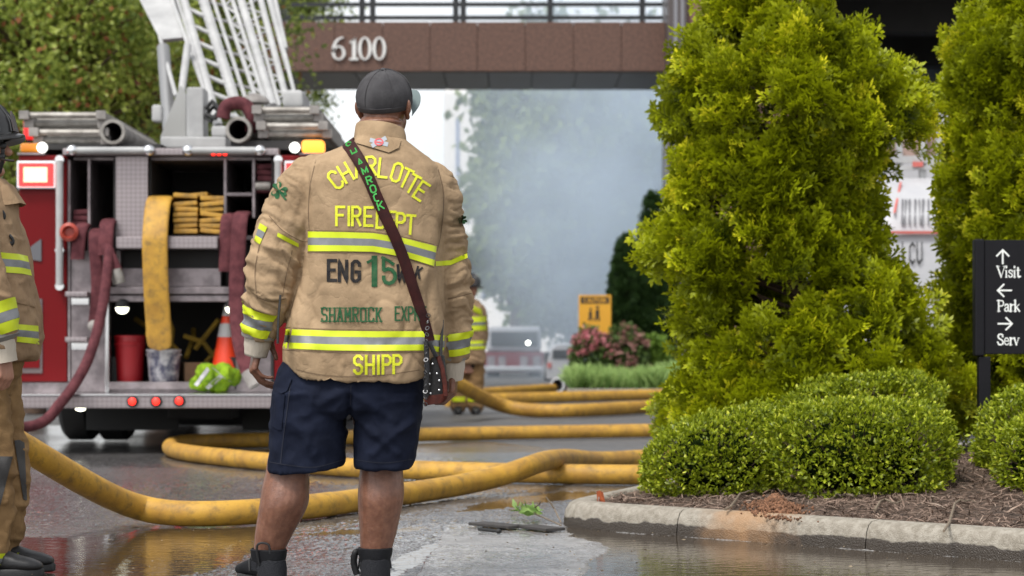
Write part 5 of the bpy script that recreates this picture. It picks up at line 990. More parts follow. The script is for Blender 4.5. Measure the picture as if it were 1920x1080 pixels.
M['skin'] = pm('brown skin', (.215, .098, .060), .40, var=1, vs_=38, col2=(.15, .064, .039), bump=.35, bs=170, detail=7); b = M['skin'].node_tree.nodes['Principled BSDF']; b.inputs['Subsurface Weight'].default_value = .12; b.inputs['Subsurface Radius'].default_value = (.5, .2, .1); b.inputs['Subsurface Scale'].default_value = .01
M['skin2'] = pm('light skin', (.42, .22, .15), .5, var=.6, vs_=25, col2=(.36, .17, .11))
def tanmat(name, c, c2):
    m = pm(name, c, .9, var=1, vs_=6, col2=c2, bump=.5, bs=420, bdist=.0015, detail=9, spec=.15)
    n, l = nn(m); b = n['Principled BSDF']; old = b.inputs['Normal'].links[0].from_socket; tc = n.new('ShaderNodeTexCoord'); t = n.new('ShaderNodeTexNoise'); t.inputs['Scale'].default_value = 13; t.inputs['Detail'].default_value = 4; t.inputs['Distortion'].default_value = .25; l.new(tc.outputs['Object'], t.inputs[0])   # fine crumpling
    a = n.new('ShaderNodeMath'); a.operation = 'SUBTRACT'; a.inputs[1].default_value = .5; l.new(t.outputs[0], a.inputs[0]); c_ = n.new('ShaderNodeMath'); c_.operation = 'ABSOLUTE'; l.new(a.outputs[0], c_.inputs[0]); q = n.new('ShaderNodeMath'); q.operation = 'POWER'; q.inputs[1].default_value = .6; l.new(c_.outputs[0], q.inputs[0])
    bp = n.new('ShaderNodeBump'); bp.inputs['Strength'].default_value = .45; bp.inputs['Distance'].default_value = .012; l.new(q.outputs[0], bp.inputs['Height']); l.new(old, bp.inputs['Normal']); l.new(bp.outputs[0], b.inputs['Normal']); return m
M['coat'] = tanmat('tan turnout cloth', (.385, .272, .165), (.265, .185, .11)); M['coat2'] = tanmat('worn tan turnout cloth', (.36, .245, .145), (.26, .17, .10)); M['pant'] = tanmat('brown turnout trousers', (.30, .185, .085), (.20, .12, .055))
M['lime'] = pm('lime reflective tape', (.62, .72, .015), .5, var=.3, vs_=20, col2=(.54, .62, .012)); b = M['lime'].node_tree.nodes['Principled BSDF']; b.inputs['Emission Color'].default_value = (.6, .75, 0, 1); b.inputs['Emission Strength'].default_value = 0.
M['silver'] = pm('silver reflective tape', (.22, .225, .235), .4, .1, var=.5, vs_=30, col2=(.17, .175, .185), bump=.2, bs=500); M['letter'] = pm('lime lettering', (.66, .68, .02), .6, bump=.5, bs=330)
M['green'] = pm('green lettering', (.012, .085, .035), .8, var=.7, vs_=50, col2=(.05, .12, .055), spec=.15); M['inkdark'] = pm('charcoal lettering', (.012, .013, .018), .8, var=.7, vs_=50, col2=(.04, .035, .03), spec=.15); M['seam'] = pm('seam thread', (.16, .105, .06), .9)
M['navy'] = pm('navy ripstop cloth', (.0105, .014, .029), .85, var=.7, vs_=9, col2=(.0075, .0098, .020), bump=.3, bs=500, bdist=.001, spec=.12); M['knit'] = pm('cream knit', (.52, .46, .38), .95, var=.5, vs_=20, bump=.6, bs=130, stretch=(1, 1, .15), col2=(.44, .385, .31))
M['cuffgrey'] = pm('grey cuff binding', (.22, .205, .185), .9, bump=.6, bs=200); M['leather'] = pm('oxblood leather', (.040, .008, .007), .6, spec=.2, var=.7, vs_=25, col2=(.022, .005, .005), bump=.2, bs=180); M['leatherblack'] = pm('black tooled leather', (.010, .009, .009), .45, spec=.3, bump=.3, bs=90); M['leatherred'] = pm('russet leather edge', (.10, .022, .014), .6, spec=.2, var=.8, vs_=30, col2=(.045, .012, .009))
M['cap'] = pm('charcoal cap cloth', (.075, .073, .076), .9, var=.9, vs_=14, col2=(.052, .050, .053), bump=.5, bs=380, bdist=.0015, spec=.15); M['visor'] = pm('pale teal visor underside', (.13, .17, .17), .8); M['shoe'] = pm('dark grey boot upper', (.009, .0095, .012), .7, spec=.25, var=.5, vs_=20, bump=.4, bs=200); M['shoeblk'] = pm('black boot rubber', (.010, .010, .011), .5, bump=.3, bs=150); M['shoemesh'] = pm('grey boot mesh', (.02, .021, .025), .8, spec=.2, bump=.9, bs=230)
# ================================================================== the man in shorts
D8 = 8.0
def J(px, py, dy=0.): return P(px, py, D8)+Vector((0, dy, 0))
mb = MB()
# torso and neck under the coat
mb.loft([ring(q[0], q[1], q[2], .12, .13, D8) for q in ((275, 690, 740), (300, 610, 795), (345, 580, 818), (450, 585, 805), (560, 570, 800), (680, 545, 790), (760, 540, 775))])
limb(mb, [(712, 290, .0), (714, 255, .005), (717, 225, .01)], [.082, .080, .078])
for zz, r in ((243, .083), (230, .081)): mb.lathe([(r-.012, -.012), (r, -.004), (r, .004), (r-.012, .012)], J(714, zz, .0), 24)      # folds at the nape
hc = J(719, 190, .015); yaw = Matrix.Rotation(math.radians(-16), 3, 'Z') @ Matrix.Rotation(math.radians(14), 3, 'X')
mb.ell(hc, (.080, .100, .108), 24, yaw, 14); mb.ell(hc+yaw @ Vector((0, .035, -.07)), (.066, .075, .075), 20, yaw)
hp = lambda x, y, z_: hc+yaw @ Vector((x, y, z_))
mb.caps(hp(0, .1, .0), hp(0, .122, -.038), .011, .017, 10); mb.ell(hp(0, .103, -.07), (.026, .012, .008), 12, yaw); mb.ell(hp(0, .103, -.083), (.024, .012, .009), 12, yaw); mb.ell(hp(0, .09, -.115), (.03, .024, .022), 12, yaw)
for sx in (-1, 1):
    mb.ell(hp(sx*.033, .088, .0), (.017, .014, .013), 12, yaw); mb.caps(hp(sx*.016, .099, .024), hp(sx*.05, .087, .026), .008, .007, 8)
    er = yaw @ Matrix.Rotation(sx*.45, 3, 'Z'); e0 = hp(sx*.088, -.004, -.028); mb.ell(e0, (.009, .021, .036), 14, er); mb.ell(e0+er @ Vector((sx*.006, -.014, .01)), (.008, .01, .026), 10, er); mb.ell(e0+er @ Vector((0, .004, -.03)), (.009, .011, .012), 10, er)
# arms and hands
limb(mb, [(585, 345, 0), (548, 440, -.02), (520, 520, -.02), (494, 610, .0), (486, 652, .02)], [.075, .06, .052, .042, .032])
limb(mb, [(812, 345, .02), (822, 440, .06), (836, 540, .08), (848, 620, .1), (848, 690, .13)], [.075, .06, .052, .042, .032])
w = J(484, 646, .02); hand(mb, w, (-.22, .0, -1), (1, .25, -.1), -1, (46, 22, 12), 1.02, [w+Vector((.018, .012, .0)), J(503, 638, .045), J(508, 655, .055), J(515, 672, .05)])
w = J(848, 690, .13); hand(mb, w, (-.02, .05, -1), (-1, .1, 0), 1, (42, 40, 22), 1.0)
# legs
def leg(mb, rows_, dy=0.):
    rows_ = [tuple(q) for q in cat(rows_, 4)]
    mb.loft([ring(y, c-r, c+r, r/519*1.05+bk, r/519*1.02, D8, 2.05, 22) if False else [p+Vector((0, dy, 0)) for p in ring(y, c-r, c+r, r/519*1.04+bk, r/519*1.0, D8, 2.1, 24)] for y, c, r, bk in rows_])
leg(mb, [(690, 600, 62, 0), (780, 580, 60, 0), (850, 552, 48, 0), (885, 540, 42, .0), (905, 537, 43.5, .006), (930, 534.5, 45.5, .016), (950, 531, 45, .018), (975, 523, 41, .010), (1000, 514, 36, .004), (1025, 507, 30.5, 0), (1045, 502, 27, 0), (1065, 500, 22, .0), (1085, 500, 17, .0)])
leg(mb, [(690, 712, 62, 0), (780, 716, 58, 0), (850, 717, 45, 0), (880, 714.5, 41, 0), (900, 714, 42, .006), (925, 713.5, 43.5, .016), (945, 712.5, 42.5, .018), (975, 710, 38.5, .010), (1000, 708, 35, .004), (1025, 705, 31, 0), (1045, 703, 28.5, 0), (1065, 702, 22, .0), (1085, 702, 17, .0)], .03)
me = remesh(mb, .0042, 3, lambda p, n_: .0012*fbm(p*30, 3))
man = link('person', me, M['skin']); tag(man, 'person seen from behind in tan lettered turnout coat, navy shorts and charcoal cap', 'person')
# ---- coat
mb = MB()
def hem(px, w): t = (px-532)/(830-532); return -26*math.exp(-((t-.0)/.10)**2)+10*math.sin(math.pi*min(max(t, 0), 1))**.6-16*max(0, (t-.86)/.14)
tor = [(250, 672, 756, .085, .075), (262, 664, 764, .10, .09), (276, 640, 782, .125, .105), (294, 600, 806, .15, .125), (314, 572, 824, .17, .14), (345, 562, 832, .19, .155), (400, 566, 834, .20, .175), (440, 570, 832, .20, .185), (500, 566, 832, .197, .20), (560, 552, 836, .20, .215), (610, 538, 838, .208, .225), (650, 530, 838, .214, .23), (680, 531, 832, .212, .228)]
mb.loft([ring(*q, D8) for q in tor]+[ring(706, 533, 826, .205, .22, D8, 2.5, 36, None, hem)])
limb(mb, [(606, 330, .0), (572, 352, -.01), (548, 402, -.03), (529, 455, -.045), (513, 520, -.045), (504, 570, -.03), (492, 612, -.01), (487, 634, .0)], [.085, .099, .104, .100, .096, .084, .068, .060], 18, 8., 1., False)
limb(mb, [(790, 335, .0), (812, 360, .03), (817, 410, .05), (825, 470, .07), (833, 530, .08), (838, 580, .09), (846, 635, .10), (849, 672, .12)], [.085, .098, .102, .10, .097, .088, .070, .055], 18, 8., 1., False)
arm_l = [(572, 352), (548, 402), (529, 455), (513, 520), (503, 570), (491, 612), (485, 637)]
def coat_disp(p, n_):
    px = 960+p[:, 0]*F/p[:, 1]; py = HZ-(p[:, 2]-H)*F/p[:, 1]
    inner_l = np.interp(py, [330, 440, 500, 560, 640], [575, 578, 570, 548, 524]); inner_r = np.interp(py, [330, 440, 500, 560, 700], [836, 828, 826, 832, 838])
    sl = np.clip((inner_l-px)/14, 0, 1)+np.clip((px-inner_r)/14, 0, 1); sl = np.clip(sl, 0, 1)
    elbow = np.exp(-((py-545)/75)**2)
    ph = p[:, 2]*17+np.where(px < 700, 1, -1)*p[:, 0]*7+1.2*fbm(p*5, 4)
    f1 = fbm(np.c_[p[:, 0]*6, p[:, 1]*6, ph], 12, 2); fold = 1-np.abs(f1)*2.0
    cr2 = np.clip(1-np.abs(fbm(np.c_[p[:, 0]*9, p[:, 1]*8, ph*1.6+p[:, 0]*9], 63, 2))*3., 0, 1)**2; arm = (.018*elbow+.007)*(fold-.35)+.008*fbm(p*13, 7, 2)-.010*cr2
    f2 = fbm(np.c_[p[:, 0]*8.5+p[:, 2]*1.8, p[:, 1]*5, p[:, 2]*3.2], 22, 2); low = np.clip((py-380)/250, .25, 1)
    cr1 = np.clip(1-np.abs(fbm(np.c_[p[:, 0]*11+p[:, 2]*5, p[:, 1]*6, p[:, 2]*6-p[:, 0]*3], 61, 2))*3.2, 0, 1)**2; tors = .015*low*(.5-np.abs(f2)*1.7)+.006*fbm(p*9, 9, 2)-.009*cr1*low
    # drag lines from the armholes towards the bands
    pull = 0
    for (ax, ay, bx, by, am, wd) in ((582, 318, 640, 452, .006, 10), (578, 400, 606, 540, .009, 12), (828, 452, 776, 560, .011, 13), (836, 340, 806, 470, .008, 11), (690, 290, 770, 300, .006, 7), (800, 560, 816, 690, .012, 9), (640, 560, 560, 690, .006, 14), (700, 640, 660, 712, .007, 7), (772, 660, 742, 716, .006, 6), (575, 300, 580, 430, -.008, 5), (834, 390, 822, 480, -.010, 6), (804, 480, 801, 705, -.012, 5), (645, 663, 640, 712, .006, 6)):
        L2 = (bx-ax)**2+(by-ay)**2; t = np.clip(((px-ax)*(bx-ax)+(py-ay)*(by-ay))/L2, 0, 1); dd = np.hypot(px-ax-t*(bx-ax), py-ay-t*(by-ay)); pull = pull+am*np.exp(-(dd/wd)**2)*np.sin(math.pi*np.clip(t, .08, .92))
    pull = np.where(n_[:, 1] < .1, pull, 0)
    return sl*arm+(1-sl)*tors+pull
me = remesh(mb, .0058, 3, coat_disp); coat = link('coat', me, M['coat'], man); bt = bvh(me)
def stripe3(fn_t, par, nu=26, off=.0045, base=bt, d=7.8):
    """lime, silver, lime"""
    for a, b, m_, nm in ((0, .31, 'lime', 'lime_tape'), (.312, .688, 'silver', 'silver_tape'), (.69, 1, 'lime', 'lime_tape')):
        decal(nm, base, (lambda u, v, a=a, b=b: fn_t(u, a+(b-a)*v)), nu, 3, off, M[m_], par, d)
stripe3(rows([(577, 434), (640, 435), (700, 437), (760, 447), (819, 462)], [(577, 471), (640, 471), (700, 472), (760, 482), (814, 499)]), coat, 40)
stripe3(rows([(536, 617), (620, 620), (700, 621), (796, 621)], [(530, 653), (620, 657), (700, 658), (797, 657)]), coat, 40)
stripe3(quad((807, 627), (837, 629), (831, 662), (814, 658)), coat, 8)
# sleeve tapes
Lw = [J(*q) for q in ((503, 570, -.03), (485, 637, 0))]
for t0, t1, m_ in ((.12, .34, 'lime'), (.345, .61, 'silver'), (.615, .84, 'lime')): ringband('sleeve_tape', bt, Lw[0], Lw[1], t0, t1, 55, 235, .16, M[m_], coat)
Rw = [J(*q) for q in ((838, 580, .09), (849, 676, .12))]
for t0, t1, m_ in ((.42, .56, 'lime'), (.565, .73, 'silver'), (.735, .87, 'lime')): ringband('sleeve_tape', bt, Rw[0], Rw[1], t0, t1, -45, 100, .15, M[m_], coat)
decal('sleeve_tape', bt, rows([(521, 436), (540, 446), (560, 457)], [(519, 443), (539, 454), (560, 464)]), 10, 1, .004, M['lime'], coat, 7.8)
decal('sleeve_tape', bt, rows([(817, 490), (845, 488), (876, 474)], [(817, 499), (845, 497), (877, 483)]), 10, 1, .004, M['lime'], coat, 7.9)
stripe3(quad((487, 418), (501, 426), (487, 458), (476, 451)), coat, 5)
# seams
def seam(pts, th=1.4, off=.0022):
    mb = MB(); letter_mesh(mb, [cat(pts, 6)], th, lambda a, b, l: safe(bt, a, b, off+l, 7.8), 0, 0, 6); return obj('seam', mb, M['seam'], coat, 180, False)
for pts in ([(577, 432), (640, 433), (700, 435), (760, 445), (820, 460)], [(577, 473.5), (640, 473.5), (700, 474.5), (760, 484.5), (814, 501.5)], [(534, 614), (620, 617.5), (700, 618.5), (796, 618.5)], [(530, 656), (620, 660), (700, 661), (797, 660)], [(592, 300), (581, 350), (578, 400), (580, 436)], [(822, 318), (832, 365), (828, 430), (820, 470)], [(505, 405), (530, 432), (565, 452), (578, 452)], [(556, 693), (605, 703), (690, 706), (786, 694)], [(483, 558), (510, 566), (536, 560)], [(840, 560), (860, 556), (884, 550)], [(486, 460), (478, 510), (482, 560)], [(548, 470), (536, 520), (530, 556)]): seam(pts)
obj('drawcord', MB().tube([J(535, 555, -.17), J(532, 600, -.185), J(531, 644, -.19)], .0045, 6), M['shoeblk'], coat)
# lettering: each word a piece of its own
def word(txt, centers, h, w, th, mat, lab, k=.3, wf=None, extra=None, off=.003, base=bt, d=7.8, step=.12, par=None):
    mb = MB(); q = 0
    for ch, (cx, cy, rot) in zip(txt, centers):
        f = font(w/h, k*w/h)[ch]; c, s_ = math.cos(math.radians(rot)), math.sin(math.radians(rot)); ww = (w if ch != 'I' else 0)
        strokes = f
        if ch == 'I': strokes = [[(0, 0), (0, 1)]]
        for pl in strokes:
            letter_mesh(mb, [pl], th/h, lambda a, b, l: safe(base, cx+(a*h-ww/2)*c+(b*h-h/2)*s_, cy+(a*h-ww/2)*s_-(b*h-h/2)*c, off+l, d), .0004*(q % 5), 0, step); q += 1
    o = obj('lettering', mb, mat, par or coat, 180, False); o['label'] = lab; return o
word('CHARLOTTE', [(629, 337, -38), (648, 324, -30), (672, 314, -14), (696, 311, -4), (719, 315, 6), (744, 323, 17), (761, 334, 25), (774, 345, 29), (790, 358, 33)], 34, 16, 4.6, M['letter'], 'arched lime word CHARLOTTE')
word('FIREDEPT', [(638, 405, 0), (654, 405, 0), (668, 405, 0), (691, 406, 1), (714, 410, 2), (733, 414, 3), (751, 417, 3), (770, 421, 4)], 34, 14.5, 5., M['letter'], 'lime words FIRE DEPT')
word('ENG', [(622.5, 507, 0), (643, 508, 0), (667, 508.5, 1)], 37, 13.5, 6.2, M['inkdark'], 'charcoal letters ENG', .32); word('W', [(754, 513, 3)], 30, 18, 5, M['inkdark'], 'charcoal letter partly under the strap')
word('K', [(785, 511, 14)], 20, 8, 4, M['inkdark'], 'charcoal letter partly under the strap')
mb = MB()
for k, (st, th) in enumerate((([(702, 484), (702, 533)], 10.5), ([(690, 491.5), (697, 488), (702, 482)], 5), ([(719, 484), (719, 505)], 6.5), ([(717, 483), (729, 489), (737, 495)], 5.5), ([(721, 506.5), (728, 504), (735, 506), (740.5, 513), (741, 521), (737, 528.5), (729.5, 531.5), (722.5, 529), (719.5, 523.5), (719.5, 519.5)], 6.8))):
    letter_mesh(mb, [st], th, lambda a, b, l: safe(bt, a, b, .003+l, 7.8), .0005*k, 0, 4)
obj('lettering', mb, M['green'], coat, 180, False)['label'] = 'large green number 15'
word('SHAMROCK', [(608+14.6*i, 590.+(.4 if i % 2 else -.4), 0) for i in range(8)], 25.5, 9.0, 3.1, M['green'], 'green word SHAMROCK', .3); word('EXPRE', [(745.5+12.2*i, 588, 0) for i in range(5)], 25, 8.2, 3.0, M['green'], 'green letters EXPRE running under the strap', .3)
mb = MB(); q = 0
for i in range(8):   # little slab feet of the western letters
    for dy in (-12.4, 12.4):
        x0 = 608+14.6*i; letter_mesh(mb, [[(x0-6.2, 590+dy), (x0-1.6, 590+dy)], [(x0+1.6, 590+dy), (x0+6.2, 590+dy)]], 2.2, lambda a, b, l: safe(bt, a, b, .0052+l, 7.8), 0, .0003, 3)
obj('lettering', mb, M['green'], coat, 180, False)
word('SHIPP', [(671.5, 684, 0), (693.5, 684, 0), (709.5, 684, 0), (725, 683.5, 0), (745, 683, 0)], 33, 14, 5.2, M['letter'], 'lime name SHIPP on the coat tail', .32)
def shamrock(cx, cy, k, rot, lab):
    """trefoil: three notched lobes and a stem"""
    mb = MB(); c, s_ = math.cos(rot), math.sin(rot); pt = lambda x, y, l: safe(bt, cx+(x*c-y*s_)*k, cy-(x*s_+y*c)*k, .003+l, 7.9); ctr = pt(0, 0, 0)
    for q in range(3):
        v = []
        for t in np.linspace(-1, 1, 15):
            an = math.radians(90+120*q+t*54); r = 15*(max(0, 1-abs(t)**3.2))**.5*(1-.24*math.exp(-(t/.22)**2)); v.append(pt(r*math.cos(an), r*math.sin(an), .0004*q))
        o = len(mb.v); mb.v += [tuple(ctr)]+[tuple(p) for p in v]; mb.f += [(o, o+1+i, o+2+i) for i in range(14)]
    letter_mesh(mb, [[(0, 0), (2, -9), (5, -17)]], 3., pt, .0013, 0, 3); obj('shamrock_patch', mb, M['green'], coat, 180, False)['label'] = lab
shamrock(523, 357, 1.15, .35, 'green shamrock on the near sleeve'); shamrock(868, 412, .6, -.3, 'green shamrock on the sleeve edge')
# collar with its tab
col = MB(); N = 40
def colr(rx, ry, py, tilt, cxp=713, dyc=.0):
    return [J(cxp, py)+Vector((rx*math.cos(a), dyc+ry*math.sin(a), tilt*math.sin(a)*-1+(.02*math.cos(a)*-.45 if py < 252 else 0))) for a in [2*math.pi*k/N for k in range(N)]]
col.loft([colr(.098, .105, 280, .02), colr(.097, .104, 266, .018), colr(.093, .100, 254, .016), colr(.090, .096, 243, .014), colr(.087, .092, 238, .013), colr(.080, .085, 238, .013), colr(.079, .084, 250, .013)], False)
me = None
cl = obj('collar', col, M['coat'], coat, 60); v = np.array([q.co[:] for q in cl.data.vertices]); nz = fbm(v*22, 5, 2)*.0045
for q, a in zip(cl.data.vertices, nz): q.co = q.co+Vector(((q.co.x-J(713, 0).x), (q.co.y-8.), 0)).normalized()*float(a)
allm = MB(); allm.add([q.co for q in coat.data.vertices], [tuple(p.vertices) for p in coat.data.polygons]); allm.add([q.co for q in cl.data.vertices], [tuple(p.vertices) for p in cl.data.polygons]); btc = BVHTree.FromPolygons([Vector(q) for q in allm.v], allm.f)
tab = rows([(664, 255), (690, 251), (722, 254), (752, 263)], [(668, 268), (700, 277), (729, 286), (748, 277)]); tb_ = decal('collar_tab', btc, tab, 12, 6, .010, M['coat'], coat, 7.85, .006)
mb = MB()
for k, st in enumerate(([(697, 263), (724, 270)], [(700, 272), (721, 260)])): letter_mesh(mb, [st], 8, lambda a, b, l: safe(btc, a, b, .0125+l, 7.85), .0006*k, 0, 5)
obj('emblem', mb, pm('grey cross patch', (.30, .33, .37), .6), coat, 180, False); mb = MB(); letter_mesh(mb, [[(710.5+7.6*math.cos(a), 266+5.8*math.sin(a)) for a in np.linspace(0, 2*math.pi, 17)], [(705, 266), (716, 267)]], 2.6, lambda a, b, l: safe(btc, a, b, .0145+l, 7.85), 0, .0003, 3); obj('emblem', mb, pm('red ring patch', (.50, .08, .09), .6), coat, 180, False)
# knit cuffs with their grey binding
for nm, a, b, r0, r1 in (('l', J(485, 630, .0), J(478.5, 667, .012), .051, .041), ('r', J(848, 668, .115), J(848, 712, .135), .045, .036)):
    ax = (b-a); mb = MB(); pts = [a+ax*t for t in (0, .12, .3, .5, .7, .88, 1, 1, .8)]; rs = [r0*.95, r0, r0*.97, r0*.92*1.0+.002, (r0+r1)/2*.97, r1*1.05, r1, r1*.86, r1*.8]; mb.tube(pts, rs, 24, False); obj('knit_cuff', mb, M['knit'], coat, 80)
    q = a-ax*.12; obj('cuff_binding', MB().tube([q, q+ax*.1, q+ax*.2, q+ax*.22], [r0*1.23, r0*1.26, r0*1.2, r0*.9], 24, False), M['cuffgrey'], coat, 60)
# ---- shorts
mb = MB()
mb.loft([ring(q[0], q[1], q[2], q[3], q[4], D8) for q in ((660, 535, 805, .16, .17), (700, 522, 802, .175, .175), (740, 513, 799, .18, .17), (768, 511, 797, .165, .15), (785, 520, 790, .12, .10))])
def shem(c, amp): return lambda px, w: amp*(-w if w < 0 else -w*.5)+0
def legr(y, xl, xr, yb, yf, tilt=None): return ring(y, xl, xr, yb, yf, D8, 2.4, 36, None, tilt)
mb.loft([legr(735, 513, 652, .17, .16), legr(790, 509, 652, .155, .14), legr(840, 505, 648, .14, .125), legr(868, 503, 646, .135, .12), legr(877, 502.5, 646, .135, .12, lambda px, w: 9*max(0, -w)-8*((px-503)/143)**2*(1 if True else 0)-5*max(0, w))])
mb.loft([legr(735, 662, 799, .17, .16), legr(790, 664, 791, .15, .14), legr(840, 666, 783, .135, .125), legr(866, 667, 775, .125, .12), legr(874, 667, 772, .122, .12, lambda px, w: 4*max(0, -w)-4*max(0, w))])
def short_disp(p, n_):
    px = 960+p[:, 0]*F/p[:, 1]; py = HZ-(p[:, 2]-H)*F/p[:, 1]
    f = fbm(np.c_[p[:, 0]*9+p[:, 2]*6, p[:, 1]*6, p[:, 2]*8-p[:, 0]*5], 41, 2); f3 = fbm(np.c_[p[:, 0]*9-p[:, 2]*8, p[:, 1]*6, p[:, 2]*6+p[:, 0]*8], 44, 2); d_ = .011*(.5-np.abs(f)*1.8)+.007*(.4-np.abs(f3)*1.8)+.0025*fbm(p*26, 8)
    for (ax, ay, bx, by, am, wd) in ((656, 745, 655, 800, -.02, 6), (660, 722, 600, 760, .007, 8), (660, 735, 740, 790, .007, 8), (560, 800, 600, 872, .007, 8), (680, 790, 745, 850, .008, 7), (770, 790, 700, 850, .007, 7), (546, 715, 528, 870, .005, 4)):
        L2 = (bx-ax)**2+(by-ay)**2; t = np.clip(((px-ax)*(bx-ax)+(py-ay)*(by-ay))/L2, 0, 1); dd = np.hypot(px-ax-t*(bx-ax), py-ay-t*(by-ay)); d_ = d_+am*np.exp(-(dd/wd)**2)
    return d_
me = remesh(mb, .0058, 2, short_disp); shorts = link('shorts', me, M['navy'], man); bs = bvh(me)
decal('pocket_flap', bs, rows([(524, 704), (536, 707), (547, 710)], [(514, 731), (527, 738), (538, 733)]), 8, 6, .009, M['navy'], shorts, 7.85, .007)
decal('cargo_pocket', bs, rows([(517, 730), (527, 738), (534, 740)], [(511, 800), (521, 806), (528, 806)]), 8, 12, .005, M['navy'], shorts, 7.85, .004)
M['navyseam'] = pm('navy seam', (.007, .009, .02), .8)
for pts in ([(505, 866), (540, 872), (590, 876), (644, 862)], [(667, 862), (720, 868), (773, 861)], [(545, 716), (538, 770), (530, 830), (526, 868)], [(658, 722), (657, 760)]):
    mb = MB(); letter_mesh(mb, [cat(pts, 6)], 1.5, lambda a, b, l: safe(bs, a, b, .002+l, 7.85), 0, 0, 6); obj('seam', mb, M['navyseam'], shorts, 180, False)
# ---- cap
cc = hc+Vector((.003, -.004, .016)); cR = Matrix.Rotation(math.radians(10), 3, 'Y') @ Matrix.Rotation(math.radians(-34), 3, 'Z') @ Matrix.Rotation(math.radians(20), 3, 'X')
mb = MB(); rings = []; NC = 48
for i in range(13):
    h = -.42+(math.pi/2+.42)*i/12; ring_ = []
    for k in range(NC):
        a = 2*math.pi*k/NC; r = math.cos(h); x_ = .0955*r*math.cos(a); y_ = .113*r*math.sin(a); zz = .102*math.sin(h)
        seamk = min(abs(((a/(math.pi/3)+.5) % 1)-.5), 1)*math.pi/3; dip = .004*math.exp(-(seamk*r/.04)**2); f_ = 1-dip/.1; sag = .003*math.sin(a*3+i*.7)*(1 if i < 8 else .3)
        ring_.append(cc+cR @ Vector((x_*f_*(1+sag*8), y_*f_*(1+sag*6), zz*f_)))
    rings.append(ring_)
mb.loft(rings, True); cap = obj('cap', mb, M['cap'], man, 180)
for k in range(6):
    a = math.pi/3*k+math.pi/6; pts = [cc+cR @ Vector((.0962*math.cos(h)*math.cos(a), .1137*math.cos(h)*math.sin(a), .1028*math.sin(h))) for h in np.linspace(-.3, 1.5, 12)]; obj('cap_seam', MB().tube(pts, .0016, 5), M['cap'], cap)
obj('cap_button', MB().ell(cc+cR @ Vector((0, 0, .101)), (.010, .010, .006), 12, cR), M['cap'], cap)
obj('cap_band', MB().loft([[cc+cR @ Vector((.0955*math.cos(h)*s_*math.cos(a), .113*math.cos(h)*s_*math.sin(a), .102*math.sin(h))) for a in [2*math.pi*k/NC for k in range(NC)]] for h, s_ in ((-.43, 1.0), (-.42, 1.025), (-.24, 1.022), (-.23, 1.0))], False), M['cap'], cap, 60)
mb = MB(); v = []; f = []
for j in range(8):
    for i in range(15):
        a = math.radians(28+124*i/14); t = j/7; x_ = .0955*math.cos(a)*(1-.08*t); y_ = .113*math.sin(a)*.9+t*.075*math.sin(a)**.7; v.append(cc+cR @ Vector((x_, y_, -.03+.03*t-6.5*x_*x_*(.8+t*.4))))
for j in range(7):
    for i in range(14): f.append((j*15+i, j*15+i+1, (j+1)*15+i+1, (j+1)*15+i))
n0 = len(v); v += [p+cR @ Vector((0, 0, -.004)) for p in v]; f += [tuple(n0+k for k in reversed(q)) for q in list(f)]
bd = [i for i in range(15)]+[j*15+14 for j in range(1, 8)]+[7*15+i for i in range(13, -1, -1)]+[j*15 for j in range(6, 0, -1)]
f += [(bd[k], n0+bd[k], n0+bd[(k+1) % len(bd)], bd[(k+1) % len(bd)]) for k in range(len(bd))]
obj('visor', MB().add(v, f), M['visor'], cap, 60)
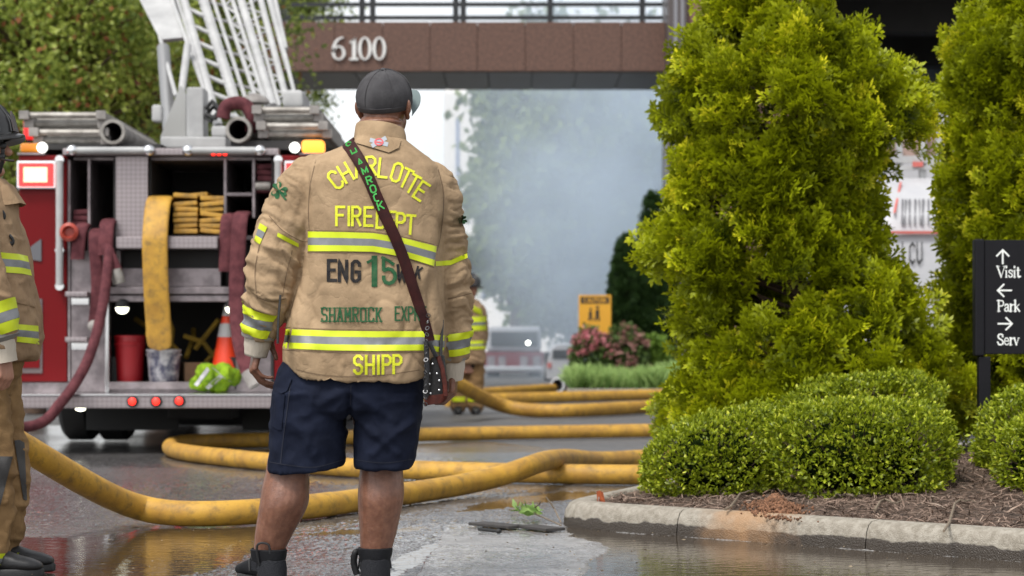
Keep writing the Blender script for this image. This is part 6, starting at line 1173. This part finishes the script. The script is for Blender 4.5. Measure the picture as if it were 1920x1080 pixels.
# ---- boots
def boot(name, ank, yawd, par, tall=.11, k=1., mats=('shoe', 'shoeblk', 'shoemesh'), loop=True):
    """low boot; ank on the ground under the ankle, toe along yawd from +Y"""
    Rz = Matrix.Rotation(math.radians(yawd), 3, 'Z'); A_ = Vector(ank); L = lambda x, y, z: A_+Rz @ Vector((x*k, y*k, z*k)); mb = MB()
    def sec(y, hw, z0, z1, e=2.6, n=20): return [L(hw*math.copysign(abs(math.cos(a))**(2/e), math.cos(a)), y, (z0+z1)/2+(z1-z0)/2*math.copysign(abs(math.sin(a))**(2/e), math.sin(a))) for a in [2*math.pi*q/n for q in range(n)]]
    mb.loft([sec(*q) for q in ((-.085, .026, .02, .075), (-.075, .038, .018, .1), (-.04, .045, .018, .1), (.02, .047, .018, .10), (.07, .047, .018, .088), (.12, .05, .018, .07), (.16, .046, .018, .06), (.185, .034, .02, .05), (.197, .018, .025, .04))])
    mb.loft([[L(rx*math.cos(a), cy+ry*math.sin(a), z) for a in [2*math.pi*q/20 for q in range(20)]] for z, rx, ry, cy in ((.04, .046, .066, -.016), (.08, .050, .068, -.016), (tall*.9, .053, .069, -.014), (tall, .054, .070, -.014))])
    me = remesh(mb, .006*k, 3, lambda p, n_: .0015*fbm(p*40, 6)); up = link(name, me, M[mats[0]], par)
    mb = MB(); mb.loft([[L(hw*w_*math.cos(a), .055+.148*w_*math.sin(a)+0, z) for a in [2*math.pi*q/28 for q in range(28)]] for z, w_, hw in ((.0, .96, .05), (.004, 1., .052), (.022, 1.0, .053), (.028, .97, .051))]); obj('sole', mb, M[mats[1]], up)
    mb = MB(); mb.loft([[L(rx*math.cos(a), cy+ry*math.sin(a), z) for a in [2*math.pi*q/24 for q in range(24)]] for z, rx, ry, cy in ((tall-.04, .049, .066, -.016), (tall-.012, .058, .072, -.014), (tall+.008, .060, .073, -.014), (tall+.012, .055, .068, -.014), (tall-.02, .046, .058, -.016))], False); obj('ankle_collar', mb, M[mats[0]], up)
    obj('heel_counter', MB().loft([[L(.051*c_*math.cos(a), -.03+.068*math.sin(a), z) for a in np.linspace(math.pi, 2*math.pi, 15)]+[L(.04*c_*math.cos(a), -.03+.058*math.sin(a), z) for a in np.linspace(2*math.pi, math.pi, 15)] for z, c_ in ((.02, 1.), (.06, 1.), (.085, .9))]), M[mats[2]], up, 50)
    if loop:
        if loop == 1: obj('pull_loop', MB().tube(cat([L(-.05, -.045, tall-.04), L(-.062, -.05, tall+.02), L(-.052, -.06, tall+.036), L(-.03, -.075, tall+.03), L(-.026, -.076, tall-.0)], 4), .0042, 8), M[mats[1]], up)
        for sx in (-1, 1):
            obj('side_patch', MB().box(L(sx*.0475, .0, .062), (.006, .05, .034), Rz @ Matrix.Rotation(sx*.06, 3, 'Y'), .002), M[mats[2]], up)
            obj('lace', MB().tube([L(sx*.03, .045, tall-.005), L(sx*.052, .03, tall-.03), L(sx*.056, .02, tall-.065)], .003, 6), M[mats[1]], up)
    return up
boot('shoe', (J(500, 0).x, 8.01, 0), 32, man, .110, 1.06, loop=1); boot('shoe', (J(702, 0).x, 8.04, 0), 6, man, .112, 1.06, loop=2); obj('boot_tongue', MB().tube(cat([J(668, 1080, .05), J(662, 1060, .045), J(664, 1040, .035), J(670, 1036, .04)], 4), .012, 8, True, .5), M['shoeblk'], man)
# ---- leather strap and radio case
strp = thing('shoulder_strap', 'oxblood leather strap with green letters and a studded radio case at the hip', 'strap', J(800, 640, -.1))
path = cat([(653, 270), (661, 281), (673, 300), (690, 332), (704, 365), (718, 396), (733, 428), (748, 462), (762, 500), (775, 540), (787, 576), (797, 606), (806, 640)], 6); ap = np.array(path); tg = np.gradient(ap, axis=0); tg /= np.linalg.norm(tg, axis=1, keepdims=True); nr = np.c_[tg[:, 1], -tg[:, 0]]
rings = []; hwid = np.interp(np.arange(len(ap)), [0, 20, len(ap)-1], [12.5, 11.5, 9.5])
pos0 = [cast(btc, *q, .012) for q in ap]; okk = [i for i, p in enumerate(pos0) if p is not None and p.y < 8.05]; pos0 = [pos0[min(okk, key=lambda j: abs(j-i))] for i in range(len(ap))]; yy = np.convolve(np.pad([p.y for p in pos0], 4, 'edge'), np.ones(9)/9, 'valid'); yy = np.minimum(yy, [p.y+.004 for p in pos0])
q0 = P(ap[0][0], ap[0][1], yy[0])
e0 = Vector((nr[0][0], 0, -nr[0][1]))*(hwid[0]/519)
for fy, fz, fx in ((.2, -.10, .03), (.15, -.045, .02), (.1, -.01, .008), (.05, .008, -.002), (.02, .008, -.003)):   # over the shoulder and down the front
    a, b = q0+Vector((fx, fy, fz))-e0, q0+Vector((fx, fy, fz))+e0; u_ = Vector((0, -.001, .004)); rings.append([a+u_*.2, a+u_, b+u_, b+u_*.2, b-u_, a-u_])
for q, n_, hw_, y_ in zip(ap, nr, hwid, yy):
    def at_(o): p = q+n_*o; return P(p[0], p[1], y_)
    a, b = at_(-hw_), at_(hw_); a2, b2 = at_(-hw_*.8), at_(hw_*.8); yv = Vector((0, .004, 0)); rings.append([a-yv*.2, a2-yv, b2-yv, b-yv*.2, b+yv*1.2, a+yv*1.2])
obj('strap', MB().loft(rings), M['leather'], strp, 40)
mb = MB(); gl = font(.72, .2); km = 0
for ch, (cx, cy) in zip('SHAMROCK', ((660, 270), (669, 283), (681, 299), (689, 315), (697, 333), (703, 352), (710, 370), (717, 386))):
    i = int(np.argmin(np.hypot(ap[:, 0]-cx, ap[:, 1]-cy))); cx, cy = ap[i]; rot = math.atan2(-tg[i][0], tg[i][1])*.75; c_, s_ = math.cos(rot), math.sin(rot)
    for pl in gl[ch]:
        letter_mesh(mb, [pl], .2, lambda a, b, l: P(cx+((a-.36)*13.5)*c_-(-(b-.5)*13.5)*s_, cy+((a-.36)*13.5)*s_+(-(b-.5)*13.5)*c_, yy[i]-.0055-l), .0005*(km % 4), 0, .3); km += 1
obj('lettering', mb, pm('bright green lettering', (.05, .42, .07), .6), strp, 180, False)['label'] = 'green word SHAMROCK running down the strap'
def RC(px, py, dy): return P(px, py, 7.86)+Vector((0, dy, 0))
case = MB(); case.loft([[RC(c+hw_*math.copysign(abs(math.cos(a))**.6, math.cos(a)), y+sl_*math.cos(a), -.0)+Vector((0, .032*math.copysign(abs(math.sin(a))**.6, math.sin(a)), 0)) for a in [2*math.pi*k/20 for k in range(20)]] for y, c, hw_, sl_ in ((668, 820, 11, -3), (672, 820, 14, -4), (700, 820, 17, -4), (735, 819, 21, -5), (750, 817, 20, -5), (754, 816, 17, -5))])
cs = obj('radio_case', case, M['leatherblack'], strp, 50)
obj('case_edge', MB().tube([RC(822, 668, -.036), RC(830, 690, -.037), RC(835, 720, -.037), RC(836, 742, -.036)], .0085, 8, True, .8), M['leatherred'], cs)
obj('case_base', MB().loft([[RC(c+hw_*math.copysign(abs(math.cos(a))**.6, math.cos(a)), y-4*math.cos(a), 0)+Vector((0, .036*math.copysign(abs(math.sin(a))**.6, math.sin(a)), 0)) for a in [2*math.pi*k/20 for k in range(20)]] for y, c, hw_ in ((740, 818, 21.5), (742, 818, 22.5), (752, 817, 21.5), (757, 816, 18))]), M['leatherred'], cs, 50)
for q in ((812, 682), (820, 700), (824, 713), (824, 731), (808, 737), (806, 720), (806, 700), (826, 682)): obj('stud', MB().ell(RC(q[0], q[1], -.036), (.0042, .003, .0042), 8), M['chrome'], cs)
mb = MB()
for k in range(15):
    t = k/14; c = RC(804-4*math.sin(t*3)+(-9*max(0, t-.5)), 592+t*165, -.05-.01*(k % 2)); R = Matrix.Rotation(k*1.3, 3, 'Z') @ Matrix.Rotation(.5, 3, 'X'); mb.lathe([(.006, -.0015), (.0085, -.0015), (.0085, .0015), (.006, .0015), (.006, -.0015)], c, 10, R @ Matrix.Rotation(math.pi/2, 3, 'X'), False)
obj('chain', mb, pm('dull chain', (.14, .14, .145), .45, 1), strp); obj('clip', MB().tube([RC(806, 640, -.05), RC(812, 655, -.05), RC(818, 668, -.04)], .008, 8).tube([RC(800, 640, -.05), RC(802, 690, -.05), RC(799, 745, -.045)], .009, 8, True, .5), M['shoeblk'], strp)
obj('antenna', MB().tube([RC(826, 672, .0), RC(827, 645, .02), RC(828, 600, .06)], .006, 8), M['shoeblk'], strp)
# ================================================================== helmeted person at the picture's edge, in profile
D9 = 8.35
def K(px, py, dy=0.): return P(px, py, D9)+Vector((0, dy, 0))
def helmet(par, c, R, k, ridge=True):
    q = lambda x, y, z: Vector(c)+R @ Vector((x*k, y*k, z*k)); mb = MB()
    mb.loft([[q(.105*math.cos(h)*math.cos(a), .13*math.cos(h)*math.sin(a), .135*math.sin(h)) for a in [2*math.pi*j/32 for j in range(32)]] for h in np.linspace(-.1, math.pi/2*.99, 12)])
    he = obj('helmet', mb, M['helm'], par, 60)
    obj('helmet_brim', MB().loft([[q(rx*math.cos(a), ry*math.sin(a)-oy*max(0, -math.sin(a)), z-.02*abs(math.cos(a))) for a in [2*math.pi*j/36 for j in range(36)]] for rx, ry, z, oy in ((.1, .125, .0, 0), (.14, .168, -.012, .05), (.142, .17, -.02, .05), (.14, .168, -.024, .05), (.1, .125, -.012, 0))], False), M['helm'], he, 50)
    for a in range(6):
        an = a*math.pi/6+.26; pts = [q(.107*math.cos(h)*math.cos(an), .132*math.cos(h)*math.sin(an), .137*math.sin(h)) for h in np.linspace(.0, math.pi, 13)]; obj('helmet_ridge', MB().tube(pts, .0045*k, 6), M['helm'], he)
    obj('front_shield', MB().prism([q(-.035, .135, .0), q(.035, .135, .0), q(.03, .125, .06), (q(0, .12, .08)), q(-.03, .125, .06)], R @ Vector((0, 1, 0)), .006*k), M['shieldred'], he); return he
M['helm'] = pm('black helmet shell', (.018, .018, .020), .28, var=.5, vs_=12, col2=(.03, .03, .03)); M['shieldred'] = pm('black leather shield', (.03, .02, .018), .45); M['hood'] = pm('tan hood knit', (.36, .25, .16), .9, bump=.4, bs=200); M['patch'] = pm('grey reinforcement patch', (.075, .072, .07), .75, var=.6, vs_=18, col2=(.05, .048, .047), bump=.4, bs=200)
mb = MB(); hcn = K(-44, 268); RX = Matrix.Rotation(math.radians(-90), 3, 'Z'); hq = lambda x, y, z: hcn+RX @ Vector((x, y, z))
mb.ell(hcn, (.077, .097, .115), 20, RX, 12); mb.ell(hq(0, .035, -.065), (.06, .065, .07), 16, RX); mb.caps(hq(0, .095, .0), hq(0, .12, -.035), .01, .016, 10); mb.ell(hq(0, .098, -.068), (.024, .012, .012), 12, RX); mb.ell(hq(0, .085, -.108), (.028, .022, .02), 12, RX)
for sx in (-1, 1): mb.ell(hq(sx*.03, .085, 0), (.016, .013, .012), 10, RX); mb.ell(hq(sx*.078, -.005, -.02), (.01, .02, .032), 10, RX)
limb(mb, [(-38, 360, 0), (-30, 300, 0)], [.07, .065], 16, D9)
mb.loft([ring(q[0], q[1], q[2], .15, .15, D9) for q in ((345, -70, 0), (450, -85, 25), (600, -80, 40), (720, -75, 20))])
limb(mb, [(-35, 390, -.2), (-18, 500, -.25), (22, 610, -.26), (36, 668, -.27)], [.06, .052, .042, .032], 14, D9); limb(mb, [(-50, 390, .2), (-56, 500, .25), (-45, 600, .24), (-34, 650, .2)], [.06, .052, .042, .032], 14, D9)
w = K(37, 664, -.27); hand(mb, w, (.1, .0, -1), (-.8, .5, 0), 1, (38, 46, 30), .92); w = K(-33, 645, .2); hand(mb, w, (.3, .0, -1), (-.8, -.5, 0), -1, (40, 40, 30), .92)
for dy in (-.1, .1): limb(mb, [(-35, 710, dy), (-20, 800, dy), (-8, 880, dy), (-15, 970, dy), (-28, 1060, dy)], [.085, .07, .055, .055, .04], 14, D9)
me = remesh(mb, .005, 3); ff = link('person', me, M['skin2']); tag(ff, 'person in profile in full turnout gear and black helmet, holding a black handle', 'person')
he = helmet(ff, K(-38, 252), RX @ Matrix.Rotation(math.radians(4), 3, 'X'), 1.0)
obj('chin_strap', MB().tube([K(8, 262, -.06), K(12, 285, -.06), K(10, 305, -.05), K(2, 325, -.03)], .008, 8).ell(K(13, 276, -.065), (.014, .01, .014), 8).ell(K(11, 296, -.06), (.012, .01, .014), 8), M['shoeblk'], he); obj('strap_tail', MB().tube([K(4, 300, -.06), K(20, 303, -.07), K(33, 304, -.06)], .005, 6), M['shieldred'], he)
obj('hood', MB().loft([[hq(rx*math.cos(a), ry*math.sin(a)*.97-.012, z) for a in [2*math.pi*j/28 for j in range(28)]] for rx, ry, z in ((.088, .088, .02), (.09, .095, -.05), (.082, .088, -.1), (.085, .095, -.15), (.11, .13, -.2))], False), M['hood'], ff, 80)
def ffdisp(sx, a1=.012):
    def fn(p, n_):
        f = fbm(np.c_[p[:, 0]*7, p[:, 1]*7, p[:, 2]*15+p[:, 0]*5], sx, 2); return a1*(.4-np.abs(f)*1.7)+.004*fbm(p*17, sx+1, 2)
    return fn
mb = MB(); mb.loft([ring(q[0], q[1], q[2], q[3], q[3], D9, 2.6) for q in ((335, -62, 6, .10), (352, -82, 20, .18), (385, -98, 27, .225), (420, -104, 36, .235), (460, -106, 47, .24), (510, -106, 58, .24), (560, -105, 67, .242), (605, -104, 73, .245), (640, -102, 75, .245), (668, -99, 68, .24), (676, -96, 62, .235))])
me = remesh(mb, .007, 3, ffdisp(71)); c2 = link('coat', me, M['coat2'], ff); b2 = bvh(me)
mb = MB(); limb(mb, [(-50, 372, -.15), (-38, 420, -.235), (-22, 490, -.28), (-2, 545, -.285), (20, 600, -.28), (30, 634, -.275)], [.11, .115, .112, .105, .088, .072], 20, D9)
me = remesh(mb, .0065, 2, ffdisp(75, .016)); sl = link('sleeve', me, M['coat2'], c2); b3 = bvh(me)
mb = MB(); limb(mb, [(-50, 372, .15), (-56, 420, .235), (-56, 500, .27), (-46, 590, .25), (-36, 632, .21)], [.11, .115, .108, .088, .07], 20, D9); me = remesh(mb, .008, 2, ffdisp(79, .014)); link('sleeve', me, M['coat2'], c2)
stripe3(rows([(-20, 470), (10, 474), (35, 476), (52, 480)], [(-20, 508), (14, 511), (42, 513), (60, 517)]), c2, 20, .005, b2, D9); stripe3(rows([(20, 607), (50, 609), (72, 611)], [(20, 640), (52, 643), (74, 646)]), c2, 14, .005, b2, D9)
FA = [K(-2, 545, -.285), K(30, 634, -.275)]
for t0, t1, m_ in ((.36, .57, 'lime'), (.575, .76, 'silver'), (.765, .97, 'lime')): ringband('sleeve_tape', b3, FA[0], FA[1], t0, t1, -30, 215, .17, M[m_], sl)
obj('knit_cuff', MB().tube([K(29, 632, -.275), K(33, 642, -.275), K(35, 660, -.273), K(38, 678, -.27), K(38, 678, -.27)], [.058, .056, .051, .050, .04], 24, False), M['knit'], sl, 70); obj('cuff_binding', MB().tube([K(27, 624, -.276), K(31, 636, -.276), K(32, 640, -.275)], [.076, .075, .058], 24, False), M['cuffgrey'], sl)
mb = MB(); mb.loft([[K(x, y, dy*(1-t*.75)) for x, y, dy in ((-60, 338, -.13), (-10, 330, -.12), (20+t*10, 350+t*6, -.10), (47*t+20*(1-t), 377*t+345*(1-t), -.03), (47*t+20*(1-t), 377*t+345*(1-t), .03), (20+t*10, 350, .1), (-10, 330, .12), (-60, 338, .13))] for t in (0,)]+[[K(x, y, dy) for x, y, dy in ((-70, 372, -.15), (-10, 388, -.15), (28, 388, -.13), (44, 382, -.05), (44, 382, .05), (28, 384, .13), (-10, 388, .15), (-70, 372, .15))]], False); obj('collar', mb, M['coat2'], c2, 60)
for q in ((18, 405), (34, 452)):
    obj('coat_hook', MB().tube(cat([K(q[0]-5, q[1]-10, -.13), K(q[0]+2, q[1]-6, -.15), K(q[0]+7, q[1]+2, -.15), K(q[0]+6, q[1]+9, -.15), K(q[0]+1, q[1]+6, -.15)], 4), .006, 8).tube([K(q[0]-4, q[1]+2, -.13), K(q[0]+4, q[1]+14, -.15)], .006, 8), M['shoeblk'], c2)
decal('coat_pocket', b2, rows([(20, 545), (45, 550), (64, 556)], [(24, 566), (48, 571), (66, 576)]), 8, 4, .008, M['coat2'], c2, D9, .006)
mb = MB()
for dy in (-.105, .105): limb(mb, [(-48, 660, dy*.9), (-38, 740, dy), (-24, 820, dy), (-16, 880, dy), (-14, 950, dy), (-22, 1010, dy), (-26, 1046, dy)], [.150, .128, .120, .116, .108, .102, .095], 20, D9)
mb.ell(K(-38, 690), (.16, .2, .14), 18); me = remesh(mb, .0068, 2, ffdisp(83, .022)); tr = link('trousers', me, M['pant'], ff); b4 = bvh(me)
decal('knee_patch', b4, rows([(-60, 856), (-20, 855), (24, 856)], [(-60, 955), (-22, 952), (0, 950)]), 12, 12, .006, M['patch'], tr, D9, .004)
decal('side_patch', b4, rows([(27, 826), (36, 824), (46, 830)], [(44, 936), (47, 938), (51, 938)]), 5, 12, .006, M['patch'], tr, D9, .004)
stripe3(rows([(-60, 1038), (-10, 1039), (36, 1036)], [(-60, 1068), (-10, 1068), (28, 1066)]), tr, 14, .006, b4, D9)
for dy in (-.1, .1): boot('boot', (K(-22, 0).x, D9+dy, 0), -90, ff, .17, 1.15, ('shoeblk', 'shoeblk', 'shoeblk'), False)
hd = thing('tool_handle', 'black handle with metal clip held by the helmeted person', 'tool', K(20, 690, -.28)); obj('grip', MB().tube([K(-70, 692, -.26), K(-10, 686, -.275), K(17, 682, -.28)], .02, 12), M['shoeblk'], hd)
obj('clip', MB().tube(cat([K(24, 698, -.3), K(20, 706, -.3), K(26, 713, -.3), K(31, 706, -.3), K(27, 699, -.3)], 4), .005, 8), M['chrome'], hd)
# ================================================================== far person by the bridge
D27 = 27.
mb = MB(); mb.ell(P(884, 541, D27), (.078, .095, .115), 16); limb(mb, [(878, 580, 0), (882, 558, 0)], [.075, .06], 12, D27); mb.loft([ring(q[0], q[1], q[2], .13, .13, D27) for q in ((572, 855, 892), (600, 842, 902), (660, 845, 900), (700, 846, 898))])
for sx, c in ((-1, 836), (1, 898)): limb(mb, [(c, 590, 0), (c+sx*4, 628, .1), (c, 662, .24)], [.055, .045, .035], 10, D27); hand(mb, P(c, 662, D27)+Vector((0, .26, 0)), (0, .4, -1), (-sx, .3, 0), sx, (30, 30, 20))
for c in (858, 888): limb(mb, [(c, 690, 0), (c, 735, 0), (c, 768, 0)], [.08, .06, .045], 10, D27)
me = remesh(mb, .009, 2); fp = link('person', me, M['skin2']); tag(fp, 'person in turnout gear and black helmet standing in the road by the smoke, back turned', 'person')
helmet(fp, P(884, 534, D27), Matrix.Rotation(math.radians(190), 3, 'Z'), 1.05)
mb = MB(); mb.loft([ring(q[0], q[1], q[2], .19, .19, D27) for q in ((562, 862, 896), (574, 842, 906), (600, 838, 909), (640, 838, 910), (676, 838, 911), (684, 840, 909))])
for sx, c in ((-1, 836), (1, 898)): limb(mb, [(c, 584, 0), (c+sx*5, 625, .1), (c+sx*1, 655, .22)], [.1, .085, .065], 12, D27)
me = remesh(mb, .014, 2, ffdisp(91, .014)); c5 = link('coat', me, M['coat2'], fp); b5 = bvh(me)
for y0, y1, x0, x1 in ((596, 622, 838, 912), (641, 657, 838, 912)):
    for a, b, m_ in ((0, .4, 'lime'), (.41, .62, 'silver'), (.63, 1, 'lime')): decal('tape', b5, quad((x0, y0+(y1-y0)*a), (x1, y0+(y1-y0)*a-3), (x1, y0+(y1-y0)*b-3), (x0, y0+(y1-y0)*b)), 14, 1, .01, M[m_], c5, D27)
decal('tape', b5, quad((886, 572), (903, 580), (904, 592), (888, 584)), 4, 2, .01, M['lime'], c5, D27)
mb = MB()
for c in (858, 891): limb(mb, [(c, 680, 0), (c, 720, .0), (c+1, 764, 0)], [.125, .11, .10], 12, D27)
me = remesh(mb, .014, 2, ffdisp(93, .016)); t5 = link('trousers', me, M['pant'], fp); b6 = bvh(me); decal('pocket_patch', b6, quad((868, 672), (890, 672), (890, 690), (868, 690)), 4, 3, .012, M['shoeblk'], t5, D27); 
for c in (858, 891): decal('tape', b6, quad((c-14, 744), (c+14, 744), (c+14, 753), (c-14, 753)), 5, 1, .012, M['lime'], t5, D27); boot('boot', (P(c, 0, D27).x, D27, 0), 185, fp, .16, 1.1, ('shoeblk', 'shoeblk', 'shoeblk'), False)
